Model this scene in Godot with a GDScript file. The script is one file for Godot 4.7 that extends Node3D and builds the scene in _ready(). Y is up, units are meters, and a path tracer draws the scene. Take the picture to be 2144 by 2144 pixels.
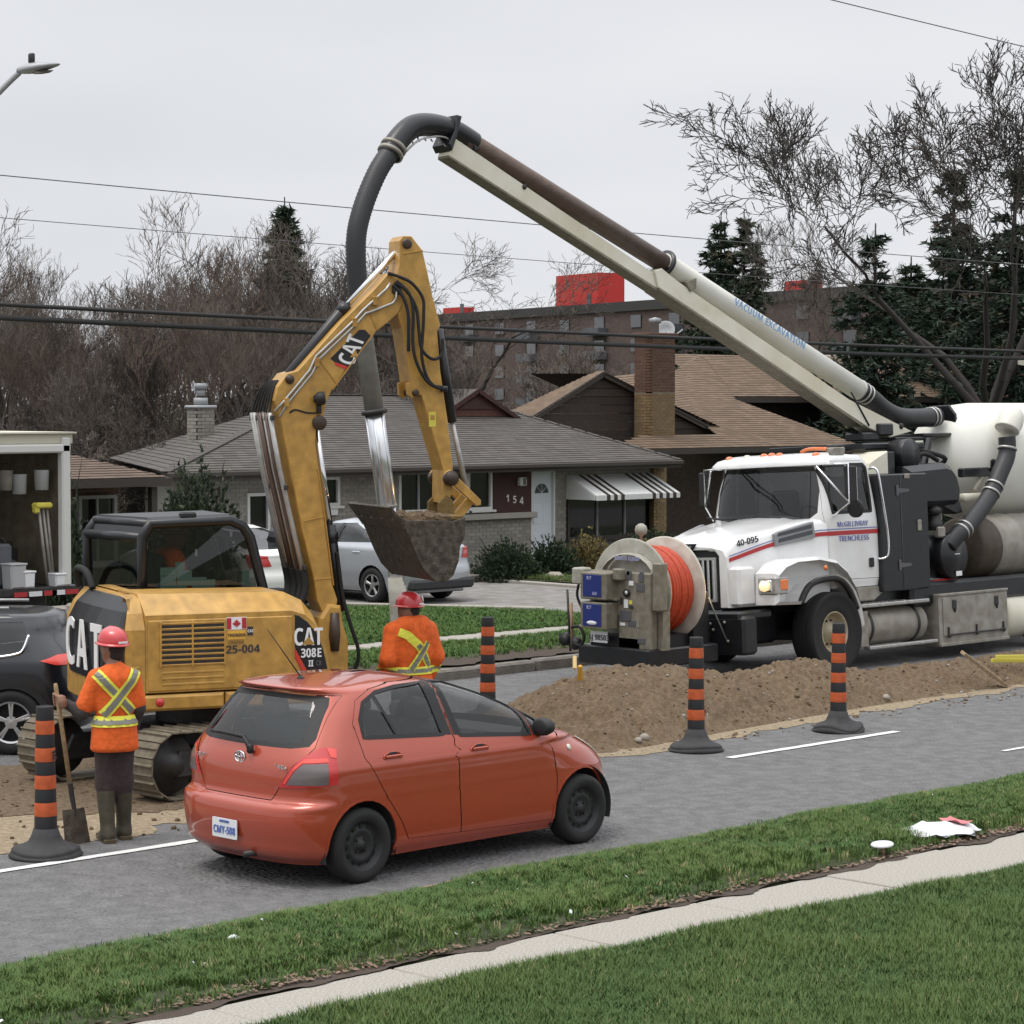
extends Node3D

# World axes: x runs along the road to the right and away, z runs from the houses towards the camera, y is up.
var rng := RandomNumberGenerator.new()
var used := {}
var M := {}
var tex := {}

func V3(x: float, y: float, z: float) -> Vector3:
	return Vector3(x, y, z)

func W(u: float, v: float, h := 0.0) -> Vector3:
	return V3(u, h, -v)

func V2A(a: Array) -> PackedVector2Array:
	var r := PackedVector2Array()
	for i in range(0, a.size(), 2):
		r.append(Vector2(a[i], a[i + 1]))
	return r

# ---- materials
func lin(r: float, g: float, b: float) -> Color:
	return Color(r, g, b).linear_to_srgb()

func noise(freq: float, lo: Color, hi: Color, seed_ := 1, oct := 4, size := 256, mid := 0.5, spread := 0.5, kind := FastNoiseLite.TYPE_SIMPLEX_SMOOTH) -> NoiseTexture2D:
	var n := FastNoiseLite.new()
	n.seed = seed_; n.frequency = freq; n.fractal_octaves = oct; n.noise_type = kind
	var t := NoiseTexture2D.new()
	t.width = size; t.height = size; t.seamless = true; t.noise = n
	var g := Gradient.new()
	g.offsets = PackedFloat32Array([maxf(0.0, mid - spread), minf(1.0, mid + spread)])
	g.colors = PackedColorArray([lo, hi])
	t.color_ramp = g
	return t

func bump(freq: float, seed_: int, strength := 4.0, size := 256, oct := 4) -> NoiseTexture2D:
	var n := FastNoiseLite.new()
	n.seed = seed_; n.frequency = freq; n.fractal_octaves = oct
	var t := NoiseTexture2D.new()
	t.width = size; t.height = size; t.seamless = true; t.noise = n
	t.as_normal_map = true; t.bump_strength = strength
	return t

func mat(name_: String, col: Color, rough := 0.6, metal := 0.0, t: Texture2D = null, scale := 1.0, nrm: Texture2D = null, nscale := 0.5, world := true) -> StandardMaterial3D:
	var m := StandardMaterial3D.new()
	m.resource_name = name_
	m.albedo_color = col; m.roughness = rough; m.metallic = metal
	if t:
		m.albedo_texture = t
	if nrm:
		m.normal_enabled = true; m.normal_texture = nrm; m.normal_scale = nscale
	if t or nrm:
		m.uv1_triplanar = true; m.uv1_world_triplanar = world
		m.uv1_scale = Vector3.ONE * scale
	M[name_] = m
	return m

func make_materials() -> void:
	var g9 := Color(0.86, 0.86, 0.86)
	var w := Color(1, 1, 1)
	tex.fine = noise(0.09, Color(0.72, 0.72, 0.73), w, 3, 5, 512)
	tex.soft = noise(0.02, Color(0.80, 0.79, 0.77), w, 5, 4)
	tex.dirt = noise(0.008, Color(0.80, 0.77, 0.73), w, 8, 7, 512, 0.5, 0.5)
	tex.rust = noise(0.03, Color(0.42, 0.24, 0.13), Color(0.85, 0.85, 0.87), 9, 5, 256, 0.42, 0.18)
	tex.streak = noise(0.03, Color(0.72, 0.71, 0.70), w, 12, 3, 256, 0.4, 0.3)
	tex.patch = noise(0.012, Color(0.83, 0.83, 0.82), w, 15, 5, 512)
	var nf := bump(0.12, 21, 5.0)
	var nc := bump(0.03, 22, 6.0)
	mat("asphalt", lin(0.235, 0.232, 0.232), 0.93, 0.0, noise(0.016, Color(0.80, 0.80, 0.80), w, 31, 7, 1024), 0.22, bump(0.3, 33, 6.0), 0.5)
	M.asphalt.detail_enabled = true
	M.asphalt.detail_albedo = noise(0.35, Color(0.74, 0.74, 0.74), w, 30, 2, 512)
	M.asphalt.detail_blend_mode = BaseMaterial3D.BLEND_MODE_MUL
	M.asphalt.detail_mask = noise(0.5, w, w, 1, 1, 8)
	M.asphalt.uv2_scale = Vector3.ONE * 1.7
	M.asphalt.uv2_triplanar = true; M.asphalt.uv2_world_triplanar = true
	mat("drive", lin(0.25, 0.245, 0.24), 0.95, 0.0, tex.dirt, 0.5, nf, 0.4)
	mat("concrete", lin(0.46, 0.43, 0.37), 0.9, 0.0, tex.fine, 0.9, nf, 0.25)
	mat("kerb", lin(0.21, 0.20, 0.18), 0.9, 0.0, tex.dirt, 0.8, nf, 0.4)
	mat("paint_line", lin(0.72, 0.72, 0.70), 0.7, 0.0, noise(0.2, Color(0.55, 0.55, 0.55), w, 41, 4, 256, 0.3, 0.1), 2.0)
	mat("soil", lin(0.205, 0.150, 0.092), 0.97, 0.0, noise(0.03, Color(0.62, 0.58, 0.54), w, 43, 6, 512), 0.8, bump(0.09, 44, 8.0, 512), 0.8)
	mat("sandy", lin(0.37, 0.30, 0.20), 0.97, 0.0, noise(0.03, Color(0.7, 0.68, 0.66), w, 46, 6, 512), 0.8, nf, 0.6)
	mat("stone", lin(0.42, 0.38, 0.32), 0.9, 0.0, tex.fine, 3.0, nf, 0.4)
	mat("turf", lin(0.055, 0.07, 0.028), 0.98, 0.0, noise(0.05, Color(0.6, 0.6, 0.5), w, 47, 5, 512), 0.6)
	mat("mulch", lin(0.14, 0.105, 0.08), 0.98, 0.0, noise(0.2, Color(0.4, 0.38, 0.36), w, 48, 4, 512), 1.2, nf, 0.9)
	var gm := mat("grass", Color(1, 1, 1), 0.75)
	gm.vertex_color_use_as_albedo = true
	gm.backlight_enabled = true; gm.backlight = Color(0.10, 0.16, 0.03)
	# vehicles
	var rp := mat("red_paint", lin(0.40, 0.062, 0.028), 0.3, 0.2)
	rp.clearcoat_enabled = true; rp.clearcoat = 1.0; rp.clearcoat_roughness = 0.06
	var cy := mat("machine_yellow", lin(0.56, 0.315, 0.062), 0.5, 0.0, tex.soft, 1.1, null, 0.5, false)
	cy.clearcoat_enabled = true; cy.clearcoat = 0.35; cy.clearcoat_roughness = 0.3
	mat("machine_yellow_dirty", lin(0.50, 0.285, 0.065), 0.62, 0.0, tex.dirt, 1.6, nf, 0.12, false)
	var wp := mat("truck_white", lin(0.80, 0.81, 0.82), 0.32, 0.0, tex.soft, 0.35, null, 0.5, false)
	M.truck_white.albedo_texture = noise(0.02, Color(0.93, 0.92, 0.9), w, 61, 4)
	wp.clearcoat_enabled = true; wp.clearcoat = 0.8; wp.clearcoat_roughness = 0.08
	mat("boom_cream", lin(0.72, 0.70, 0.60), 0.45, 0.0, noise(0.006, Color(0.9, 0.88, 0.83), w, 62, 5, 256), 0.5, null, 0.5, false)
	mat("black_paint", lin(0.014, 0.015, 0.018), 0.34, 0.0, tex.soft, 1.0)
	mat("black_gloss", lin(0.012, 0.013, 0.016), 0.12)
	M.black_gloss.clearcoat_enabled = true; M.black_gloss.clearcoat_roughness = 0.04
	mat("suv_paint", lin(0.006, 0.007, 0.011), 0.3, 0.0)
	M.suv_paint.clearcoat_enabled = true; M.suv_paint.clearcoat = 0.5; M.suv_paint.clearcoat_roughness = 0.1
	mat("plastic_black", lin(0.022, 0.022, 0.023), 0.62, 0.0, tex.fine, 4.0, nf, 0.12, false)
	mat("rubber", lin(0.022, 0.022, 0.022), 0.85, 0.0, tex.fine, 3.0, nf, 0.2, false)
	mat("rubber_dusty", lin(0.05, 0.048, 0.045), 0.92, 0.0, tex.dirt, 3.0, nf, 0.3, false)
	mat("hose_rubber", lin(0.028, 0.029, 0.032), 0.5, 0.0, tex.fine, 2.0, nf, 0.2, false)
	mat("dark_steel", lin(0.05, 0.05, 0.052), 0.5, 0.4, tex.dirt, 2.0, nf, 0.1, false)
	mat("bucket_steel", lin(0.135, 0.118, 0.095), 0.62, 0.25, noise(0.02, Color(0.5, 0.46, 0.4), w, 66, 6, 512), 1.0, nf, 0.2, false)
	mat("steel", lin(0.52, 0.52, 0.51), 0.4, 0.6, tex.soft, 1.5, null, 0.5, false)
	mat("bright_alu", lin(0.72, 0.73, 0.75), 0.24, 0.9)
	mat("dull_alu", lin(0.36, 0.35, 0.315), 0.55, 0.35, tex.dirt, 0.9, null, 0.5, false)
	mat("chrome", lin(0.8, 0.8, 0.82), 0.12, 1.0)
	mat("rust_pipe", lin(0.15, 0.105, 0.085), 0.4, 0.35, tex.soft, 0.9, nf, 0.15, false)
	mat("tube_grey", lin(0.25, 0.25, 0.23), 0.7, 0.1, tex.dirt, 1.4, nf, 0.1, false)
	mat("reel_grey", lin(0.43, 0.43, 0.38), 0.6, 0.0, tex.dirt, 1.0, null, 0.5, false)
	mat("panel_tan", lin(0.25, 0.235, 0.185), 0.6, 0.15, tex.dirt, 1.5, null, 0.5, false)
	mat("white_flange", lin(0.68, 0.66, 0.6), 0.55, 0.0, tex.dirt, 0.8, null, 0.5, false)
	mat("orange_hose", lin(0.60, 0.072, 0.022), 0.5, 0.0, tex.soft, 3.0, null, 0.5, false)
	mat("tank_white", lin(0.76, 0.76, 0.72), 0.4, 0.0, noise(0.006, Color(0.9, 0.89, 0.85), w, 68, 4), 0.6, null, 0.5, false)
	mat("track_steel", lin(0.20, 0.175, 0.13), 0.85, 0.1, tex.dirt, 2.0, nf, 0.4, false)
	mat("silver_paint", lin(0.42, 0.44, 0.47), 0.3, 0.5)
	M.silver_paint.clearcoat_enabled = true
	mat("white_paint", lin(0.72, 0.72, 0.68), 0.35)
	M.white_paint.clearcoat_enabled = true
	glass("auto_glass", Color(0.10, 0.13, 0.125, 0.42))
	glass("tint_glass", Color(0.02, 0.025, 0.024, 0.86))
	glass("cab_glass", Color(0.02, 0.035, 0.03, 0.62))
	glass("truck_glass", Color(0.022, 0.04, 0.036, 0.72))
	glass("house_glass", Color(0.03, 0.035, 0.035, 0.7))
	mat("lamp_red", lin(0.50, 0.012, 0.012), 0.12); M.lamp_red.clearcoat_enabled = true
	mat("lamp_red_bright", lin(0.75, 0.05, 0.03), 0.15); M.lamp_red_bright.clearcoat_enabled = true
	mat("lamp_smoke", lin(0.13, 0.105, 0.105), 0.12, 0.2); M.lamp_smoke.clearcoat_enabled = true
	mat("lamp_clear", lin(0.62, 0.60, 0.50), 0.12); M.lamp_clear.clearcoat_enabled = true
	mat("lamp_amber", lin(0.80, 0.19, 0.03), 0.2); M.lamp_amber.clearcoat_enabled = true
	var hl := mat("lamp_lit", lin(0.8, 0.75, 0.6), 0.2)
	hl.emission_enabled = true; hl.emission = Color(1.0, 0.86, 0.62); hl.emission_energy_multiplier = 0.9
	mat("wheel_black", lin(0.03, 0.03, 0.032), 0.55, 0.2, tex.fine, 4.0, null, 0.5, false)
	mat("wheel_alloy", lin(0.5, 0.5, 0.5), 0.3, 0.8)
	mat("wheel_cream", lin(0.45, 0.40, 0.29), 0.6, 0.0, tex.dirt, 2.0, null, 0.5, false)
	mat("seat_grey", lin(0.10, 0.105, 0.115), 0.9)
	mat("interior_dark", lin(0.035, 0.036, 0.038), 0.9)
	mat("trim_light", lin(0.30, 0.31, 0.30), 0.8)
	mat("plate_white", lin(0.72, 0.73, 0.74), 0.5)
	mat("print_blue", lin(0.10, 0.16, 0.42), 0.5)
	mat("print_purple", lin(0.16, 0.19, 0.42), 0.5)
	mat("print_black", lin(0.03, 0.03, 0.035), 0.6)
	mat("print_white", lin(0.78, 0.78, 0.77), 0.5)
	mat("print_red", lin(0.42, 0.03, 0.035), 0.5)
	mat("print_yellow", lin(0.62, 0.55, 0.08), 0.6)
	mat("sticker_blue", lin(0.018, 0.03, 0.16), 0.35)
	mat("sticker_grey", lin(0.09, 0.09, 0.10), 0.5)
	mat("teal_sheet", lin(0.26, 0.50, 0.40), 0.5)
	# bollards
	mat("bollard_orange", lin(0.60, 0.115, 0.03), 0.6, 0.0, tex.soft, 2.2, null, 0.5, false)
	mat("bollard_black", lin(0.022, 0.023, 0.026), 0.6, 0.0, tex.fine, 3.0, null, 0.5, false)
	mat("bollard_base", lin(0.045, 0.046, 0.05), 0.8, 0.0, tex.dirt, 2.5, nf, 0.3, false)
	# people
	mat("hivis_orange", lin(0.92, 0.155, 0.022), 0.85, 0.0, tex.soft, 3.0, bump(0.02, 71, 6.0), 0.5, false)
	mat("hivis_yellow", lin(0.80, 0.80, 0.09), 0.75)
	mat("reflect_grey", lin(0.20, 0.20, 0.17), 0.5)
	mat("skin", lin(0.24, 0.13, 0.085), 0.6)
	mat("hair", lin(0.02, 0.016, 0.013), 0.8)
	mat("glove", lin(0.10, 0.085, 0.07), 0.9, 0.0, tex.dirt, 6.0, null, 0.5, false)
	mat("sleeve_dark", lin(0.055, 0.05, 0.048), 0.9, 0.0, tex.soft, 6.0, null, 0.5, false)
	mat("trouser", lin(0.066, 0.05, 0.052), 0.95, 0.0, tex.dirt, 3.0, bump(0.03, 72, 6.0), 0.6, false)
	mat("rubber_boot", lin(0.075, 0.07, 0.045), 0.7, 0.0, tex.dirt, 3.0, null, 0.5, false)
	mat("boot_toe", lin(0.13, 0.10, 0.055), 0.8, 0.0, tex.dirt, 5.0, null, 0.5, false)
	mat("helmet_red", lin(0.56, 0.028, 0.032), 0.35)
	M.helmet_red.clearcoat_enabled = true; M.helmet_red.clearcoat_roughness = 0.2
	mat("wood_handle", lin(0.36, 0.25, 0.13), 0.75, 0.0, tex.streak, 3.0, null, 0.5, false)
	mat("plank_wood", lin(0.36, 0.27, 0.17), 0.85, 0.0, tex.streak, 3.0, null, 0.5, false)
	# houses
	for i in 4:
		var s := [1.0, 0.86, 1.12, 0.94][i] as float
		mat("brick_buff%d" % i, lin(0.36 * s, 0.335 * s, 0.29 * s), 0.9, 0.0, tex.fine, 2.0)
		mat("brick_brown%d" % i, lin(0.30 * s, 0.20 * s, 0.095 * s), 0.9, 0.0, tex.fine, 2.0)
		mat("brick_red%d" % i, lin(0.17 * s, 0.088 * s, 0.055 * s), 0.9, 0.0, tex.fine, 2.0)
		mat("shingle_grey%d" % i, lin(0.128 * s, 0.115 * s, 0.102 * s), 0.95, 0.0, tex.fine, 1.7)
		mat("shingle_brown%d" % i, lin(0.215 * s, 0.150 * s, 0.098 * s), 0.95, 0.0, tex.fine, 1.7)
		mat("shingle_rust%d" % i, lin(0.165 * s, 0.118 * s, 0.085 * s), 0.95, 0.0, tex.fine, 1.7)
		mat("siding%d" % i, lin(0.043 * s, 0.028 * s, 0.022 * s), 0.7, 0.0, tex.soft, 1.5)
	mat("mortar", lin(0.30, 0.285, 0.25), 0.95, 0.0, tex.fine, 2.0)
	mat("roof_under", lin(0.075, 0.066, 0.056), 0.95)
	mat("fascia", lin(0.045, 0.036, 0.030), 0.6)
	mat("soffit", lin(0.12, 0.11, 0.10), 0.8)
	mat("maroon", lin(0.055, 0.016, 0.015), 0.7, 0.0, tex.soft, 1.0)
	mat("gablet_red", lin(0.115, 0.045, 0.035), 0.8, 0.0, tex.soft, 1.0)
	mat("trim_white", lin(0.60, 0.60, 0.57), 0.6)
	mat("door_white", lin(0.58, 0.63, 0.66), 0.4)
	mat("awning_white", lin(0.62, 0.62, 0.6), 0.5)
	mat("awning_dark", lin(0.035, 0.025, 0.02), 0.5)
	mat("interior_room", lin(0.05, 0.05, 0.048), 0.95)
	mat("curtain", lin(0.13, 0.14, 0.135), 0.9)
	mat("apt_brick", lin(0.12, 0.085, 0.075), 0.9, 0.0, tex.soft, 0.3)
	mat("apt_band", lin(0.045, 0.043, 0.042), 0.9)
	mat("apt_red", lin(0.50, 0.028, 0.02), 0.6)
	mat("apt_grey", lin(0.10, 0.105, 0.115), 0.8)
	mat("maroon_wall", lin(0.13, 0.036, 0.034), 0.85, 0.0, tex.soft, 0.5)
	mat("cream_band", lin(0.55, 0.53, 0.43), 0.8)
	# plants
	mat("bark", lin(0.088, 0.076, 0.066), 0.95, 0.0, tex.fine, 1.5)
	mat("bark_dark", lin(0.046, 0.040, 0.036), 0.95, 0.0, tex.fine, 1.5)
	mat("twig", lin(0.115, 0.094, 0.078), 0.95)
	mat("twig_dark", lin(0.045, 0.038, 0.033), 0.95)
	mat("twig_red", lin(0.115, 0.082, 0.062), 0.95)
	var nd := mat("needles", Color(1, 1, 1), 0.8)
	nd.vertex_color_use_as_albedo = true
	mat("cable", lin(0.02, 0.02, 0.02), 0.7)
	mat("wire_grey", lin(0.10, 0.10, 0.10), 0.6)
	mat("lamp_grey", lin(0.33, 0.34, 0.35), 0.5, 0.3)
	mat("plastic_bag", lin(0.68, 0.69, 0.72), 0.4)
	mat("box_wall", lin(0.19, 0.165, 0.12), 0.85, 0.0, tex.dirt, 1.0)
	mat("box_panel_red", lin(0.10, 0.042, 0.022), 0.85, 0.0, tex.dirt, 1.0)
	mat("bin_grey", lin(0.155, 0.135, 0.11), 0.85, 0.0, tex.dirt, 0.8)
	mat("bucket_plastic", lin(0.40, 0.41, 0.41), 0.6)

func glass(name_: String, c: Color) -> void:
	var m := StandardMaterial3D.new()
	m.resource_name = name_
	m.transparency = BaseMaterial3D.TRANSPARENCY_ALPHA
	m.albedo_color = c
	m.roughness = 0.03; m.metallic_specular = 0.6
	M[name_] = m

# ---- scene nodes
func numbered(n: String) -> String:
	if not used.has(n):
		used[n] = 0
		return n
	used[n] += 1
	return "%s_%03d" % [n, used[n]]

func thing(called: String, label: String, category: String, at := Vector3.ZERO, yaw := 0.0, group := "") -> Node3D:
	var o := Node3D.new()
	o.name = numbered(called)
	add_child(o)
	o.position = at
	o.rotation.y = yaw
	tag(o, label, category, group)
	return o

func tag(o: Node3D, label: String, category: String, group := "", kind := "") -> void:
	if label: o.set_meta("label", label)
	if category: o.set_meta("category", category)
	if group: o.set_meta("group", group)
	if kind: o.set_meta("kind", kind)

func put(called: String, st, material: Material, parent: Node = self, label := "") -> MeshInstance3D:
	var o := MeshInstance3D.new()
	o.name = numbered(called) if parent == self else called
	if st is SurfaceTool:
		st.generate_normals()
		o.mesh = st.commit()
	else:
		o.mesh = st
	o.material_override = material
	parent.add_child(o, true)
	if label: o.set_meta("label", label)
	return o

func struct(called: String, st, material: Material) -> MeshInstance3D:
	var o := put(called, st, material)
	o.set_meta("kind", "structure")
	return o

func letters(txt: String, height: float, material: Material, parent: Node, xf: Transform3D, stretch := 1.0, called := "lettering", bold := 700, font := "Droid Sans", depth := 0.006) -> MeshInstance3D:
	var t := TextMesh.new()
	var f := SystemFont.new()
	f.font_names = PackedStringArray([font]); f.font_weight = bold
	t.font = f; t.text = txt; t.font_size = 64; t.depth = depth / (height / 0.46)
	t.pixel_size = 0.01; t.curve_step = 2.0
	var o := MeshInstance3D.new()
	o.name = called; o.mesh = t; o.material_override = material
	parent.add_child(o, true)
	var k := height / 0.46
	o.transform = xf * Transform3D(Basis.from_scale(V3(k * stretch, k, k)), Vector3.ZERO)
	return o

# a frame whose x runs along ax, y along ay, with the origin at p
func fr(p: Vector3, ax: Vector3, ay: Vector3) -> Transform3D:
	var x := ax.normalized()
	var z := x.cross(ay).normalized()
	var y := z.cross(x)
	return Transform3D(Basis(x, y, z), p)

# ---- mesh helpers
func mb(smooth := false) -> SurfaceTool:
	var st := SurfaceTool.new()
	st.begin(Mesh.PRIMITIVE_TRIANGLES)
	st.set_smooth_group(0 if smooth else -1)
	return st

func tri(st: SurfaceTool, a: Vector3, b: Vector3, c: Vector3) -> void:
	st.add_vertex(a); st.add_vertex(b); st.add_vertex(c)

func quad(st: SurfaceTool, a: Vector3, b: Vector3, c: Vector3, d: Vector3) -> void:
	st.add_vertex(a); st.add_vertex(b); st.add_vertex(c)
	st.add_vertex(a); st.add_vertex(c); st.add_vertex(d)

func box(st: SurfaceTool, c: Vector3, s: Vector3, bev := 0.0, xf := Transform3D.IDENTITY) -> void:
	var h := s * 0.5
	if bev <= 0.0:
		var p := []
		for i in 8:
			p.append(xf * (c + V3(h.x if i & 1 else -h.x, h.y if i & 2 else -h.y, h.z if i & 4 else -h.z)))
		for f in [[0, 2, 3, 1], [4, 5, 7, 6], [0, 1, 5, 4], [2, 6, 7, 3], [0, 4, 6, 2], [1, 3, 7, 5]]:
			quad(st, p[f[0]], p[f[1]], p[f[2]], p[f[3]])
		return
	bev = minf(bev, minf(h.x, minf(h.y, h.z)) * 0.95)
	# rings of a chamfered box, lofted bottom to top
	var rings := []
	for k in 4:
		var y: float = [-h.y, -h.y + bev, h.y - bev, h.y][k]
		var inset: float = bev if k == 0 or k == 3 else 0.0
		var a := h.x - inset
		var b := h.z - inset
		var e := bev * (0.5 if inset > 0.0 else 1.0)
		var ring := []
		for q in [Vector2(a, -b + e), Vector2(a, b - e), Vector2(a - e, b), Vector2(-a + e, b), Vector2(-a, b - e), Vector2(-a, -b + e), Vector2(-a + e, -b), Vector2(a - e, -b)]:
			ring.append(xf * (c + V3(q.x, y, q.y)))
		rings.append(ring)
	loft(st, rings, true, true)

func loft(st: SurfaceTool, rings: Array, closed := true, caps := true) -> void:
	for i in rings.size() - 1:
		var a: Array = rings[i]
		var b: Array = rings[i + 1]
		var n := a.size()
		for j in (n if closed else n - 1):
			var k := (j + 1) % n
			quad(st, a[j], b[j], b[k], a[k])
	if caps:
		for e in [0, rings.size() - 1]:
			var r: Array = rings[e]
			var c := Vector3.ZERO
			for p in r: c += p
			c /= r.size()
			for j in r.size():
				if e == 0: tri(st, c, r[j], r[(j + 1) % r.size()])
				else: tri(st, c, r[(j + 1) % r.size()], r[j])

func tube(st: SurfaceTool, pts: Array, rad, n := 8, caps := true) -> void:
	var rings := []
	var up := Vector3.UP
	for i in pts.size():
		var d: Vector3
		if i == 0: d = pts[1] - pts[0]
		elif i == pts.size() - 1: d = pts[i] - pts[i - 1]
		else: d = (pts[i + 1] - pts[i]).normalized() + (pts[i] - pts[i - 1]).normalized()
		d = d.normalized()
		if i == 0 and absf(d.y) > 0.9: up = Vector3.RIGHT
		var sx := up.cross(d)
		if sx.length() < 0.05: sx = Vector3.FORWARD.cross(d)
		sx = sx.normalized()
		up = d.cross(sx).normalized()
		var r: float = rad[i] if rad is Array else rad
		var ring := []
		for j in n:
			var a := TAU * j / n
			ring.append(pts[i] + (sx * cos(a) + up * sin(a)) * r)
		rings.append(ring)
	loft(st, rings, true, caps)

func smooth_path(pts: Array, per := 8) -> Array:
	var c := Curve3D.new()
	for i in pts.size():
		var t := Vector3.ZERO
		if i > 0 and i < pts.size() - 1: t = (pts[i + 1] - pts[i - 1]) / 6.0
		c.add_point(pts[i], -t, t)
	var r := []
	for i in range((pts.size() - 1) * per + 1):
		r.append(c.samplef(float(i) / per))
	return r

func lathe(st: SurfaceTool, prof: Array, n := 24, xf := Transform3D.IDENTITY, caps := true) -> void:
	var rings := []
	for p in prof:
		var ring := []
		for j in n:
			var a := TAU * j / n
			ring.append(xf * V3(cos(a) * p[0], p[1], sin(a) * p[0]))
		rings.append(ring)
	loft(st, rings, true, caps)

# turns the lathe's y axis to the given direction
func along(p: Vector3, d: Vector3) -> Transform3D:
	var y := d.normalized()
	var x := Vector3.UP.cross(y)
	if x.length() < 0.01: x = Vector3.RIGHT
	x = x.normalized()
	return Transform3D(Basis(x, y, x.cross(y)), p)

func rod(st: SurfaceTool, a: Vector3, b: Vector3, r: float, n := 10) -> void:
	tube(st, [a, b], r, n)

# extrudes a 2d outline (x, y) from z = z0 to z1 in the frame xf, with chamfered rims
func extr(st: SurfaceTool, poly: PackedVector2Array, z0: float, z1: float, xf := Transform3D.IDENTITY, bev := 0.0) -> void:
	if Geometry2D.is_polygon_clockwise(poly): poly.reverse()
	var inner := poly
	if bev > 0.0:
		var n := poly.size()
		inner = PackedVector2Array()
		for i in n:
			var a := poly[(i + n - 1) % n]
			var b := poly[i]
			var c := poly[(i + 1) % n]
			var n1 := (b - a).normalized().orthogonal()
			var n2 := (c - b).normalized().orthogonal()
			var m := (n1 + n2).normalized()
			inner.append(b - m * bev / maxf(0.35, m.dot(n1)))
	var ids := Geometry2D.triangulate_polygon(inner)
	for e in [[z0, 1], [z1, 0]]:
		for i in range(0, ids.size(), 3):
			var q := [inner[ids[i]], inner[ids[i + 1]], inner[ids[i + 2]]]
			if e[1]: q.reverse()
			for k in q: st.add_vertex(xf * V3(k.x, k.y, e[0]))
	var rows := []
	for e in ([[inner, z0], [poly, z0 + signf(z1 - z0) * bev], [poly, z1 - signf(z1 - z0) * bev], [inner, z1]] if bev > 0.0 else [[poly, z0], [poly, z1]]):
		var ring := []
		for q in e[0]: ring.append(xf * V3(q.x, q.y, e[1]))
		rows.append(ring)
	loft(st, rows, true, false)

func rrect(x0: float, y0: float, x1: float, y1: float, r: float, k := 4) -> PackedVector2Array:
	var o := PackedVector2Array()
	for q in [[x1 - r, y1 - r, 0.0], [x0 + r, y1 - r, 90.0], [x0 + r, y0 + r, 180.0], [x1 - r, y0 + r, 270.0]]:
		for i in k + 1:
			var a := deg_to_rad(q[2] + 90.0 * i / k)
			o.append(Vector2(q[0] + cos(a) * r, q[1] + sin(a) * r))
	return o

# a thin framed outline: the ring between a polygon and its inset
func ring_frame(st: SurfaceTool, poly: PackedVector2Array, wid: float, z0: float, z1: float, xf := Transform3D.IDENTITY) -> void:
	var ins := Geometry2D.offset_polygon(poly, -wid, Geometry2D.JOIN_MITER)
	if ins.is_empty(): return
	var n := poly.size()
	for i in n:
		var a := poly[i]
		var b := poly[(i + 1) % n]
		var na := nearest(ins[0], a)
		var nb := nearest(ins[0], b)
		for z in [z0, z1]:
			quad(st, xf * V3(a.x, a.y, z), xf * V3(b.x, b.y, z), xf * V3(nb.x, nb.y, z), xf * V3(na.x, na.y, z))
		quad(st, xf * V3(a.x, a.y, z0), xf * V3(b.x, b.y, z0), xf * V3(b.x, b.y, z1), xf * V3(a.x, a.y, z1))
		quad(st, xf * V3(na.x, na.y, z0), xf * V3(nb.x, nb.y, z0), xf * V3(nb.x, nb.y, z1), xf * V3(na.x, na.y, z1))

func nearest(p: PackedVector2Array, q: Vector2) -> Vector2:
	var best := p[0]
	for k in p:
		if k.distance_squared_to(q) < best.distance_squared_to(q): best = k
	return best

func interp(ks: Array, vs: Array, x: float) -> float:
	if x <= ks[0]: return vs[0]
	for i in ks.size() - 1:
		if x <= ks[i + 1]:
			var t: float = (x - ks[i]) / (ks[i + 1] - ks[i])
			var n := ks.size()
			var p0: float = vs[maxi(i - 1, 0)]
			var p3: float = vs[mini(i + 2, n - 1)]
			var d1: float = (vs[i + 1] - p0) / (ks[i + 1] - ks[maxi(i - 1, 0)]) * (ks[i + 1] - ks[i])
			var d2: float = (p3 - vs[i]) / (ks[mini(i + 2, n - 1)] - ks[i]) * (ks[i + 1] - ks[i])
			var t2 := t * t
			var t3 := t2 * t
			return (2 * t3 - 3 * t2 + 1) * vs[i] + (t3 - 2 * t2 + t) * d1 + (-2 * t3 + 3 * t2) * vs[i + 1] + (t3 - t2) * d2
	return vs[-1]

# ---- camera, sky, light
func setup_view() -> void:
	var cam := Camera3D.new()
	cam.name = "camera"
	cam.fov = 23.21
	cam.far = 3000.0
	add_child(cam)
	cam.position = V3(0, 3.7, 0)
	cam.rotation = V3(deg_to_rad(-2.512), deg_to_rad(-45.0), 0)
	cam.current = true
	var env := Environment.new()
	env.background_mode = Environment.BG_SKY
	var sky := Sky.new()
	var pm := PanoramaSkyMaterial.new()
	pm.panorama = ImageTexture.create_from_image(sky_image())
	sky.sky_material = pm
	env.sky = sky
	env.tonemap_mode = Environment.TONE_MAPPER_LINEAR
	env.tonemap_exposure = 1.0
	env.sdfgi_enabled = true; env.ssao_enabled = true; env.ssil_enabled = true
	env.fog_enabled = false
	env.fog_density = 0.0006
	env.fog_light_color = Color(0.86, 0.88, 0.92)
	var we := WorldEnvironment.new()
	we.name = "world_environment"
	we.environment = env
	add_child(we)
	var sun := DirectionalLight3D.new()
	sun.name = "sun"
	sun.light_energy = 0.5
	sun.light_color = Color(1.0, 0.97, 0.93)
	sun.light_angular_distance = 25.0
	sun.shadow_enabled = true
	add_child(sun)
	# high, from the left and a little in front of the camera's far side
	sun.look_at_from_position(Vector3.ZERO, V3(0.35, -1.0, 0.10))

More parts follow.
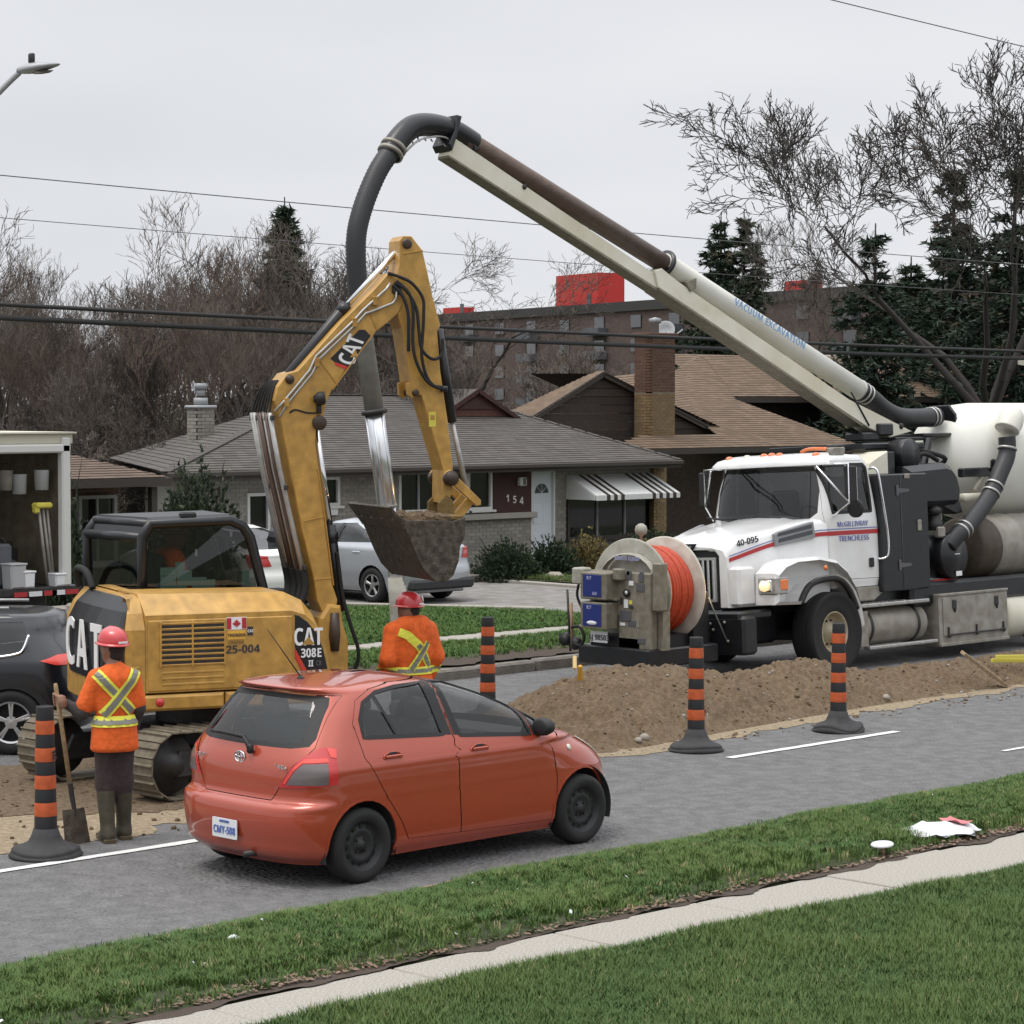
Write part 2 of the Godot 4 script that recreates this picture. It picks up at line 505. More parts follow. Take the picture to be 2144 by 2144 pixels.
func sky_image() -> Image:
	var w := 1024
	var h := 512
	var im := Image.create(w, h, false, Image.FORMAT_RGBF)
	var n := FastNoiseLite.new()
	n.seed = 5; n.frequency = 0.42; n.fractal_octaves = 4
	var n2 := FastNoiseLite.new()
	n2.seed = 11; n2.frequency = 1.5; n2.fractal_octaves = 3
	for y in h:
		var el := PI * (0.5 - (y + 0.5) / h)
		for x in w:
			var az := TAU * (x + 0.5) / w
			if el < -0.03:
				im.set_pixel(x, y, Color(0.22, 0.215, 0.20))
				continue
			var s := maxf(sin(el), 0.0)
			var k := 1.0 / (s + 0.16)
			var p := V3(cos(az) * cos(el) * k, 0.0, sin(az) * cos(el) * k)
			var c := n.get_noise_3dv(p) * 0.9 + n2.get_noise_3dv(p) * 0.35
			var l := 0.80 + 1.25 * smoothstep(0.22, 1.0, s)
			l *= 1.0 + c * 0.15
			# thin, brighter cloud lets more of the cool light through; thick cloud is greyer
			im.set_pixel(x, y, Color(l * (0.965 + c * 0.01), l * 0.985, l * (1.03 - c * 0.015)))
	return im

# ---- the setting
func sheet(poly: PackedVector2Array, h: float) -> SurfaceTool:
	var st := mb()
	var ids := Geometry2D.triangulate_polygon(poly)
	for i in ids:
		st.add_vertex(W(poly[i].x, poly[i].y, h))
	return st

# a height field over (u, v)
func field(u0: float, u1: float, v0: float, v1: float, step: float, f: Callable, smooth := true) -> SurfaceTool:
	var st := mb(smooth)
	var nu := int(ceil((u1 - u0) / step))
	var nv := int(ceil((v1 - v0) / step))
	var rows := []
	for i in nu + 1:
		var r := []
		for j in nv + 1:
			var u := u0 + (u1 - u0) * i / nu
			var v := v0 + (v1 - v0) * j / nv
			r.append(W(u, v, f.call(u, v)))
		rows.append(r)
	loft(st, rows, false, false)
	return st

func ragged(a: Array, amp: float, seed_: int) -> PackedVector2Array:
	var n := FastNoiseLite.new()
	n.seed = seed_; n.frequency = 0.7; n.fractal_octaves = 5; n.fractal_gain = 0.55
	var p := V2A(a)
	var o := PackedVector2Array()
	for i in p.size():
		var b := p[(i + 1) % p.size()]
		var k := maxi(1, int(p[i].distance_to(b) / 0.06))
		for j in k:
			var q := p[i].lerp(b, float(j) / k)
			var e := minf(1.0, 6.0 * minf(float(j) / k, 1.0 - float(j) / k))
			o.append(q + (b - p[i]).normalized().orthogonal() * n.get_noise_2d(q.x * 1.6, q.y * 1.6) * amp * e)
	return o

func lawn_h(u: float, v: float) -> float:
	var top := lerpf(0.26, 0.10, clampf((u - 10.0) / 8.0, 0, 1))
	var e := 10.82 - v
	return 0.03 + top * smoothstep(0.0, 0.35, e) + 0.05 * smoothstep(0.5, 4.0, e)

func verge_h(u: float, v: float) -> float:
	return 0.02 + 0.07 * smoothstep(13.75, 13.2, v) - 0.03 * smoothstep(12.4, 11.9, v) + 0.012 * sin(u * 1.7 + v * 2.1) - 0.09 * (1.0 - smoothstep(11.80, 11.92, v))

func build_setting() -> void:
	# the open ground out to the horizon
	var st := mb()
	quad(st, W(-700, -700, -0.06), W(1500, -700, -0.06), W(1500, 1500, -0.06), W(-700, 1500, -0.06))
	struct("ground", st, M.turf)
	st = sheet(V2A([-200, 13.4, 400, 13.4, 400, 24.0, -200, 24.0]), 0.0)
	struct("road", st, M.asphalt)
	# painted lane lines of the near lane
	for seg in [[5.5, 14.62], [19.85, 22.8], [-4.5, -1.5]]:
		st = sheet(ragged([seg[0], 16.60, seg[1], 16.62, seg[1], 16.73, seg[0], 16.71], 0.022, 7), 0.008)
		struct("lane_line", st, M.paint_line)
	st = sheet(ragged([22.3, 14.9, 22.75, 14.9, 22.75, 14.96, 22.3, 14.96], 0.03, 9), 0.008)
	struct("faded_road_mark", st, M.paint_line)
	# near side: lawn, pavement of slabs, mulch strip, verge
	st = field(-6, 30, -12, 10.82, 0.25, lawn_h)
	struct("lawn", st, M.turf)
	var pave := Node3D.new()
	pave.name = "sidewalk"
	add_child(pave)
	pave.set_meta("kind", "structure")
	var sts := mb()
	box(sts, V3(0, 0, 0), V3(1.485, 0.1, 1.22), 0.008)
	for i in 26:
		var o := put("slab", sts, M.concrete, pave) if i == 0 else put("slab", pave.get_child(0).mesh, M.concrete, pave)
		o.position = W(1.0 + i * 1.5, 11.24, -0.004 + 0.006 * sin(i * 2.7))
		o.rotation = V3(0.004 * sin(i * 3.1), 0, 0.004 * cos(i * 1.9))
	st = sheet(ragged([-6, 11.83, 40, 11.83, 40, 12.02, 17, 12.0, 13, 12.16, 9, 12.24, -6, 12.24], 0.16, 3), 0.052)
	struct("mulch_strip", st, M.mulch)
	st = field(-6, 40, 11.5, 13.75, 0.16, verge_h)
	struct("verge_ground", st, M.turf)
	st = sheet(ragged([-6, 13.5, 40, 13.5, 40, 13.74, 20, 13.76, 12, 13.84, -6, 13.9], 0.14, 13), 0.004)
	struct("road_edge_grit", st, M.sandy)
	# far side: kerb stones, verge, pavement, lawn, driveway
	var kerb := Node3D.new()
	kerb.name = "kerb"
	add_child(kerb)
	kerb.set_meta("kind", "structure")
	var ks := mb()
	box(ks, Vector3.ZERO, V3(2.97, 0.3, 0.2), 0.03)
	var first: MeshInstance3D = null
	for i in 20:
		var u := 2.0 + i * 3.0
		if u > 29.5 and u < 34.5: continue
		var o := put("kerb_stone", ks, M.kerb, kerb) if first == null else put("kerb_stone", first.mesh, M.kerb, kerb)
		if first == null: first = o
		o.position = W(u, 24.1, 0.0 + 0.012 * sin(i * 5.0))
		o.rotation.y = 0.006 * sin(i * 2.0)
	st = field(-10, 29.9, 24.2, 26.45, 0.4, func(u, v): return 0.13 + 0.05 * smoothstep(24.3, 25.6, v) + 0.015 * sin(u * 2 + v))
	struct("far_verge", st, M.turf)
	st = sheet(ragged([-10, 24.2, 29.8, 24.2, 29.8, 25.15, 24, 25.0, 20, 24.9, -10, 24.9], 0.3, 21), 0.172)
	struct("bare_verge_soil", st, M.mulch)
	var fpave := Node3D.new()
	fpave.name = "far_sidewalk"
	add_child(fpave)
	fpave.set_meta("kind", "structure")
	for i in 30:
		var o := put("slab", pave.get_child(0).mesh, M.concrete, fpave)
		o.position = W(2.0 + i * 1.5, 26.75, 0.135 + 0.006 * sin(i * 1.7))
		o.scale = V3(1, 1, 0.72)
	st = field(4, 30.0, 27.1, 33.4, 0.5, func(u, v): return 0.17 + 0.012 * sin(u * 1.4 + v * 2.3))
	struct("far_lawn", st, M.turf)
	st = sheet(V2A([30.1, 24.0, 30.1, 29.4, 28.3, 32.6, 20.0, 33.3, 20.0, 36.5, 34.3, 36.5, 34.3, 24.0]), 0.195)
	struct("driveway", st, M.drive)
	var bs := mb()
	for seg in [[28.25, 32.55, 30.12, 29.35], [20, 33.3, 28.25, 32.55], [34.25, 30.6, 34.25, 36.0]]:
		var a := W(seg[0], seg[1], 0.2)
		var b := W(seg[2], seg[3], 0.2)
		var f := fr((a + b) / 2, b - a, Vector3.UP)
		box(bs, Vector3.ZERO, V3(a.distance_to(b) - 0.01, 0.1, 0.17), 0.015, f)
	struct("driveway_edging", bs, M.concrete)
	st = field(34.35, 60, 24.2, 36.6, 0.5, func(u, v): return 0.12 + 0.16 * smoothstep(26, 35, v) + 0.02 * sin(u + v * 1.7))
	struct("front_garden", st, M.turf)
	# churned soil under and round the digger, sand and dust on the road
	st = sheet(ragged([9.0, 17.05, 12.4, 17.3, 14.2, 17.55, 17.6, 17.6, 18.6, 18.3, 18.2, 20.7, 14.0, 21.0, 9.0, 20.2], 0.42, 23), 0.005)
	struct("spread_sand", st, M.sandy)
	st = sheet(ragged([12.6, 18.35, 18.0, 18.05, 18.6, 19.4, 18.0, 21.6, 13.2, 21.6, 12.3, 20.2], 0.5, 24), 0.010)
	struct("churned_soil", st, M.soil)
	st = sheet(ragged([18.6, 17.45, 20.4, 17.55, 22.3, 17.78, 25.0, 18.0, 28.5, 17.95, 30, 18.2, 30, 20.5, 18.6, 20.8], 0.3, 25), 0.005)
	struct("sandy_apron", st, M.sandy)

func heap_h(u: float, v: float, n: FastNoiseLite, n2: FastNoiseLite) -> float:
	var crest := interp([18.7, 19.3, 19.86, 20.3, 20.98, 22.04, 22.6, 23.2, 23.7, 24.3, 24.9, 25.4, 26.0, 26.6, 27.6, 28.7, 30.0, 31.0], [0.0, 0.2, 0.46, 0.62, 0.70, 0.59, 0.5, 0.43, 0.49, 0.55, 0.42, 0.30, 0.2, 0.26, 0.25, 0.22, 0.22, 0.0], u)
	var lo := interp([18.6, 19.3, 20.6, 21.8, 23.2, 25.1, 27.7, 31], [17.75, 17.72, 17.88, 18.02, 18.16, 18.28, 18.22, 18.3], u)
	var mid := 19.15 + 0.1 * sin(u * 1.3)
	var t := (v - lo) / (mid - lo) if v < mid else (20.55 - v) / (20.55 - mid)
	if t <= 0.0: return -0.02
	t = clampf(t, 0, 1)
	var s := sin(t * PI * 0.5)
	s = lerpf(s, t, 0.35)
	var h := crest * s
	var k := clampf(t * 4.0, 0.0, 1.0)
	var q := n.get_noise_2d(u, v)
	h += k * (q * 0.10 + n2.get_noise_2d(u, v) * 0.05 - 0.09 * maxf(0.0, n.get_noise_2d(u * 0.8 + 40, v * 0.8) - 0.15))
	return h - 0.015

func build_heap() -> void:
	var n := FastNoiseLite.new()
	n.seed = 3; n.frequency = 1.7; n.fractal_octaves = 3
	var n2 := FastNoiseLite.new()
	n2.seed = 4; n2.frequency = 6.0; n2.fractal_octaves = 3
	var st := field(18.5, 31.2, 17.5, 20.7, 0.04, func(u, v): return heap_h(u, v, n, n2))
	var o := put("soil_heap", st, M.soil)
	tag(o, "long heap of brown dug soil along the road in front of the white truck", "soil heap", "", "stuff")
	# clods and pebbles lying on the heap
	rng.seed = 77
	var cl := mb()
	for i in 1000:
		var u := rng.randf_range(18.8, 30.5)
		var v := rng.randf_range(17.45, 19.6)
		var h := maxf(0.0, heap_h(u, v, n, n2))
		if h < 0.02 and rng.randf() < 0.6: continue
		pebble(cl, W(u, v, h + 0.003), rng.randf_range(0.007, 0.022) * (1.0 if rng.randf() < 0.93 else 1.8))
	for i in 420:
		var u := rng.randf_range(9.5, 18.2)
		var v := rng.randf_range(17.1, 20.8)
		pebble(cl, W(u, v, 0.012), rng.randf_range(0.008, 0.035))
	o = put("clods", cl, M.soil)
	tag(o, "loose clods of brown soil scattered over the heap and round the digger", "clods", "", "stuff")
	cl = mb()
	for i in 70:
		var u := rng.randf_range(18.9, 29.5)
		var v := rng.randf_range(17.5, 19.3)
		pebble(cl, W(u, v, maxf(0.01, heap_h(u, v, n, n2)) + 0.006), rng.randf_range(0.012, 0.028))
	o = put("pebbles", cl, M.stone)
	tag(o, "pale pebbles and bits of stone strewn on the soil heap", "pebbles", "", "stuff")
	for s in [[19.86, 17.93, 0.045, "pale stone beside another at the foot of the soil heap by the red car"], [20.0, 17.97, 0.065, "larger pale stone at the foot of the soil heap by the red car"], [24.9, 18.38, 0.055, "buff stone at the foot of the soil heap right of the orange marker tubes"]]:
		st = mb(true)
		pebble(st, Vector3.ZERO, s[2], 8)
		o = put("rock", st, M.stone)
		o.position = W(s[0], s[1], maxf(0.0, heap_h(s[0], s[1], n, n2)) + s[2] * 0.35)
		tag(o, s[3], "rock", "stones at the foot of the soil heap")
	# timber offcut and yellow stakes
	st = mb()
	var a := W(26.58, 18.42, 0.50)
	var b := W(27.34, 18.26, 0.03)
	box(st, Vector3.ZERO, V3(a.distance_to(b), 0.045, 0.1), 0.006, fr((a + b) / 2, b - a, V3(0.3, 1, 0.5)))
	o = put("wooden_plank", st, M.plank_wood)
	tag(o, "weathered wooden plank lying on the soil heap below the truck's tool box", "plank")
	var lv := thing("spirit_level_stake", "yellow stake lying on the soil heap at the right edge", "stake", W(27.6, 18.6, 0.30))
	var k := 0
	for q in [[[0.0, 0.0, 0.06], [1.5, -0.12, -0.03]], [[0.05, 0.10, 0.0], [1.5, 0.02, -0.10]]]:
		st = mb()
		a = W(q[0][0], q[0][1], q[0][2]); b = W(q[1][0], q[1][1], q[1][2])
		box(st, Vector3.ZERO, V3(a.distance_to(b), 0.05, 0.03), 0.004, fr((a + b) / 2, b - a, Vector3.UP))
		put("bar", st, M.print_yellow, lv)
		k += 1

func pebble(st: SurfaceTool, c: Vector3, r: float, n := 5) -> void:
	var rings := []
	var ph := rng.randf() * TAU
	var sx := rng.randf_range(0.8, 1.35)
	for k in 4:
		var e: float = [-0.9, -0.3, 0.45, 0.95][k]
		var rr: float = [0.45, 0.95, 0.85, 0.35][k] * r
		var ring := []
		for j in n:
			var a := TAU * j / n + ph
			var q := rr * rng.randf_range(0.8, 1.2)
			ring.append(c + V3(cos(a) * q * sx, e * r * 0.75, sin(a) * q))
		rings.append(ring)
	loft(st, rings, true, true)

func grass_mesh(blades: int, h: float, wid: float, lean: float, seed_: int) -> ArrayMesh:
	rng.seed = seed_
	var st := mb()
	for i in blades:
		var a := rng.randf() * TAU
		var o := V3(rng.randf_range(-1, 1), 0, rng.randf_range(-1, 1)) * 0.035
		var d := V3(cos(a), 0, sin(a))
		var s := V3(-d.z, 0, d.x) * wid * 0.5
		var hh := h * rng.randf_range(0.55, 1.1)
		var l := lean * rng.randf_range(0.3, 1.2)
		var m := o + d * l * 0.3 * hh + Vector3.UP * hh * 0.6
		var t := o + d * l * hh + Vector3.UP * hh
		quad(st, o - s, o + s, m + s * 0.8, m - s * 0.8)
		tri(st, m - s * 0.8, m + s * 0.8, t)
	st.generate_normals()
	return st.commit()

func scatter(called: String, label: String, count: int, mesh: Mesh, f: Callable, pick: Callable, seed_: int, tone: Array) -> void:
	rng.seed = seed_
	var n := FastNoiseLite.new()
	n.seed = seed_; n.frequency = 0.7; n.fractal_octaves = 5; n.fractal_gain = 0.55
	var xs: Array[Transform3D] = []
	var cs := PackedColorArray()
	for i in count:
		var p: Vector2 = pick.call()
		if p.x < -900: continue
		var q := n.get_noise_2d(p.x, p.y)
		var s := rng.randf_range(0.7, 1.25) * (1.0 + q * 0.5)
		var b := Basis(Vector3.UP, rng.randf() * TAU).scaled(V3(1, s, 1))
		xs.append(Transform3D(b, W(p.x, p.y, f.call(p.x, p.y) - 0.006)))
		var c: Color = (tone[0] as Color).lerp(tone[1], clampf(0.5 + q * 1.3 + rng.randf_range(-0.25, 0.25), 0, 1))
		if rng.randf() < tone[3]: c = tone[2]
		cs.append(c)
	var mm := MultiMesh.new()
	mm.transform_format = MultiMesh.TRANSFORM_3D
	mm.use_colors = true
	mm.mesh = mesh
	mm.instance_count = xs.size()
	for i in xs.size():
		mm.set_instance_transform(i, xs[i])
		mm.set_instance_color(i, cs[i])
	var o := MultiMeshInstance3D.new()
	o.name = numbered(called)
	o.multimesh = mm
	o.material_override = M.grass
	add_child(o)
	tag(o, label, "grass", "", "stuff")

func build_grass() -> void:
	var g1 := grass_mesh(7, 0.075, 0.006, 0.7, 1)
	var g2 := grass_mesh(7, 0.06, 0.007, 0.9, 2)
	var a := Color(0.054, 0.106, 0.020)
	var b := Color(0.092, 0.148, 0.034)
	var straw := Color(0.30, 0.25, 0.12)
	scatter("lawn_grass", "short green grass of the near lawn in the bottom right corner", 120000, g1, lawn_h, func():
		return Vector2(rng.randf_range(7.5, 20.5), rng.randf_range(7.2, 10.85)), 101, [a, b, straw, 0.012])
	var n := FastNoiseLite.new()
	n.seed = 9; n.frequency = 1.1
	scatter("verge_grass", "green grass of the strip between the near sidewalk and the road", 85000, g2, verge_h, func():
		var p := Vector2(rng.randf_range(7.5, 25.0), rng.randf_range(11.95, 13.74))
		var w := n.get_noise_2d(p.x, p.y)
		if p.y < 12.26 + w * 0.22 - 0.012 * (p.x - 10) and rng.randf() < 0.86: return Vector2(-999, 0)
		if p.y > 13.58 + w * 0.13 and rng.randf() < 0.85: return Vector2(-999, 0)
		return p, 102, [Color(0.052, 0.110, 0.018), Color(0.095, 0.155, 0.032), straw, 0.035])
	var g3 := grass_mesh(8, 0.085, 0.011, 0.8, 3)
	scatter("far_verge_grass", "green grass of the verge between the far kerb and the far sidewalk", 22000, g3, func(_u, _v): return 0.17, func():
		var p := Vector2(rng.randf_range(10.0, 29.9), rng.randf_range(24.7, 26.4))
		if p.y < 25.2 + n.get_noise_2d(p.x, p.y) * 0.4 and rng.randf() < 0.85: return Vector2(-999, 0)
		return p, 103, [Color(0.055, 0.118, 0.018), Color(0.085, 0.155, 0.026), straw, 0.01])
	scatter("far_lawn_grass", "green grass of the lawn in front of the grey roofed house", 46000, g3, func(_u, _v): return 0.17, func():
		var p := Vector2(rng.randf_range(12.0, 30.0), rng.randf_range(27.1, 33.3))
		if p.x > 28.1 + (32.6 - p.y) * 0.58: return Vector2(-999, 0)
		return p, 104, [Color(0.05, 0.118, 0.016), Color(0.08, 0.15, 0.024), straw, 0.004])
	scatter("garden_grass", "thin green grass of the front garden right of the driveway", 22000, g3, func(_u, v): return 0.12 + 0.16 * smoothstep(26, 35, v), func():
		return Vector2(rng.randf_range(34.4, 46.0), rng.randf_range(25.0, 35.2)), 105, [Color(0.06, 0.105, 0.022), Color(0.10, 0.135, 0.035), straw, 0.06])
	# dead leaves on the strip beside the pavement
	rng.seed = 55
	var st := mb()
	for i in 2600:
		var u := rng.randf_range(8, 22)
		var v := 12.02 + absf(rng.randfn(0.0, 0.13)) - 0.1 - 0.008 * (u - 9)
		var p := W(u, v, 0.062 + rng.randf() * 0.012)
		var x := V3(rng.randf_range(-1, 1), rng.randf_range(-0.3, 0.3), rng.randf_range(-1, 1)).normalized() * rng.randf_range(0.012, 0.03)
		var y := V3(x.z, rng.randf_range(-0.01, 0.01), -x.x) * 0.6
		quad(st, p - x, p + y, p + x, p - y)
	var o := put("dead_leaves", st, mat("dead_leaf", lin(0.235, 0.165, 0.12), 0.9, 0.0, tex.dirt, 6.0))
	tag(o, "dead brown leaves lying along the far edge of the near sidewalk", "dead leaves", "", "stuff")
	st = mb()
	for i in 46:
		var u := rng.randf_range(8, 22)
		var v := rng.randf_range(12.05, 13.4) if rng.randf() < 0.8 else rng.randf_range(9.3, 10.5)
		var p := W(u, v, (verge_h(u, v) if v > 11 else lawn_h(u, v)) + 0.04)
		var x := V3(rng.randf_range(-1, 1), rng.randf_range(-0.6, 0.6), rng.randf_range(-1, 1)).normalized() * rng.randf_range(0.008, 0.02)
		var y := V3(x.z, 0.006, -x.x)
		quad(st, p - x, p + y, p + x, p - y)
	o = put("paper_scraps", st, M.plastic_bag)
	tag(o, "tiny white scraps of paper and petals caught in the near grass", "litter", "", "stuff")
	# larger litter
	var bag := thing("flyer_bag", "white plastic flyer bag with red print lying on the near grass strip", "plastic bag", W(17.3, 12.15, 0.10))
	st = mb(true)
	var rows := []
	for i in 9:
		var r := []
		for j in 7:
			var x := -0.36 + 0.09 * i
			var z := -0.20 + 0.066 * j
			var e := minf(minf(i, 8 - i) / 2.0, minf(j, 6 - j) / 1.5)
			r.append(V3(x * (1.0 if i < 7 else 0.96 - 0.1 * absf(j - 3) * (i - 6)), 0.07 * clampf(e, 0, 1) + 0.018 * sin(i * 2.3 + j * 1.7), z))
		rows.append(r)
	loft(st, rows, false, false)
	for r in rows:
		for i in r.size(): r[i] = V3(r[i].x, 0.0, r[i].z)
	loft(st, rows, false, false)
	put("bag_film", st, M.plastic_bag, bag)
	bag.rotation.y = deg_to_rad(-28)
	st = mb()
	rows = []
	for i in 3:
		var r := []
		for j in 5:
			r.append(V3(0.0 + 0.055 * i + 0.02 * j, 0.088 + 0.018 * sin((4 + i) * 2.3 + j * 1.7), -0.13 + 0.066 * j))
		rows.append(r)
	loft(st, rows, false, false)
	put("red_print", st, mat("print_pale_red", lin(0.55, 0.16, 0.17), 0.5), bag)
	var cup := thing("foam_lid", "small white foam cup lid standing by the near sidewalk edge below the flyer bag", "cup lid", W(16.2, 11.98, 0.06))
	st = mb(true)
	lathe(st, [[0.0, 0.075], [0.09, 0.08], [0.095, 0.09], [0.085, 0.102], [0.0, 0.106]], 16)
	put("lid", st, M.plastic_bag, cup)
	st = mb(true)
	lathe(st, [[0.02, 0.0], [0.018, 0.075]], 8)
	put("stem", st, M.plank_wood, cup)
	cup.rotation.z = 0.1
	var sc := thing("crumpled_tissue", "crumpled white tissue in the near grass strip left of the red car", "tissue", W(10.35, 12.98, 0.09))
	st = mb()
	rng.seed = 8
	pebble(st, V3(0, 0.03, 0), 0.045, 6)
	pebble(st, V3(0.05, 0.012, 0.02), 0.03, 6)
	put("paper", st, M.plastic_bag, sc)

# ---- car bodies cut from stacked plan outlines
class Sliced:
	var host
	var ys := []
	var xr := []
	var xf := []
	var wd := []
	var lr := []
	var lf := []
	var nr := 3.2
	var nf := 2.5
	var cache := {}
	func row(y: float) -> Array:
		var k := int(round(y * 4000.0))
		if not cache.has(k):
			var a: float = host.interp(ys, xr, y)
			var b: float = host.interp(ys, xf, y)
			var l1: float = minf(host.interp(ys, lr, y), (b - a) * 0.48)
			var l2: float = minf(host.interp(ys, lf, y), (b - a) * 0.48)
			cache[k] = [a, b, host.interp(ys, wd, y), l1, l2]
		return cache[k]
	func at(s: float, y: float, side: float) -> Vector3:
		var q := row(y)
		if s <= 1.0:
			var t := clampf(s, 0, 1) * PI * 0.5
			return Vector3(q[0] + q[3] * (1.0 - pow(maxf(cos(t), 0.0), 2.0 / nr)), y, side * q[2] * pow(sin(t), 2.0 / nr))
		if s <= 2.0:
			return Vector3(lerpf(q[0] + q[3], q[1] - q[4], s - 1.0), y, side * q[2])
		var t := clampf(3.0 - s, 0, 1) * PI * 0.5
		return Vector3(q[1] - q[4] * (1.0 - pow(maxf(cos(t), 0.0), 2.0 / nf)), y, side * q[2] * pow(sin(t), 2.0 / nf))
	func normal(s: float, y: float, side: float) -> Vector3:
		var e := 0.004
		var a := at(maxf(s - e, 0.0), y, side)
		var b := at(minf(s + e, 3.0), y, side)
		var c := at(s, y - e, side)
		var d := at(s, minf(y + e, ys[-1]), side)
		var n := (b - a).cross(d - c).normalized() * side
		if s < 0.01 and absf(n.z) > 0.7: n = Vector3(-1, 0, 0)
		if n.length() < 0.5: n = Vector3.UP
		return n
	# side view (x, y) to (s, y)
	func from_side(p: Vector2) -> Vector2:
		var q := row(p.y)
		if p.x < q[0] + q[3]:
			var k := clampf((q[0] + q[3] - p.x) / q[3], 0, 1)
			return Vector2(acos(pow(k, nr * 0.5)) / (PI * 0.5), p.y)
		if p.x > q[1] - q[4]:
			var k := clampf((p.x - q[1] + q[4]) / q[4], 0, 1)
			return Vector2(3.0 - acos(pow(k, nf * 0.5)) / (PI * 0.5), p.y)
		return Vector2(1.0 + (p.x - q[0] - q[3]) / maxf(0.01, q[1] - q[4] - q[0] - q[3]), p.y)
	# rear view (z, y) to (s, y)
	func from_rear(p: Vector2) -> Vector2:
		var q := row(p.y)
		return Vector2(asin(pow(clampf(p.x / q[2], 0, 1), nr * 0.5)) / (PI * 0.5), p.y)
	func from_front(p: Vector2) -> Vector2:
		var q := row(p.y)
		return Vector2(3.0 - asin(pow(clampf(p.x / q[2], 0, 1), nf * 0.5)) / (PI * 0.5), p.y)
	func outline(pts: PackedVector2Array, how: String) -> PackedVector2Array:
		var o := PackedVector2Array()
		for i in pts.size():
			var a := pts[i]
			var b := pts[(i + 1) % pts.size()]
			var k := maxi(1, int(a.distance_to(b) / 0.04))
			for j in k:
				var p := a.lerp(b, float(j) / k)
				o.append(from_side(p) if how == "from_side" else from_rear(p) if how == "from_rear" else from_front(p))
		return o
	func add(st: SurfaceTool, a: Vector2, b: Vector2, c: Vector2, off: float, side: float) -> void:
		var p := []
		var n := []
		for q in [a, b, c]:
			var m := normal(q.x, q.y, side)
			n.append(m)
			p.append(at(q.x, q.y, side) + m * off)
		var g: Vector3 = (p[2] - p[0]).cross(p[1] - p[0])
		var order := [0, 1, 2] if g.dot(n[0] + n[1] + n[2]) >= 0 else [0, 2, 1]
		for k in order:
			st.set_normal(n[k])
			st.add_vertex(p[k])
	# every grid cell inside the polygons of keep (or everywhere) and outside those of cut
	func patch(st: SurfaceTool, keep: Array, cut: Array, off: float, side: float, ds := 0.06, dy := 0.03, y0 := -1.0, y1 := -1.0) -> void:
		var s0 := 0.0
		var s1 := 3.0
		if y0 < 0: y0 = ys[0]
		if y1 < 0: y1 = ys[-1]
		if keep.size():
			s0 = 9.0; s1 = -9.0; y0 = 9.0; y1 = -9.0
			for k in keep:
				for p in k:
					s0 = minf(s0, p.x); s1 = maxf(s1, p.x); y0 = minf(y0, p.y); y1 = maxf(y1, p.y)
		var ns := maxi(1, int(ceil((s1 - s0) / ds)))
		var ny := maxi(1, int(ceil((y1 - y0) / dy)))
		var boxes := []
		for c in cut: boxes.append(bounds(c))
		for i in ns:
			for j in ny:
				var a := Vector2(lerpf(s0, s1, float(i) / ns), lerpf(y0, y1, float(j) / ny))
				var b := Vector2(lerpf(s0, s1, float(i + 1) / ns), lerpf(y0, y1, float(j + 1) / ny))
				var cell := PackedVector2Array([a, Vector2(b.x, a.y), b, Vector2(a.x, b.y)])
				var r := Rect2(a, b - a)
				var polys := [cell]
				for k in keep:
					var nxt := []
					for q in polys: nxt.append_array(Geometry2D.intersect_polygons(q, k))
					polys = nxt
				for c in cut.size():
					if not (boxes[c] as Rect2).intersects(r, true): continue
					var nxt := []
					for q in polys: nxt.append_array(Geometry2D.clip_polygons(q, cut[c]))
					polys = nxt
				for q in polys:
					if q.size() == 4 and q == cell:
						add(st, q[0], q[1], q[2], off, side); add(st, q[0], q[2], q[3], off, side)
						continue
					var ids := Geometry2D.triangulate_polygon(q)
					for t in range(0, ids.size(), 3):
						add(st, q[ids[t]], q[ids[t + 1]], q[ids[t + 2]], off, side)
	func bounds(c: PackedVector2Array) -> Rect2:
		var r := Rect2(c[0], Vector2.ZERO)
		for p in c: r = r.expand(p)
		return r
	# a band along an outline, raised from the body: seals, lips, lamp rims
	func band(st: SurfaceTool, pts: PackedVector2Array, wid: float, off: float, side: float) -> void:
		var n := pts.size()
		for i in n:
			if pts[i].y < ys[0] or pts[(i + 1) % n].y < ys[0]: continue
			var q := []
			for k in [i, (i + 1) % n]:
				var p := at(pts[k].x, pts[k].y, side)
				var t := at(pts[(k + 1) % n].x, pts[(k + 1) % n].y, side) - at(pts[(k + n - 1) % n].x, pts[(k + n - 1) % n].y, side)
				var m := normal(pts[k].x, pts[k].y, side)
				var x := m.cross(t).normalized() * wid * 0.5
				q.append([p - x - m * 0.012, p - x + m * off, p + x + m * off, p + x - m * 0.012])
			for k in 3:
				host.quad(st, q[0][k], q[1][k], q[1][k + 1], q[0][k + 1])

func surf_part(called: String, b: Sliced, keep: Array, cut: Array, off: float, sides: Array, m: Material, parent: Node, ds := 0.06, dy := 0.03) -> MeshInstance3D:
	var st := SurfaceTool.new()
	st.begin(Mesh.PRIMITIVE_TRIANGLES)
	for s in sides: b.patch(st, keep, cut, off, s, ds, dy)
	return put(called, st.commit(), m, parent)

func circle2(c: Vector2, r: float, n := 28) -> PackedVector2Array:
	var o := PackedVector2Array()
	for i in n: o.append(c + Vector2(cos(TAU * i / n), sin(TAU * i / n)) * r)
	return o

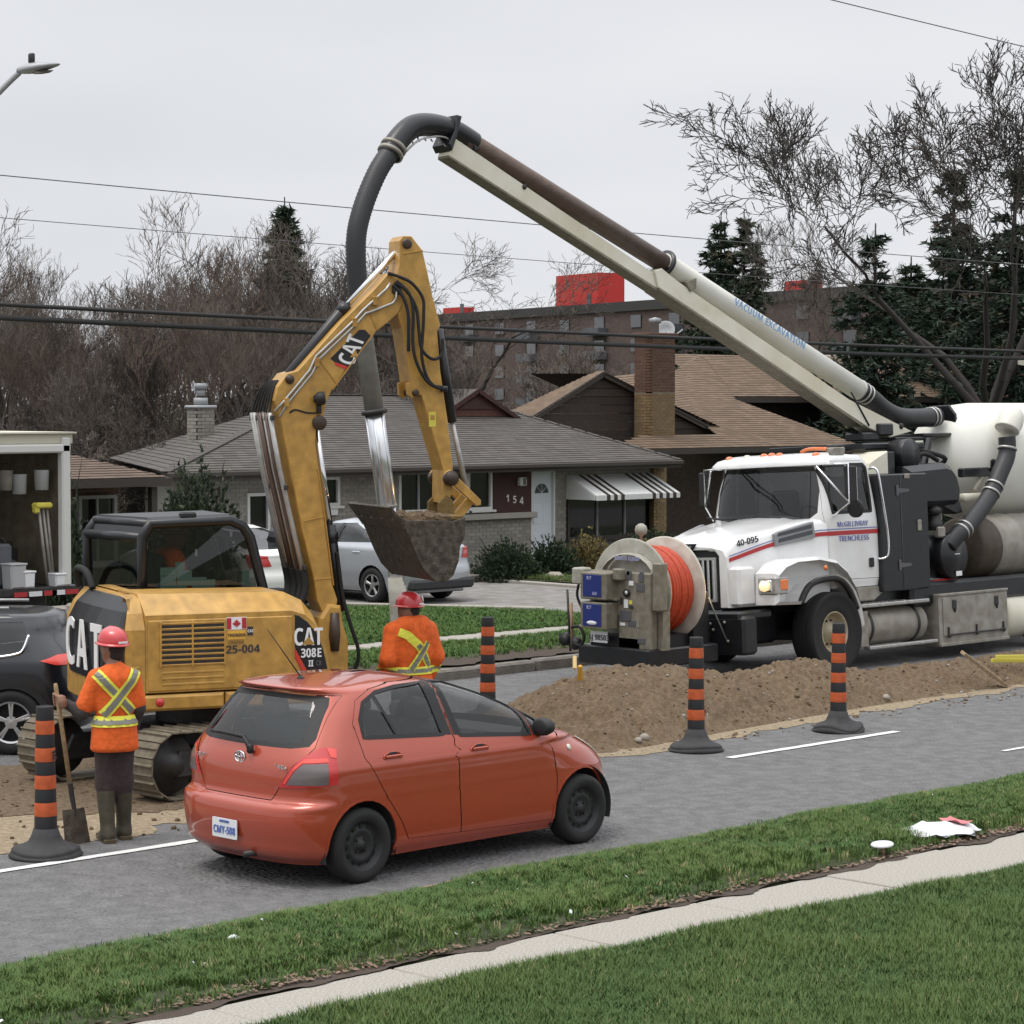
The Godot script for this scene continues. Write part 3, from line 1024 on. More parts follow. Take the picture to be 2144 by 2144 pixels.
# a road wheel, axle along z, outer face towards +z * side
func wheel(parent: Node, c: Vector3, r: float, wid: float, rim: float, side: float, rim_mat: Material, style := "steel", tyre_mat: Material = null) -> void:
	var xf := Transform3D(Basis(Vector3.RIGHT, V3(0, 0, side), V3(0, -side, 0)), c)
	var st := mb(true)
	var prof := [[rim * 0.96, -wid * 0.5], [rim + 0.02, -wid * 0.5], [r - 0.03, -wid * 0.5], [r - 0.006, -wid * 0.40], [r, -wid * 0.2], [r, wid * 0.2], [r - 0.006, wid * 0.40], [r - 0.03, wid * 0.5], [(r + rim) * 0.5, wid * 0.54], [rim + 0.016, wid * 0.5], [rim * 0.98, wid * 0.44]]
	lathe(st, prof, 40, xf, false)
	var t := put("wheel", st, tyre_mat if tyre_mat else M.rubber, parent)
	st = mb(true)
	if style == "steel":
		lathe(st, [[rim, wid * 0.46], [rim * 0.95, wid * 0.42], [rim * 0.90, wid * 0.26], [rim * 0.78, wid * 0.22], [rim * 0.66, wid * 0.30], [rim * 0.52, wid * 0.31], [rim * 0.40, wid * 0.22], [rim * 0.24, wid * 0.24], [rim * 0.2, wid * 0.34], [0.0, wid * 0.35]], 36, xf, false)
	else:
		lathe(st, [[rim, wid * 0.46], [rim * 0.94, wid * 0.44], [rim * 0.90, wid * 0.2], [rim * 0.88, -wid * 0.2], [0.0, -wid * 0.2]], 36, xf, false)
	put("rim", st, rim_mat if style == "steel" else M.interior_dark, t)
	st = mb()
	if style == "steel":
		for i in 12:
			var a := TAU * i / 12
			lathe(st, [[0.0, 0.0], [0.016, 0.0], [0.018, 0.004], [0.0, 0.004]], 8, xf * Transform3D(Basis(), V3(cos(a) * rim * 0.72, wid * 0.27, sin(a) * rim * 0.72)))
		put("vent_holes", st, M.black_gloss, t).set_meta("kind", "stuff")
		st = mb()
		for i in 4:
			var a := TAU * (i + 0.5) / 4
			lathe(st, [[0.0, 0.0], [0.011, 0.0], [0.009, 0.02], [0.0, 0.022]], 6, xf * Transform3D(Basis(), V3(cos(a) * rim * 0.30, wid * 0.22, sin(a) * rim * 0.30)))
		put("wheel_nuts", st, M.dark_steel, t).set_meta("kind", "stuff")
	else:
		for i in 5:
			var a := TAU * (i + 0.25) / 5
			for e in [-0.09, 0.09]:
				var d := V3(cos(a + e), 0, sin(a + e))
				var f := fr(Vector3.ZERO, d, Vector3.UP)
				box(st, V3(rim * 0.55, 0, 0), V3(rim * 0.86, 0.03, 0.028), 0.006, xf * Transform3D(Basis(), V3(0, wid * 0.34, 0)) * f)
		lathe(st, [[0.07, wid * 0.3], [0.065, wid * 0.4], [0.0, wid * 0.42]], 14, xf)
		lathe(st, [[rim * 1.0, wid * 0.44], [rim * 0.98, wid * 0.47], [rim * 0.9, wid * 0.43]], 36, xf, false)
		put("spokes", st, rim_mat, t)

func seat(st: SurfaceTool, x: float, z: float, y: float, w := 0.48) -> void:
	box(st, V3(x + 0.1, y + 0.10, z), V3(0.5, 0.18, w), 0.05)
	box(st, V3(-0.0, 0.32, 0), V3(0.16, 0.62, w), 0.05, Transform3D(Basis(V3(0, 0, 1), 0.25), V3(x - 0.14, y + 0.12, z)))
	box(st, V3(-0.02, 0.74, 0), V3(0.11, 0.19, 0.27), 0.04, Transform3D(Basis(V3(0, 0, 1), 0.25), V3(x - 0.14, y + 0.10, z)))

func build_red_car() -> void:
	var car := thing("red_hatchback", "orange red five door hatchback driving in the near lane", "car", W(12.0, 15.11, 0.0))
	var b := Sliced.new()
	b.host = self
	b.ys = [0.17, 0.25, 0.35, 0.48, 0.58, 0.63, 0.66, 0.72, 0.80, 0.89, 0.93, 0.97, 1.03, 1.1, 1.2, 1.3, 1.4, 1.45, 1.475, 1.50, 1.52, 1.53]
	b.xr = [0.16, 0.05, 0.02, 0.0, 0.005, 0.03, 0.085, 0.10, 0.10, 0.11, 0.12, 0.135, 0.165, 0.205, 0.27, 0.34, 0.42, 0.45, 0.40, 0.52, 0.80, 1.25]
	b.xf = [3.60, 3.70, 3.79, 3.82, 3.80, 3.78, 3.76, 3.70, 3.58, 3.40, 3.27, 3.12, 2.99, 2.85, 2.63, 2.38, 2.08, 1.90, 1.78, 1.64, 1.52, 1.42]
	b.wd = [0.76, 0.805, 0.825, 0.834, 0.838, 0.840, 0.842, 0.844, 0.848, 0.850, 0.838, 0.824, 0.80, 0.77, 0.727, 0.683, 0.632, 0.60, 0.575, 0.50, 0.36, 0.04]
	b.lr = []
	b.lf = []
	for y in b.ys:
		b.lr.append(0.44 if y < 0.63 else 0.40)
		b.lf.append(0.95 if y < 0.9 else (0.62 if y < 1.0 else 0.52))
	b.nr = 3.0
	b.nf = 2.5
	var rw := Vector2(0.67, 0.295)
	var fw := Vector2(3.13, 0.295)
	var arch := [circle2(rw, 0.355), circle2(fw, 0.355)]
	var win1 := V2A([0.73, 1.115, 1.55, 1.068, 1.49, 1.47, 1.2, 1.462, 0.98, 1.435, 0.82, 1.37, 0.74, 1.25])
	var win2 := V2A([1.73, 1.045, 2.50, 0.985, 2.47, 1.20, 2.32, 1.29, 2.12, 1.375, 1.9, 1.435, 1.64, 1.468])
	var win3 := V2A([2.545, 0.985, 2.84, 0.99, 2.52, 1.175])
	var door1 := V2A([1.15, 0.29, 1.715, 0.272, 1.672, 0.7, 1.645, 1.05, 1.585, 1.49, 1.2, 1.492, 0.93, 1.462, 0.75, 1.39, 0.66, 1.23, 0.69, 0.97, 0.90, 0.66, 1.06, 0.45])
	var door2 := V2A([1.725, 0.272, 2.80, 0.245, 2.80, 0.6, 2.72, 0.90, 2.90, 0.985, 2.5, 1.23, 2.34, 1.325, 2.13, 1.41, 1.9, 1.466, 1.597, 1.492, 1.655, 1.05, 1.682, 0.7])
	var rear_glass := V2A([-0.02, 1.05, 0.5, 1.055, 0.64, 1.075, 0.655, 1.13, 0.585, 1.36, 0.55, 1.42, 0.50, 1.432, -0.02, 1.44])
	var front_glass := V2A([-0.02, 1.0, 0.66, 1.0, 0.6, 1.18, 0.5, 1.40, 0.3, 1.445, -0.02, 1.452])
	var lamp := V2A([0.50, 0.765, 0.74, 0.775])
	var o_win1 := b.outline(win1, "from_side")
	var o_win2 := b.outline(win2, "from_side")
	var o_win3 := b.outline(win3, "from_side")
	var o_d1 := b.outline(door1, "from_side")
	var o_d2 := b.outline(door2, "from_side")
	var o_rg := b.outline(rear_glass, "from_rear")
	var o_fg := b.outline(front_glass, "from_front")
	var o_a := [b.outline(arch[0], "from_side"), b.outline(arch[1], "from_side")]
	# the tail lamp wraps the corner: inner edge from the rear view, outer edge from the side view
	var o_lamp := PackedVector2Array()
	for p in [[0.47, 0.765], [0.56, 0.90], [0.63, 1.0], [0.70, 1.06]]: o_lamp.append(b.from_rear(Vector2(p[0], p[1])))
	for p in [[0.36, 1.075], [0.44, 1.06], [0.40, 0.93], [0.40, 0.80], [0.34, 0.79]]: o_lamp.append(b.from_side(Vector2(p[0], p[1])))
	var lid := PackedVector2Array()
	for p in [[-0.02, 0.665], [0.40, 0.665], [0.46, 0.75], [0.57, 0.925], [0.66, 1.03], [0.68, 1.07], [0.59, 1.43], [-0.02, 1.455]]: lid.append(Vector2(p[0], p[1]))
	var o_lid := b.outline(lid, "from_rear")
	var gap_lid: PackedVector2Array = Geometry2D.offset_polygon(o_lid, 0.006)[0]
	var g1: PackedVector2Array = Geometry2D.offset_polygon(o_d1, 0.0035)[0]
	var g2: PackedVector2Array = Geometry2D.offset_polygon(o_d2, 0.0035)[0]
	surf_part("body", b, [], [g1, g2, gap_lid, o_fg, o_lamp, o_a[0], o_a[1]], 0.0, [1.0, -1.0], M.red_paint, car, 0.05, 0.02)
	var hatch := surf_part("tailgate", b, [o_lid], [o_rg], 0.001, [1.0, -1.0], M.red_paint, car, 0.05, 0.02)
	surf_part("rear_window", b, [o_rg], [], -0.004, [1.0, -1.0], M.auto_glass, hatch)
	var st := mb()
	var inner := b.outline(V2A([-0.05, 1.085, 0.46, 1.09, 0.56, 1.115, 0.50, 1.36, 0.46, 1.395, -0.05, 1.41]), "from_rear")
	surf_part("window_frit", b, [o_rg], [inner], -0.0015, [1.0, -1.0], M.plastic_black, hatch)
	for s in [1.0, -1.0]:
		for d in [[o_d1, [o_win1]], [o_d2, [o_win2, o_win3]]]:
			var dr := surf_part("door", b, [d[0]], d[1], 0.0, [s], M.red_paint, car, 0.05, 0.02)
			for w in d[1]:
				surf_part("window", b, [w], [], -0.006, [s], M.auto_glass, dr)
				st = mb()
				b.band(st, w, 0.032, 0.004, s)
				put("window_seal", st, M.plastic_black, dr)
			var hx: float = 0.97 if d[0] == o_d1 else 1.90
			var hy: float = 0.952 if d[0] == o_d1 else 0.925
			var p := b.from_side(Vector2(hx, hy))
			var c := b.at(p.x, p.y, s)
			var n := b.normal(p.x, p.y, s)
			st = mb(true)
			var ring := []
			for k in 5:
				var rr := []
				for j in 20:
					var a := TAU * j / 20
					var e: Array = [[1.0, 0.0], [0.97, 0.006], [0.80, 0.007], [0.72, -0.004], [0.3, -0.012]][k]
					rr.append(c + V3(cos(a) * 0.105 * e[0], sin(a) * 0.042 * e[0], 0) + n * (e[1] + 0.001))
				ring.append(rr)
			loft(st, ring, true, true)
			var hd := put("handle", st, M.red_paint, dr)
			st = mb()
			box(st, c + V3(0, 0.004, s * 0.018), V3(0.17, 0.026, 0.014), 0.006)
			put("grip", st, M.red_paint, hd)
			st = mb()
			box(st, c + V3(-0.005, 0.030, s * 0.004), V3(0.075, 0.022, 0.008), 0.003)
			put("recess", st, M.interior_dark, hd)
		# black pillar covers between the doors and a black corner by the mirror
		surf_part("pillar_trim", b, [b.outline(V2A([1.555, 1.065, 1.638, 1.058, 1.578, 1.475, 1.495, 1.475]), "from_side")], [], 0.0025, [s], M.plastic_black, car)
		surf_part("pillar_trim", b, [b.outline(V2A([1.662, 1.055, 1.725, 1.048, 1.635, 1.472, 1.603, 1.474]), "from_side")], [], 0.0025, [s], M.plastic_black, car)
		# quarter divider of the rear side window
		surf_part("window_bar", b, [b.outline(V2A([1.06, 1.095, 1.09, 1.093, 0.955, 1.43, 0.93, 1.425]), "from_side")], [], 0.003, [s], M.plastic_black, car)
		# door mirror
		var mp := b.from_side(Vector2(2.62, 1.04))
		var mc := b.at(mp.x, mp.y, s) + V3(0.0, 0.0, s * 0.10)
		st = mb(true)
		var rg := []
		for k in 6:
			var e: Array = [[-0.07, 0.7], [-0.06, 0.95], [-0.02, 1.0], [0.03, 0.85], [0.06, 0.55], [0.075, 0.15]][k]
			var rr := []
			for j in 16:
				var a := TAU * j / 16
				rr.append(mc + V3(e[0], sin(a) * 0.075 * e[1], cos(a) * 0.10 * e[1]))
			rg.append(rr)
		loft(st, rg, true, true)
		box(st, mc + V3(0, -0.05, -s * 0.09), V3(0.07, 0.04, 0.08), 0.01)
		put("mirror", st, M.plastic_black, car)
		surf_part("mirror_corner", b, [b.outline(V2A([2.62, 0.975, 2.90, 0.982, 2.66, 1.11]), "from_side")], [], 0.004, [s], M.plastic_black, car)
		# wheel arches: lips and dark liners
		for k in 2:
			st = mb()
			b.band(st, o_a[k], 0.016, 0.005, s)
			put("wheel_arch", st, M.red_paint, car)
			var wc: Vector2 = [rw, fw][k]
			st = mb(true)
			var rows := []
			for e in [[0.37, 0.80], [0.37, 0.5], [0.02, 0.48]]:
				var rr := []
				for j in 25:
					var a := PI * (1.1 - 1.2 * j / 24)
					rr.append(V3(wc.x + cos(a) * e[0], wc.y + sin(a) * e[0], s * e[1]))
				rows.append(rr)
			loft(st, rows, false, false)
			put("arch_liner", st, M.interior_dark, car)
			wheel(car, V3(wc.x, 0.292, s * 0.745), 0.292, 0.185, 0.195, s, M.wheel_black)
		# tail lamp
		var tl := surf_part("tail_lamp", b, [o_lamp], [], 0.006, [s], M.lamp_red, car, 0.04, 0.02)
		var sm := PackedVector2Array()
		for p in [[0.545, 0.79], [0.60, 0.885], [0.66, 0.95]]: sm.append(b.from_rear(Vector2(p[0], p[1])))
		for p in [[0.335, 0.955], [0.32, 0.80]]: sm.append(b.from_side(Vector2(p[0], p[1])))
		surf_part("reversing_lens", b, [sm], [], 0.010, [s], M.lamp_smoke, tl, 0.04, 0.02)
		var br := PackedVector2Array()
		for p in [[0.515, 0.80], [0.60, 0.93], [0.655, 0.985]]: br.append(b.from_rear(Vector2(p[0], p[1])))
		br.append(b.from_side(Vector2(0.345, 0.995)))
		br.append(b.from_side(Vector2(0.345, 0.965)))
		for p in [[0.655, 0.955], [0.595, 0.893], [0.535, 0.795]]: br.append(b.from_rear(Vector2(p[0], p[1])))
		surf_part("brake_lens", b, [br], [], 0.0105, [s], M.lamp_red_bright, tl, 0.04, 0.02)
		var tp := PackedVector2Array()
		for p in [[0.37, 1.07], [0.435, 1.055], [0.41, 0.99], [0.37, 1.0]]: tp.append(b.from_side(Vector2(p[0], p[1])))
		surf_part("marker_lens", b, [tp], [], 0.0105, [s], M.lamp_red_bright, tl, 0.04, 0.02)
		# head lamp and side repeater
		var hl := PackedVector2Array()
		for p in [[3.22, 0.875], [3.36, 0.86], [3.52, 0.78], [3.60, 0.68], [3.50, 0.70], [3.36, 0.80]]: hl.append(b.from_side(Vector2(p[0], p[1])))
		surf_part("headlight", b, [hl], [], 0.008, [s], M.lamp_clear, car, 0.04, 0.02)
		var rp := b.from_side(Vector2(2.97, 0.83))
		st = mb(true)
		lathe(st, [[0.03, 0.0], [0.026, 0.008], [0.0, 0.011]], 12, along(b.at(rp.x, rp.y, s), b.normal(rp.x, rp.y, s)))
		put("side_repeater", st, M.lamp_clear, car)
	surf_part("windscreen", b, [o_fg], [], -0.004, [1.0, -1.0], M.auto_glass, car)
	# bumper crease shadow line and step under the tailgate come from the body's own shape; valance below
	st = mb()
	box(st, V3(1.95, 0.19, 0), V3(3.2, 0.05, 1.3), 0.0)
	box(st, V3(1.95, 0.30, 0), V3(1.5, 0.25, 1.5), 0.02)
	put("floor_pan", st, M.interior_dark, car)
	st = mb(true)
	tube(st, [V3(-0.02, 0.235, 0.22), V3(0.18, 0.24, 0.25), V3(0.32, 0.25, 0.30)], 0.024, 12)
	put("tailpipe", st, M.dark_steel, car)
	st = mb(true)
	tube(st, smooth_path([V3(0.30, 0.24, 0.22), V3(0.30, 0.24, 0.42)], 2), 0.075, 14)
	put("silencer", st, M.dull_alu, car)
	# inside
	st = mb()
	for s in [1.0, -1.0]:
		seat(st, 2.0, s * 0.36, 0.42)
		seat(st, 1.1, s * 0.33, 0.46, 0.62)
	put("seats", st, M.seat_grey, car)
	st = mb()
	box(st, V3(2.75, 0.88, 0), V3(0.5, 0.14, 1.35), 0.05)
	box(st, V3(0.45, 0.82, 0), V3(0.42, 0.03, 1.1), 0.01)
	put("dashboard", st, M.interior_dark, car)
	st = mb(true)
	var sw := []
	for i in 19:
		var a := TAU * i / 18
		sw.append(V3(2.42 - 0.07 * sin(a), 0.93 + 0.165 * sin(a), -0.36 + 0.18 * cos(a)))
	tube(st, sw, 0.014, 6, false)
	put("steering_wheel", st, M.interior_dark, car)
	var body_in := SurfaceTool.new()
	body_in.begin(Mesh.PRIMITIVE_TRIANGLES)
	var low := PackedVector2Array()
	low = b.outline(V2A([0.9, 0.26, 2.85, 0.26, 2.85, 0.95, 1.7, 1.03, 0.75, 1.09]), "from_side")
	for s in [1.0, -1.0]: b.patch(body_in, [low], [o_a[0], o_a[1]], -0.03, s)
	put("door_lining", body_in.commit(), M.seat_grey, car)
	surf_part("tailgate_lining", b, [b.outline(V2A([-0.05, 0.64, 0.66, 0.64, 0.66, 1.04, -0.05, 1.04]), "from_rear")], [], -0.04, [1.0, -1.0], M.interior_dark, car)
	# plate, badges, lock, wiper, aerial
	var rf := Transform3D(Basis(V3(0, 0, 1), V3(0, 1, 0), V3(-1, 0, 0)), V3(-0.012, 0.41, -0.02))
	st = mb()
	extr(st, rrect(-0.152, -0.076, 0.152, 0.076, 0.012), 0.0, 0.006, rf, 0.001)
	var pl := put("number_plate", st, M.plate_white, car)
	letters("CMY-508", 0.058, M.print_blue, pl, rf * Transform3D(Basis(), V3(0, -0.014, 0.008)), 0.82, "lettering", 700)
	letters("ONTARIO", 0.019, M.print_blue, pl, rf * Transform3D(Basis(), V3(0, 0.053, 0.008)), 1.0)
	var hx: float = b.at(0.02, 0.955, 1.0).x - 0.004
	var hf := Transform3D(Basis(V3(0, 0, 1), V3(0, 1, 0), V3(-1, 0, 0)), V3(hx, 0.955, 0))
	st = mb(true)
	for e in [[0.058, 0.042, 0.0], [0.022, 0.042, 0.0], [0.052, 0.017, 0.018]]:
		var pts := []
		for i in 25:
			var a := TAU * i / 24
			pts.append(hf * V3(cos(a) * e[0], sin(a) * e[1] + e[2], 0.004))
		tube(st, pts, 0.0075, 6, false)
	put("badge", st, M.chrome, car)
	var f2 := Transform3D(hf.basis, V3(hx + 0.012, 0.92, 0.47))
	letters("YARIS", 0.03, M.chrome, car, f2, 1.3, "badge")
	letters("TOYOTA", 0.026, M.chrome, car, Transform3D(hf.basis, V3(hx + 0.016, 0.925, -0.50)), 1.0, "badge")
	# triangular sticker and two small flower stickers
	st = mb()
	extr(st, V2A([-0.045, 0.02, -0.03, 0.04, 0.03, 0.04, 0.045, 0.02, 0.0, -0.045]), 0.0, 0.003, Transform3D(hf.basis, V3(hx + 0.006, 0.83, 0.30)))
	put("sticker", st, M.print_white, car)
	st = mb()
	extr(st, V2A([-0.026, 0.015, -0.018, 0.026, 0.018, 0.026, 0.026, 0.015, 0.0, -0.024]), 0.0, 0.0045, Transform3D(hf.basis, V3(hx + 0.006, 0.832, 0.30)))
	put("sticker", st, M.sticker_grey, car)
	st = mb()
	for q in [[0.86, -0.52], [0.80, -0.545]]:
		lathe(st, [[0.017, 0.0], [0.015, 0.003], [0.0, 0.003]], 6, Transform3D(Basis(V3(0, 0, 1), V3(-1, 0, 0), V3(0, 1, 0)), V3(hx + 0.02, q[0], q[1])))
	put("sticker", st, M.print_white, car)
	st = mb(true)
	lathe(st, [[0.035, 0.0], [0.033, 0.008], [0.015, 0.010], [0.0, 0.004]], 14, Transform3D(Basis(V3(0, 0, 1), V3(-1, 0, 0), V3(0, 1, 0)), V3(hx - 0.002, 0.765, 0.0)))
	put("tailgate_lock", st, M.black_gloss, car)
	st = mb(true)
	var w0 := V3(0.125, 1.035, 0.13)
	tube(st, [w0, w0 + V3(-0.02, 0.01, 0.0), V3(0.14, 1.115, 0.02), V3(0.145, 1.125, -0.30)], [0.022, 0.02, 0.012, 0.008], 8)
	tube(st, [V3(0.147, 1.105, 0.04), V3(0.155, 1.12, -0.40)], 0.012, 6)
	box(st, V3(0.12, 1.03, 0.13), V3(0.05, 0.075, 0.05), 0.012)
	put("rear_wiper", st, M.plastic_black, car)
	st = mb(true)
	lathe(st, [[0.035, 0.0], [0.03, 0.015], [0.012, 0.035], [0.0, 0.04]], 12, Transform3D(Basis(), V3(0.74, 1.505, 0.0)))
	tube(st, [V3(0.74, 1.53, 0), V3(0.40, 1.93, 0)], [0.006, 0.003], 6)
	put("aerial", st, M.plastic_black, car)

# ---- marker tubes
func build_bollards() -> void:
	var P := [
		[W(11.60, 16.98), "orange and black marker tube beside the worker with the shovel", 1.23],
		[W(20.05, 17.28), "orange and black marker tube with torn lowest band in front of the soil heap", 1.21],
		[W(22.38, 17.18), "orange and black marker tube standing in front of the truck's front wheel", 1.22],
		[W(20.30, 20.70), "orange and black marker tube standing behind the red car near the far kerb", 1.20]]
	for i in P.size():
		var o := thing("marker_tube", P[i][1], "traffic bollard", P[i][0], i * 1.3, "orange and black striped marker tubes")
		var st := mb(true)
		var n := 36
		var rings := []
		# the heavy foot: uneven rubber skirt rising into a cone
		for e in [[0.29, 0.0, 1], [0.30, 0.018, 1], [0.285, 0.035, 1], [0.275, 0.045, 1], [0.28, 0.055, 1], [0.262, 0.075, 1], [0.20, 0.095, 0.6], [0.145, 0.125, 0.3], [0.12, 0.17, 0], [0.098, 0.235, 0]]:
			var ring := []
			for j in n:
				var a := TAU * j / n
				var w: float = e[2] * (0.012 * sin(a * 2 + i) + (0.02 * sin(a * 3 + i * 2.0) if i == 2 else 0.0))
				ring.append(V3(cos(a) * e[0], maxf(0.0, e[1] + w * (1.0 if e[1] > 0.02 else 0.3)), sin(a) * e[0]))
			rings.append(ring)
		loft(st, rings, true, true)
		put("base", st, M.bollard_base, o)
		var y := 0.225
		var top: float = P[i][2]
		var k := 9
		for b in k:
			var y0 := lerpf(y, top, float(b) / k)
			var y1 := lerpf(y, top, float(b + 1) / k)
			var r0 := lerpf(0.092, 0.070, float(b) / k)
			var r1 := lerpf(0.092, 0.070, float(b + 1) / k)
			st = mb(true)
			var pr := 0.003 if b % 2 else 0.0
			lathe(st, [[r0 + pr, y0], [r0 + pr + 0.001, y0 + 0.006], [r1 + pr + 0.001, y1 - 0.006], [r1 + pr, y1]], 24, Transform3D.IDENTITY, false)
			if b == k - 1: lathe(st, [[r1, y1], [r1 - 0.008, y1 + 0.004], [r1 - 0.01, y1 - 0.03], [0.0, y1 - 0.035]], 24, Transform3D.IDENTITY, false)
			var band := put("band", st, M.bollard_black if b % 2 == 0 else M.bollard_orange, o)
			if i == 1 and b == 1:
				band.set_meta("label", "torn orange band with a flap hanging loose")
				st = mb()
				var f := Transform3D(Basis(Vector3.UP, deg_to_rad(45) - o.rotation.y), Vector3.ZERO)
				extr(st, V2A([-0.035, y1 - 0.005, 0.045, y1 - 0.005, 0.012, y0 + 0.03]), 0.092, 0.098, f)
				put("tear", st, M.bollard_black, o)
				st = mb()
				box(st, V3(-0.02, (y0 + y1) * 0.5 + 0.005, 0.104), V3(0.012, 0.085, 0.006), 0.002, f * Transform3D(Basis(V3(0, 0, 1), 0.65), V3(0.04, 0.09, 0)))
				put("torn_flap", st, M.print_white, o)
			if i == 0 and b == 5:
				# stencilled lettering on the third orange band
				var f := Transform3D(Basis(Vector3.UP, deg_to_rad(38) - o.rotation.y), Vector3.ZERO)
				for q in [["COLE", 0.022, -0.02], ["SAFE", -0.008, -0.018], ["ALTON", -0.036, 0.002]]:
					letters(q[0], 0.024, M.print_black, band, f * Transform3D(Basis(), V3(q[2], (y0 + y1) * 0.5 + q[1], 0.081)), 0.9)

# ---- figures from blended capsules, meshed as surface nets
class Blob:
	var lo := Vector3.ZERO
	var c := 0.014
	var nx := 0
	var ny := 0
	var nz := 0
	var f := PackedFloat32Array()
	var k := 60.0
	func setup(a: Vector3, b: Vector3, cell: float, sharp := 60.0) -> void:
		lo = a; c = cell; k = sharp
		nx = int(ceil((b.x - a.x) / c)) + 1
		ny = int(ceil((b.y - a.y) / c)) + 1
		nz = int(ceil((b.z - a.z) / c)) + 1
		f.resize(nx * ny * nz)
		f.fill(0.0)
	# a tapered capsule, flattened along an axis by squash
	func cap(a: Vector3, b: Vector3, ra: float, rb: float, squash := Vector3.ONE) -> void:
		var inv := Vector3(1.0 / squash.x, 1.0 / squash.y, 1.0 / squash.z)
		var A := a * inv
		var B := b * inv
		var ab := B - A
		var l2 := maxf(ab.length_squared(), 1e-9)
		var m := maxf(ra, rb) + 0.07
		var q := Vector3(m, m, m) * squash
		var i0 := maxi(0, int((minf(a.x, b.x) - q.x - lo.x) / c))
		var i1 := mini(nx - 1, int((maxf(a.x, b.x) + q.x - lo.x) / c) + 1)
		var j0 := maxi(0, int((minf(a.y, b.y) - q.y - lo.y) / c))
		var j1 := mini(ny - 1, int((maxf(a.y, b.y) + q.y - lo.y) / c) + 1)
		var k0 := maxi(0, int((minf(a.z, b.z) - q.z - lo.z) / c))
		var k1 := mini(nz - 1, int((maxf(a.z, b.z) + q.z - lo.z) / c) + 1)
		var sc := minf(squash.x, minf(squash.y, squash.z))
		sc = lerpf(sc, 1.0, 0.5)
		for i in range(i0, i1 + 1):
			for j in range(j0, j1 + 1):
				var base := (i * ny + j) * nz
				for n in range(k0, k1 + 1):
					var p := Vector3(lo.x + i * c, lo.y + j * c, lo.z + n * c) * inv
					var t := clampf((p - A).dot(ab) / l2, 0.0, 1.0)
					var d := ((p - A - ab * t).length() - lerpf(ra, rb, t)) * sc
					if d < 0.07:
						f[base + n] += exp(-k * d)
	func val(i: int, j: int, n: int) -> float:
		var v := f[(i * ny + j) * nz + n]
		return v - 1.0
	func mesh(st: SurfaceTool, xf := Transform3D.IDENTITY) -> void:
		var ids := {}
		var pts: Array[Vector3] = []
		for i in nx - 1:
			for j in ny - 1:
				var b0 := (i * ny + j) * nz
				var b1 := b0 + nz
				var b2 := b0 + ny * nz
				var b3 := b2 + nz
				for n in nz - 1:
					var v := [f[b0 + n] - 1.0, f[b0 + n + 1] - 1.0, f[b1 + n] - 1.0, f[b1 + n + 1] - 1.0, f[b2 + n] - 1.0, f[b2 + n + 1] - 1.0, f[b3 + n] - 1.0, f[b3 + n + 1] - 1.0]
					var neg := 0
					for q in 8:
						if v[q] < 0: neg += 1
					if neg == 0 or neg == 8: continue
					var s := Vector3.ZERO
					var cnt := 0
					for e in [[0, 1], [2, 3], [4, 5], [6, 7], [0, 2], [1, 3], [4, 6], [5, 7], [0, 4], [1, 5], [2, 6], [3, 7]]:
						var va: float = v[e[0]]
						var vb: float = v[e[1]]
						if (va < 0) == (vb < 0): continue
						var la := log(maxf(va + 1.0, 1e-4))
						var lb := log(maxf(vb + 1.0, 1e-4))
						var t := la / (la - lb)
						s += corner(e[0]).lerp(corner(e[1]), t)
						cnt += 1
					ids[b0 + n] = pts.size()
					pts.append(lo + (Vector3(i, j, n) + s / cnt) * c)
		for i in range(1, nx - 1):
			for j in range(1, ny - 1):
				var b0 := (i * ny + j) * nz
				for n in range(1, nz - 1):
					var v0 := f[b0 + n] - 1.0
					for ax in 3:
						var step: int = [ny * nz, nz, 1][ax]
						var v1 := f[b0 + n + step] - 1.0
						if (v0 < 0) == (v1 < 0): continue
						var da: int = [nz, 1, ny * nz][ax]
						var db: int = [1, ny * nz, nz][ax]
						var o := b0 + n
						var q := [o - da - db, o - db, o, o - da]
						if not (ids.has(q[0]) and ids.has(q[1]) and ids.has(q[2]) and ids.has(q[3])): continue
						var w := []
						for z in q: w.append(xf * pts[ids[z]])
						if v0 < 0: w.reverse()
						st.add_vertex(w[0]); st.add_vertex(w[2]); st.add_vertex(w[1])
						st.add_vertex(w[0]); st.add_vertex(w[3]); st.add_vertex(w[2])
	func corner(q: int) -> Vector3:
		return Vector3(1.0 if q & 4 else 0.0, 1.0 if q & 2 else 0.0, 1.0 if q & 1 else 0.0)
	# signed value at a point (positive inside)
	func sample(p: Vector3) -> float:
		var g := (p - lo) / c
		var i := clampi(int(g.x), 0, nx - 2)
		var j := clampi(int(g.y), 0, ny - 2)
		var n := clampi(int(g.z), 0, nz - 2)
		var t := g - Vector3(i, j, n)
		var r := 0.0
		for q in 8:
			var w := (t.x if q & 4 else 1.0 - t.x) * (t.y if q & 2 else 1.0 - t.y) * (t.z if q & 1 else 1.0 - t.z)
			r += w * val(i + (1 if q & 4 else 0), j + (1 if q & 2 else 0), n + (1 if q & 1 else 0))
		return r
	# walks in from outside along d until it meets the surface
	func hit(from: Vector3, d: Vector3, far := 0.6) -> Vector3:
		var t := 0.0
		while t < far:
			if sample(from + d * t) > 0.0: return from + d * (t - 0.004)
			t += 0.008
		return from + d * far

func limb(bl: Blob, list: Array, grow := 0.0) -> void:
	for e in list:
		bl.cap(e[0], e[1], e[2] + grow, e[3] + grow, e[4] if e.size() > 4 else Vector3.ONE)

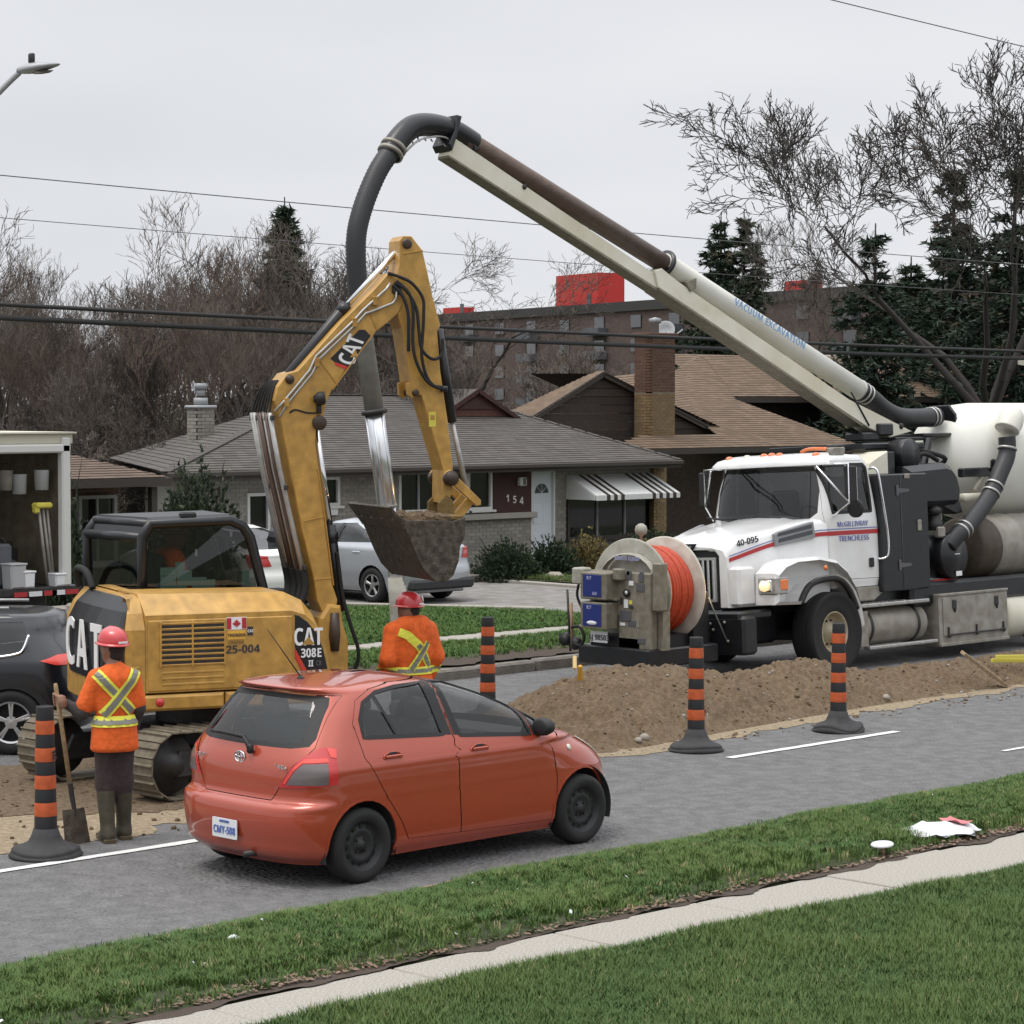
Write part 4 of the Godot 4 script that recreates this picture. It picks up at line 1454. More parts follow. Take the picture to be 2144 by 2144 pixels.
# a closed hand round a pole: palm, four fingers and a thumb
func grip_hand(bl: Blob, palm: Vector3, wrist: Vector3, pole: Vector3, dir: Vector3, fwd: Vector3) -> void:
	bl.cap(wrist, palm, 0.030, 0.036)
	bl.cap(palm - dir * 0.03, palm + dir * 0.03, 0.030, 0.028)
	var out := (palm - pole).normalized()
	for i in 4:
		var h := dir * (-0.036 + 0.024 * i)
		var len: float = [0.90, 1.0, 1.05, 0.95][i]
		var a := palm + h + fwd * 0.030
		var b := pole + h + fwd * 0.036 * len
		var c := pole + h - out * 0.034 + fwd * 0.012
		var d := pole + h - out * 0.030 - fwd * 0.016 * len
		bl.cap(a, b, 0.0115, 0.011)
		bl.cap(b, c, 0.011, 0.0105)
		bl.cap(c, d, 0.0105, 0.009)
	var t0 := palm + dir * 0.035 - fwd * 0.012
	var t1 := pole + dir * 0.060 - fwd * 0.026
	bl.cap(t0, t1, 0.014, 0.012)
	bl.cap(t1, pole + dir * 0.062 - out * 0.02 - fwd * 0.012, 0.012, 0.010)

# a strip of tape laid over a garment: points are (x, y) in the back view, found by walking in along d
func tape(st: SurfaceTool, bl: Blob, pts: Array, half: float, off: float, d: Vector3) -> void:
	var right := Vector3.UP.cross(d)
	var rows := []
	var n := 26
	for i in n + 1:
		var t := float(i) / n * (pts.size() - 1)
		var k := mini(int(t), pts.size() - 2)
		var p: Vector2 = pts[k].lerp(pts[k + 1], t - k)
		var e: Vector2 = (pts[k + 1] - pts[k]).normalized().orthogonal()
		var r := []
		for m in 5:
			var q := p + e * half * (m - 2) * 0.5
			var from := right * q.x + Vector3.UP * q.y - d * 0.5
			r.append(bl.hit(from, d, 0.75) - d * (off + 0.007))
		rows.append(r)
	loft(st, rows, false, false)

func belt(st: SurfaceTool, bl: Blob, c: Vector3, y0: float, y1: float, off: float, tilt := 0.0) -> void:
	var rows := []
	for i in 45:
		var a := TAU * i / 44
		var d := V3(cos(a), 0, sin(a))
		var r := []
		for m in 3:
			var y := lerpf(y0, y1, m * 0.5) + tilt * cos(a)
			var p := bl.hit(V3(c.x, y, c.z) + d * 0.45, -d, 0.45)
			r.append(p + d * (off + 0.005))
		rows.append(r)
	loft(st, rows, false, false)

func hard_hat(parent: Node, at: Transform3D) -> void:
	var st := mb(true)
	var rings := []
	for e in [[0.0, 1.0], [0.02, 1.0], [0.06, 0.97], [0.095, 0.85], [0.12, 0.66], [0.138, 0.4], [0.145, 0.12]]:
		var ring := []
		for j in 28:
			var a := TAU * j / 28
			var ridge: float = 0.006 if absf(sin(a)) < 0.25 and e[1] < 0.9 else 0.0
			ring.append(at * V3(cos(a) * 0.148 * e[1], e[0] + ridge, sin(a) * 0.122 * e[1]))
		rings.append(ring)
	loft(st, rings, true, true)
	var rows := []
	for e in [[1.0, 0.012], [1.10, 0.004], [1.13, -0.004], [1.11, -0.006], [1.0, 0.0]]:
		var ring := []
		for j in 28:
			var a := TAU * j / 28
			var peak: float = 1.0 + 0.26 * smoothstep(0.6, 1.0, cos(a)) * (e[0] - 1.0) / 0.13
			ring.append(at * V3(cos(a) * 0.148 * e[0] * peak, e[1] - 0.008 * smoothstep(0.6, 1.0, cos(a)), sin(a) * 0.122 * e[0]))
		rows.append(ring)
	loft(st, rows, true, false)
	var h := put("hard_hat", st, M.helmet_red, parent)
	st = mb()
	var b := at * Transform3D(Basis(V3(0, 0, 1), V3(0, 1, 0), V3(-1, 0, 0)), V3(-0.146, 0.028, 0.0))
	extr(st, rrect(-0.045, -0.009, 0.045, 0.009, 0.004), 0.0, 0.004, b)
	put("name_strip", st, M.print_white, h)

func head(bl: Blob, c: Vector3, f: Basis) -> void:
	# c is the middle of the skull; f.x looks forward
	var x := f.x
	var y := f.y
	var z := f.z
	bl.cap(c + y * 0.02 - x * 0.02, c + y * 0.025 + x * 0.02, 0.090, 0.088)
	bl.cap(c - y * 0.05 + x * 0.03, c - y * 0.085 + x * 0.055, 0.066, 0.046)
	bl.cap(c + x * 0.092 - y * 0.005, c + x * 0.112 - y * 0.035, 0.009, 0.014)
	for s in [1.0, -1.0]:
		bl.cap(c + z * s * 0.086 - y * 0.005 - x * 0.012, c + z * s * 0.090 - y * 0.045 - x * 0.005, 0.015, 0.010)
		bl.cap(c + x * 0.085 + z * s * 0.034 + y * 0.01, c + x * 0.075 + z * s * 0.05 + y * 0.012, 0.014, 0.012)
	bl.cap(c + x * 0.088 - y * 0.066 - z * 0.02, c + x * 0.088 - y * 0.066 + z * 0.02, 0.011, 0.011)

func build_worker_shovel() -> void:
	# local axes: x is where he faces, y up, z to his right; he faces away from the camera and a little left
	var face := V3(0.36, 0, -0.93)
	var o := thing("person", "worker in hard hat and orange hi-vis shirt leaning on a long shovel", "person", W(12.42, 17.16, 0.0), atan2(-face.z, face.x), "road crew")
	var hip := 0.93
	var sh := 1.43
	var L := {
		kneeL = V3(0.03, 0.50, -0.075), kneeR = V3(0.04, 0.50, 0.085),
		ankL = V3(-0.02, 0.10, -0.07), ankR = V3(0.10, 0.10, 0.10)}
	var shL := V3(0.0, sh - 0.035, -0.155)
	var shR := V3(-0.01, sh - 0.045, 0.155)
	var elL := V3(0.03, 1.10, -0.27)
	var haL := V3(0.11, 1.20, -0.44)
	var elR := V3(-0.01, 1.12, 0.205)
	var haR := V3(0.10, 0.90, 0.19)
	var torso := [
		[V3(0, hip, -0.05), V3(0, hip, 0.05), 0.112, 0.112, V3(0.88, 1, 1)],
		[V3(-0.005, hip + 0.05, 0), V3(-0.01, 1.18, 0), 0.122, 0.124, V3(0.75, 1, 1.06)],
		[V3(-0.01, 1.18, 0), V3(-0.02, 1.36, 0), 0.126, 0.130, V3(0.74, 1, 1.08)],
		[V3(-0.02, 1.36, -0.09), V3(-0.02, 1.36, 0.09), 0.08, 0.08],
		[V3(-0.02, 1.42, -0.01), V3(0.015, 1.55, 0), 0.064, 0.056]]
	var arms := [
		[shL, elL, 0.062, 0.048], [elL, haL + V3(-0.02, -0.02, 0.04), 0.045, 0.032],
		[shR, elR, 0.062, 0.048], [elR, haR, 0.044, 0.032]]
	var legs := [
		[V3(0, hip - 0.04, -0.075), L.kneeL, 0.086, 0.060], [L.kneeL, L.ankL, 0.058, 0.042],
		[V3(0, hip - 0.04, 0.075), L.kneeR, 0.086, 0.060], [L.kneeR, L.ankR, 0.062, 0.042]]
	var hf := Basis(Vector3.UP, 0.35)
	var hc := V3(0.035, 1.625, 0.0)
	var bl := Blob.new()
	bl.setup(V3(-0.32, 0.0, -0.62), V3(0.38, 1.78, 0.42), 0.015)
	limb(bl, torso + arms + legs)
	head(bl, hc, hf)
	for s in [[L.ankL], [L.ankR]]: bl.cap(s[0] - V3(0.03, 0.05, 0), s[0] + V3(0.14, -0.06, 0), 0.045, 0.035)
	for i in 4: bl.cap(haR + V3(0.02, -0.04, -0.03 + 0.02 * i), haR + V3(0.05, -0.11, -0.03 + 0.02 * i), 0.010, 0.008)
	var st := mb(true)
	bl.mesh(st)
	# the pole runs from the blade by his left foot up past his left hand
	var pt := V3(0.095, 1.33, -0.475)
	var pb := V3(0.0, 0.42, -0.37)
	var pole := pb.lerp(pt, (1.20 - 0.42) / (1.33 - 0.42))
	var hb := Blob.new()
	hb.setup(pole - V3(0.14, 0.16, 0.14), pole + V3(0.14, 0.16, 0.16), 0.0055, 150.0)
	grip_hand(hb, pole + V3(-0.045, 0, 0.02), elL.lerp(pole, 0.82), pole, (pt - pb).normalized(), V3(0.3, 0, 0.95).normalized())
	hb.mesh(st)
	put("body", st, M.skin, o)
	# shirt with short wide sleeves
	var sb := Blob.new()
	sb.setup(V3(-0.32, 0.76, -0.44), V3(0.3, 1.58, 0.42), 0.014)
	limb(sb, [torso[1], torso[2], torso[3]], 0.018)
	sb.cap(V3(0, 0.80, -0.05), V3(0, 1.0, -0.045), 0.156, 0.138, V3(0.95, 0.4, 1))
	sb.cap(V3(0, 0.80, 0.05), V3(0, 1.0, 0.045), 0.156, 0.138, V3(0.95, 0.4, 1))
	sb.cap(V3(-0.02, 1.41, -0.02), V3(0.0, 1.46, 0.01), 0.078, 0.072)
	for q in [[shL, elL], [shR, elR]]:
		sb.cap(q[0], q[0].lerp(q[1], 0.80), 0.072, 0.076)
	st = mb(true)
	sb.mesh(st)
	var shirt := put("shirt", st, M.hivis_orange, o)
	st = mb(true)
	var d := V3(1, 0, 0)
	var x1 := [Vector2(0.175, 1.455), Vector2(0.115, 1.36), Vector2(-0.12, 1.08)]
	var x2 := [Vector2(-0.175, 1.44), Vector2(-0.10, 1.35), Vector2(0.135, 1.10)]
	# back view: his right is +z, seen along +x
	var y1 := mb(true)
	for q in [x2, x1]:
		var k := 0.0 if q == x2 else 0.010
		tape(y1, sb, flip(q), 0.046, 0.0 + k, d)
		tape(st, sb, flip(q), 0.024, 0.006 + k, d)
	belt(y1, sb, V3(0, 0, 0), 0.985, 1.075, 0.006, 0.0)
	belt(st, sb, V3(0, 0, 0), 1.006, 1.054, 0.009, 0.0)
	put("yellow_tape", y1, M.hivis_yellow, shirt)
	put("reflective_tape", st, M.reflect_grey, shirt)
	# dark undershirt sleeves
	var ub := Blob.new()
	ub.setup(V3(-0.3, 0.8, -0.62), V3(0.36, 1.5, 0.42), 0.013)
	limb(ub, arms, 0.009)
	st = mb(true)
	ub.mesh(st)
	put("sleeves", st, M.sleeve_dark, o)
	# trousers
	var tb := Blob.new()
	tb.setup(V3(-0.26, 0.30, -0.32), V3(0.26, 1.0, 0.32), 0.014)
	limb(tb, legs, 0.018)
	limb(tb, [torso[0]], 0.004)
	st = mb(true)
	tb.mesh(st)
	put("trousers", st, M.trouser, o)
	# rubber boots
	for s in [[L.kneeL, L.ankL, "boot"], [L.kneeR, L.ankR, "boot"]]:
		var bb := Blob.new()
		var a: Vector3 = s[1]
		bb.setup(a - V3(0.14, 0.12, 0.12), a + V3(0.26, 0.42, 0.12), 0.012)
		bb.cap(a.lerp(s[0], 0.78), a + V3(-0.005, 0.02, 0), 0.078, 0.060)
		bb.cap(a + V3(-0.035, -0.055, 0), a + V3(0.15, -0.062, 0), 0.050, 0.047, V3(1, 0.85, 1))
		bb.cap(a + V3(-0.02, -0.03, 0), a + V3(0.08, -0.05, 0), 0.055, 0.048)
		st = mb(true)
		bb.mesh(st)
		var bo := put("boot", st, M.rubber_boot, o)
		st = mb()
		extr(st, PackedVector2Array([Vector2(-0.095, -0.05), Vector2(-0.02, -0.048), Vector2(0.08, -0.056), Vector2(0.19, -0.05), Vector2(0.205, 0.0), Vector2(0.19, 0.05), Vector2(0.08, 0.056), Vector2(-0.02, 0.048), Vector2(-0.095, 0.05)]), 0.0, 0.035, Transform3D(Basis(Vector3.RIGHT, V3(0, 0, 1), V3(0, 1, 0)), V3(a.x, 0.0, a.z)), 0.004)
		put("sole", st, M.boot_toe, bo)
	# hair and harness strap under the hat
	var kb := Blob.new()
	kb.setup(hc - V3(0.16, 0.16, 0.16), hc + V3(0.16, 0.16, 0.16), 0.010)
	kb.cap(hc + hf.x * -0.03 + V3(0, 0.0, 0), hc + hf.x * -0.035 - V3(0, 0.045, 0), 0.089, 0.070)
	st = mb(true)
	kb.mesh(st)
	put("hair", st, M.hair, o)
	hard_hat(o, Transform3D(hf * Basis(V3(0, 0, 1), 0.06), hc + V3(-0.005, 0.045, 0)))
	# the shovel is a thing of its own
	var sv := thing("shovel", "long handled square shovel standing upright in the worker's left hand", "shovel", o.position, o.rotation.y)
	st = mb(true)
	tube(st, [pt + (pt - pb).normalized() * 0.02, pt, pb], [0.012, 0.019, 0.020], 12)
	put("handle", st, M.wood_handle, sv)
	st = mb(true)
	tube(st, smooth_path([pb + V3(0, 0.10, -0.012), pb, V3(-0.01, 0.32, -0.355), V3(-0.03, 0.24, -0.35)], 4), [0.023, 0.023, 0.023, 0.023, 0.023, 0.022, 0.022, 0.021, 0.020, 0.019, 0.017, 0.015, 0.012], 10)
	put("socket", st, M.dark_steel, sv)
	st = mb(true)
	var rows := []
	var bx := V3(-0.35, 0, -0.94).normalized()
	for i in 7:
		var t := i / 6.0
		var r := []
		for j in 7:
			var q := (j - 3) / 3.0
			var w := 0.108 + 0.018 * t
			r.append(V3(-0.03, 0.30 - 0.29 * t, -0.35) + bx * q * w + V3(-0.94, 0, 0.35) * (0.05 * t - 0.022 * q * q * (1.0 - 0.6 * t)))
		rows.append(r)
	loft(st, rows, false, false)
	var back := []
	for r in rows:
		var q := []
		for p in r: q.append(p + V3(0.004, 0.0, -0.002))
		back.append(q)
	loft(st, back, false, false)
	put("blade", st, M.bucket_steel, sv)

func flip(q: Array) -> Array:
	# tape() measures x along UP x d; with d = +x that is -z, so his right is negative
	var r := []
	for p in q: r.append(Vector2(-p.x, p.y))
	return r

func build_worker_hoodie() -> void:
	var face := V3(0.25, 0, -0.97)
	var o := thing("person", "worker seen from behind in orange hi-vis hoodie and hard hat beyond the red car", "person", W(17.25, 18.72, 0.0), atan2(-face.z, face.x), "road crew")
	var shL := V3(0, 1.37, -0.205)
	var shR := V3(0, 1.37, 0.205)
	var elL := V3(-0.06, 1.10, -0.295)
	var elR := V3(-0.03, 1.10, 0.285)
	var haL := V3(0.10, 0.93, -0.27)
	var haR := V3(0.08, 0.90, 0.27)
	var torso := [
		[V3(0, 0.90, -0.06), V3(0, 0.90, 0.06), 0.13, 0.13, V3(0.85, 1, 1)],
		[V3(0, 0.95, 0), V3(-0.01, 1.15, 0), 0.145, 0.155, V3(0.78, 1, 1.1)],
		[V3(-0.01, 1.15, 0), V3(-0.03, 1.32, 0), 0.155, 0.16, V3(0.74, 1, 1.15)],
		[V3(-0.02, 1.35, -0.12), V3(-0.02, 1.35, 0.12), 0.09, 0.09],
		[V3(-0.02, 1.40, 0), V3(0.01, 1.52, 0), 0.068, 0.058]]
	var arms := [[shL, elL, 0.066, 0.05], [elL, haL, 0.047, 0.034], [shR, elR, 0.066, 0.05], [elR, haR, 0.047, 0.034]]
	var legs := [
		[V3(0, 0.88, -0.09), V3(0.02, 0.48, -0.11), 0.1, 0.068], [V3(0.02, 0.48, -0.11), V3(0, 0.08, -0.12), 0.064, 0.044],
		[V3(0, 0.88, 0.09), V3(0.02, 0.48, 0.11), 0.1, 0.068], [V3(0.02, 0.48, 0.11), V3(0, 0.08, 0.12), 0.064, 0.044]]
	var hf := Basis(Vector3.UP, 0.55)
	var hc := V3(0.03, 1.575, 0.0)
	var bl := Blob.new()
	bl.setup(V3(-0.3, 0, -0.42), V3(0.36, 1.74, 0.42), 0.016)
	limb(bl, torso + arms + legs)
	head(bl, hc, hf)
	for s in [-0.12, 0.12]: bl.cap(V3(-0.04, 0.045, s), V3(0.16, 0.04, s), 0.045, 0.036)
	for h in [haL, haR]:
		bl.cap(h, h + V3(0.02, -0.08, 0), 0.036, 0.032)
		for i in 4: bl.cap(h + V3(-0.01 + 0.02 * i, -0.09, 0.0), h + V3(0.01 + 0.018 * i, -0.16 + 0.006 * absf(i - 1.5), signf(-h.z) * 0.025), 0.0105, 0.008)
		bl.cap(h + V3(0.04, -0.05, 0), h + V3(0.075, -0.10, signf(-h.z) * 0.01), 0.012, 0.009)
	var st := mb(true)
	bl.mesh(st)
	put("body", st, M.skin, o)
	var sb := Blob.new()
	sb.setup(V3(-0.36, 0.72, -0.46), V3(0.36, 1.58, 0.46), 0.014)
	limb(sb, [torso[0], torso[1], torso[2], torso[3]], 0.032)
	sb.cap(V3(0, 0.84, -0.07), V3(0, 0.84, 0.07), 0.17, 0.17, V3(0.85, 0.5, 1))
	limb(sb, arms, 0.030)
	# hood lying bunched on the shoulders and back
	sb.cap(V3(-0.03, 1.44, -0.10), V3(-0.06, 1.45, 0.10), 0.075, 0.075)
	sb.cap(V3(-0.10, 1.42, -0.07), V3(-0.13, 1.24, 0.03), 0.075, 0.045)
	sb.cap(V3(-0.10, 1.42, 0.08), V3(-0.13, 1.24, 0.03), 0.075, 0.045)
	st = mb(true)
	sb.mesh(st)
	var hd := put("hoodie", st, M.hivis_orange, o)
	var d := V3(1, 0, 0)
	st = mb(true)
	var y1 := mb(true)
	for q in [[Vector2(-0.20, 1.375), Vector2(-0.12, 1.34), Vector2(-0.01, 1.24), Vector2(0.07, 1.14), Vector2(0.16, 1.0)], [Vector2(0.11, 1.26), Vector2(0.03, 1.14), Vector2(-0.07, 0.99)]]:
		var k := 0.0 if q.size() > 3 else 0.010
		tape(y1, sb, flip(q), 0.042, 0.0 + k, d)
		tape(st, sb, flip([q[2] if q.size() > 3 else q[0]] + q.slice(3 if q.size() > 3 else 1)), 0.024, 0.006 + k, d)
	belt(y1, sb, Vector3.ZERO, 0.93, 1.01, 0.007)
	belt(st, sb, Vector3.ZERO, 0.95, 0.99, 0.010)
	put("yellow_tape", y1, M.hivis_yellow, hd)
	put("reflective_tape", st, M.reflect_grey, hd)
	var gb := Blob.new()
	gb.setup(V3(-0.2, 0.68, -0.42), V3(0.32, 1.0, 0.42), 0.010)
	for h in [haL, haR]:
		gb.cap(h + V3(0, 0.03, 0), h + V3(0.02, -0.085, 0), 0.045, 0.042)
		for i in 4: gb.cap(h + V3(-0.01 + 0.02 * i, -0.09, 0.0), h + V3(0.01 + 0.018 * i, -0.165, signf(-h.z) * 0.025), 0.014, 0.011)
		gb.cap(h + V3(0.04, -0.05, 0), h + V3(0.08, -0.105, signf(-h.z) * 0.01), 0.015, 0.012)
	st = mb(true)
	gb.mesh(st)
	put("gloves", st, M.glove, o)
	var tb := Blob.new()
	tb.setup(V3(-0.26, 0.04, -0.34), V3(0.26, 0.98, 0.34), 0.016)
	limb(tb, legs + [torso[0]], 0.022)
	st = mb(true)
	tb.mesh(st)
	put("trousers", st, M.trouser, o)
	for s in [-0.12, 0.12]:
		var bb := Blob.new()
		bb.setup(V3(-0.16, -0.02, s - 0.12), V3(0.28, 0.34, s + 0.12), 0.014)
		bb.cap(V3(-0.01, 0.26, s), V3(-0.01, 0.08, s), 0.062, 0.058)
		bb.cap(V3(-0.04, 0.05, s), V3(0.16, 0.045, s), 0.052, 0.046)
		st = mb(true)
		bb.mesh(st)
		put("boot", st, M.rubber_boot, o)
	var kb := Blob.new()
	kb.setup(hc - V3(0.16, 0.16, 0.16), hc + V3(0.16, 0.16, 0.16), 0.010)
	kb.cap(hc + hf.x * -0.03, hc + hf.x * -0.035 - V3(0, 0.045, 0), 0.089, 0.070)
	st = mb(true)
	kb.mesh(st)
	put("hair", st, M.hair, o)
	hard_hat(o, Transform3D(hf, hc + V3(-0.005, 0.045, 0)))
	st = mb(true)
	lathe(st, [[0.034, 0.0], [0.034, 0.003], [0.0, 0.004]], 16, along(Transform3D(hf, hc + V3(-0.005, 0.045, 0)) * V3(-0.132, 0.078, 0.045), hf * V3(-0.9, 0.25, 0.35)))
	put("hat_badge", st, M.print_white, o.get_node("hard_hat"))

func build_operator(at: Vector3, yaw: float) -> void:
	var o := thing("person", "operator in orange hi-vis shirt sitting inside the excavator cab", "person", at, yaw, "road crew")
	var torso := [
		[V3(0, 0.10, -0.07), V3(0, 0.10, 0.07), 0.13, 0.13],
		[V3(-0.02, 0.18, 0), V3(-0.05, 0.42, 0), 0.145, 0.155, V3(0.78, 1, 1.1)],
		[V3(-0.05, 0.48, -0.12), V3(-0.05, 0.48, 0.12), 0.09, 0.09],
		[V3(-0.05, 0.5, 0), V3(-0.01, 0.64, 0), 0.066, 0.056]]
	var arms := []
	for s in [-1.0, 1.0]:
		arms.append([V3(-0.05, 0.48, s * 0.19), V3(0.02, 0.22, s * 0.27), 0.066, 0.05])
		arms.append([V3(0.02, 0.22, s * 0.27), V3(0.26, 0.20, s * 0.22), 0.046, 0.034])
	var legs := []
	for s in [-1.0, 1.0]:
		legs.append([V3(0, 0.08, s * 0.09), V3(0.42, 0.12, s * 0.12), 0.1, 0.07])
		legs.append([V3(0.42, 0.12, s * 0.12), V3(0.50, -0.30, s * 0.12), 0.064, 0.044])
	var bl := Blob.new()
	bl.setup(V3(-0.32, -0.42, -0.42), V3(0.72, 0.90, 0.42), 0.018)
	limb(bl, torso + arms + legs)
	head(bl, V3(0.0, 0.70, 0), Basis.IDENTITY)
	for s in [-1.0, 1.0]:
		bl.cap(V3(0.26, 0.20, s * 0.22), V3(0.33, 0.20, s * 0.21), 0.036, 0.032)
		for i in 4: bl.cap(V3(0.34, 0.22 - 0.016 * i, s * 0.22), V3(0.385, 0.20 - 0.012 * i, s * 0.19), 0.011, 0.009)
		bl.cap(V3(0.29, 0.23, s * 0.19), V3(0.35, 0.245, s * 0.175), 0.012, 0.009)
		bl.cap(V3(0.50, -0.34, s * 0.12), V3(0.62, -0.36, s * 0.12), 0.045, 0.036)
	var st := mb(true)
	bl.mesh(st)
	put("body", st, M.skin, o)
	var sb := Blob.new()
	sb.setup(V3(-0.34, -0.06, -0.46), V3(0.42, 0.66, 0.46), 0.017)
	limb(sb, torso.slice(0, 3) + arms, 0.028)
	st = mb(true)
	sb.mesh(st)
	var sh := put("shirt", st, M.hivis_orange, o)
	st = mb(true)
	belt(st, sb, V3(-0.03, 0, 0), 0.30, 0.36, 0.006)
	put("yellow_tape", st, M.hivis_yellow, sh)
	var tb := Blob.new()
	tb.setup(V3(-0.2, -0.36, -0.3), V3(0.66, 0.24, 0.3), 0.018)
	limb(tb, legs, 0.022)
	st = mb(true)
	tb.mesh(st)
	put("trousers", st, M.trouser, o)
	hard_hat(o, Transform3D(Basis.IDENTITY, V3(-0.01, 0.745, 0)))
	o.get_node("hard_hat").material_override = M.wheel_cream

# ---- the digger; x forward, y up, z to its right
func plan_ring(h: float, i: float, left := true) -> Array:
	var r := []
	for p in [[-0.90, 1.08 - i], [-1.03, 1.08 - i], [-1.085 + i * 0.5, 1.06 - i * 0.9], [-1.125 + i * 0.8, 0.99 - i * 0.6], [-1.165 + i, 0.74], [-1.195 + i, 0.4], [-1.205 + i, 0.0], [-1.20 + i, -0.4], [-1.185 + i, -0.72], [-1.13 + i * 0.8, -0.98 + i * 0.6], [-1.05 + i * 0.4, -1.07 + i * 0.9], [-0.9, -1.10 + i]]:
		r.append(V3(p[0], h, p[1]))
	return r

func build_excavator() -> void:
	var base := W(15.2, 19.5, 0.0)
	var o := thing("excavator", "yellow tracked excavator with raised boom and wide bucket behind the red car", "excavator", base, deg_to_rad(-21))
	var Y: Material = M.machine_yellow
	var YD: Material = M.machine_yellow_dirty
	# --- undercarriage, turned to lie along the road
	var turn := Basis(Vector3.UP, deg_to_rad(21))
	var un := Node3D.new()
	un.name = "undercarriage"
	o.add_child(un)
	un.basis = turn
	var st := mb()
	box(st, V3(0, 0.42, 0), V3(1.5, 0.34, 1.2), 0.05)
	lathe(st, [[0.48, 0.55], [0.48, 0.78], [0.40, 0.82]], 28)
	box(st, V3(1.62, 0.28, 0), V3(0.08, 0.42, 2.2), 0.02)
	box(st, V3(1.3, 0.40, 0.4), V3(0.7, 0.12, 0.12), 0.02)
	box(st, V3(1.3, 0.40, -0.4), V3(0.7, 0.12, 0.12), 0.02)
	put("car_body", st, M.dark_steel, un)
	var shoe := mb()
	extr(shoe, V2A([-0.075, 0.0, 0.075, 0.0, 0.078, 0.014, 0.030, 0.018, 0.022, 0.042, 0.010, 0.042, 0.004, 0.018, -0.06, 0.016, -0.078, 0.022]), -0.225, 0.225, Transform3D.IDENTITY, 0.003)
	shoe.generate_normals()
	var shoe_mesh := shoe.commit()
	for s in [1.0, -1.0]:
		var zc: float = 0.86 * s
		st = mb()
		extr(st, V2A([-1.15, 0.28, -1.1, 0.20, 1.1, 0.20, 1.15, 0.30, 1.1, 0.46, -1.05, 0.46]), zc - 0.13, zc + 0.13, Transform3D.IDENTITY, 0.02)
		put("track_frame", st, M.dark_steel, un)
		st = mb(true)
		for e in [-1.14, 1.14]:
			lathe(st, [[0.27, -0.09], [0.29, -0.05], [0.29, 0.05], [0.27, 0.09], [0.12, 0.10], [0.1, 0.17], [0.0, 0.17]], 24, Transform3D(Basis(Vector3.RIGHT, V3(0, 0, s), V3(0, -s, 0)), V3(e, 0.335, zc)))
		put("drive_wheels", st, M.dark_steel, un)
		var R := 0.30
		var half := 1.14
		var per := 4 * half + TAU * R
		var cnt := 42
		for i in cnt:
			var d := per * i / cnt
			var pos: Vector3
			var ang := 0.0
			if d < 2 * half:
				pos = V3(-half + d, 0.335 + R - 0.03 * sin(PI * d / (2 * half)), zc); ang = 0.0
			elif d < 2 * half + PI * R:
				var q := (d - 2 * half) / R
				pos = V3(half + sin(q) * R, 0.335 + cos(q) * R, zc); ang = -q
			elif d < 4 * half + PI * R:
				pos = V3(half - (d - 2 * half - PI * R), 0.335 - R, zc); ang = PI
			else:
				var q := (d - 4 * half - PI * R) / R
				pos = V3(-half - sin(q) * R, 0.335 - cos(q) * R, zc); ang = PI - q
			var sh := put("track_shoe", shoe_mesh, M.track_steel, un)
			sh.transform = Transform3D(Basis(V3(0, 0, 1), ang), pos)
	# --- upper structure
	st = mb()
	box(st, V3(-0.05, 0.83, 0), V3(1.9, 0.06, 1.9), 0.0)
	put("turntable_deck", st, M.black_paint, o)
	st = mb()
	loft(st, [plan_ring(0.80, 0.05), plan_ring(0.84, 0.0), plan_ring(1.58, 0.0), plan_ring(1.73, 0.07), plan_ring(1.86, 0.2), plan_ring(1.885, 0.45)], false, false)
	var top := plan_ring(1.885, 0.45)
	loft(st, [top, [V3(-0.9, 1.885, 0.63), V3(-0.9, 1.885, 0.6), V3(-0.9, 1.885, 0.55), V3(-0.9, 1.885, 0.5), V3(-0.9, 1.885, 0.4), V3(-0.9, 1.885, 0.2), V3(-0.9, 1.885, 0), V3(-0.9, 1.885, -0.2), V3(-0.9, 1.885, -0.4), V3(-0.9, 1.885, -0.5), V3(-0.9, 1.885, -0.6), V3(-0.9, 1.885, -0.65)]], false, false)
	quad(st, V3(-0.9, 0.8, 1.08), V3(-0.9, 1.58, 1.08), V3(-0.9, 1.58, -1.1), V3(-0.9, 0.8, -1.1))
	var cw := put("counterweight", st, Y, o)
	# black cover with lettering let into the counterweight
	st = mb()
	var rows := []
	for e in [[1.06, 0.006, 0.05], [1.10, 0.012, 0.0], [1.585, 0.012, 0.0], [1.735, 0.085, 0.0], [1.845, 0.20, 0.02], [1.855, 0.22, 0.03]]:
		var ring := plan_ring(e[0], e[1] * 1.0)
		var r := []
		for k in range(2, 9):
			var p: Vector3 = ring[k]
			var d := 0.012
			if e[1] < 0.02: p += V3(-0.012 - e[1], 0, 0.016 if k < 4 else 0.0)
			else: p += V3(-d, d * 0.7, 0.012 if k < 4 else 0.0)
			if k == 8: p.z = -0.64 + e[2]
			if k == 2 and e[2] > 0.0: p.z -= e[2]
			r.append(p)
		rows.append(r)
	loft(st, rows, false, false)
	var cover := put("black_cover", st, M.black_paint, cw)
	for q in [["C", -0.43, 0.1], ["A", 0.02, 0.0], ["T", 0.45, -0.12]]:
		var z: float = q[1]
		var x := -1.235 + (0.03 if z > 0.3 else 0.0)
		var nx := V3(-1, 0, 0.0).rotated(Vector3.UP, (0.09 if z > 0.3 else 0.0))
		letters(q[0], 0.46, M.print_white, cover, Transform3D(Basis(Vector3.UP.cross(nx), Vector3.UP, nx), V3(x - 0.01, 1.36, z + 0.05)), 0.92, "lettering", 900, "Droid Sans", 0.012)
	# engine housing on the right
	var P1 := [[-0.895, 0.985], [0.91, 0.985], [0.925, 1.14], [0.87, 1.44], [0.80, 1.57], [0.68, 1.68], [0.54, 1.725], [-0.895, 1.725]]
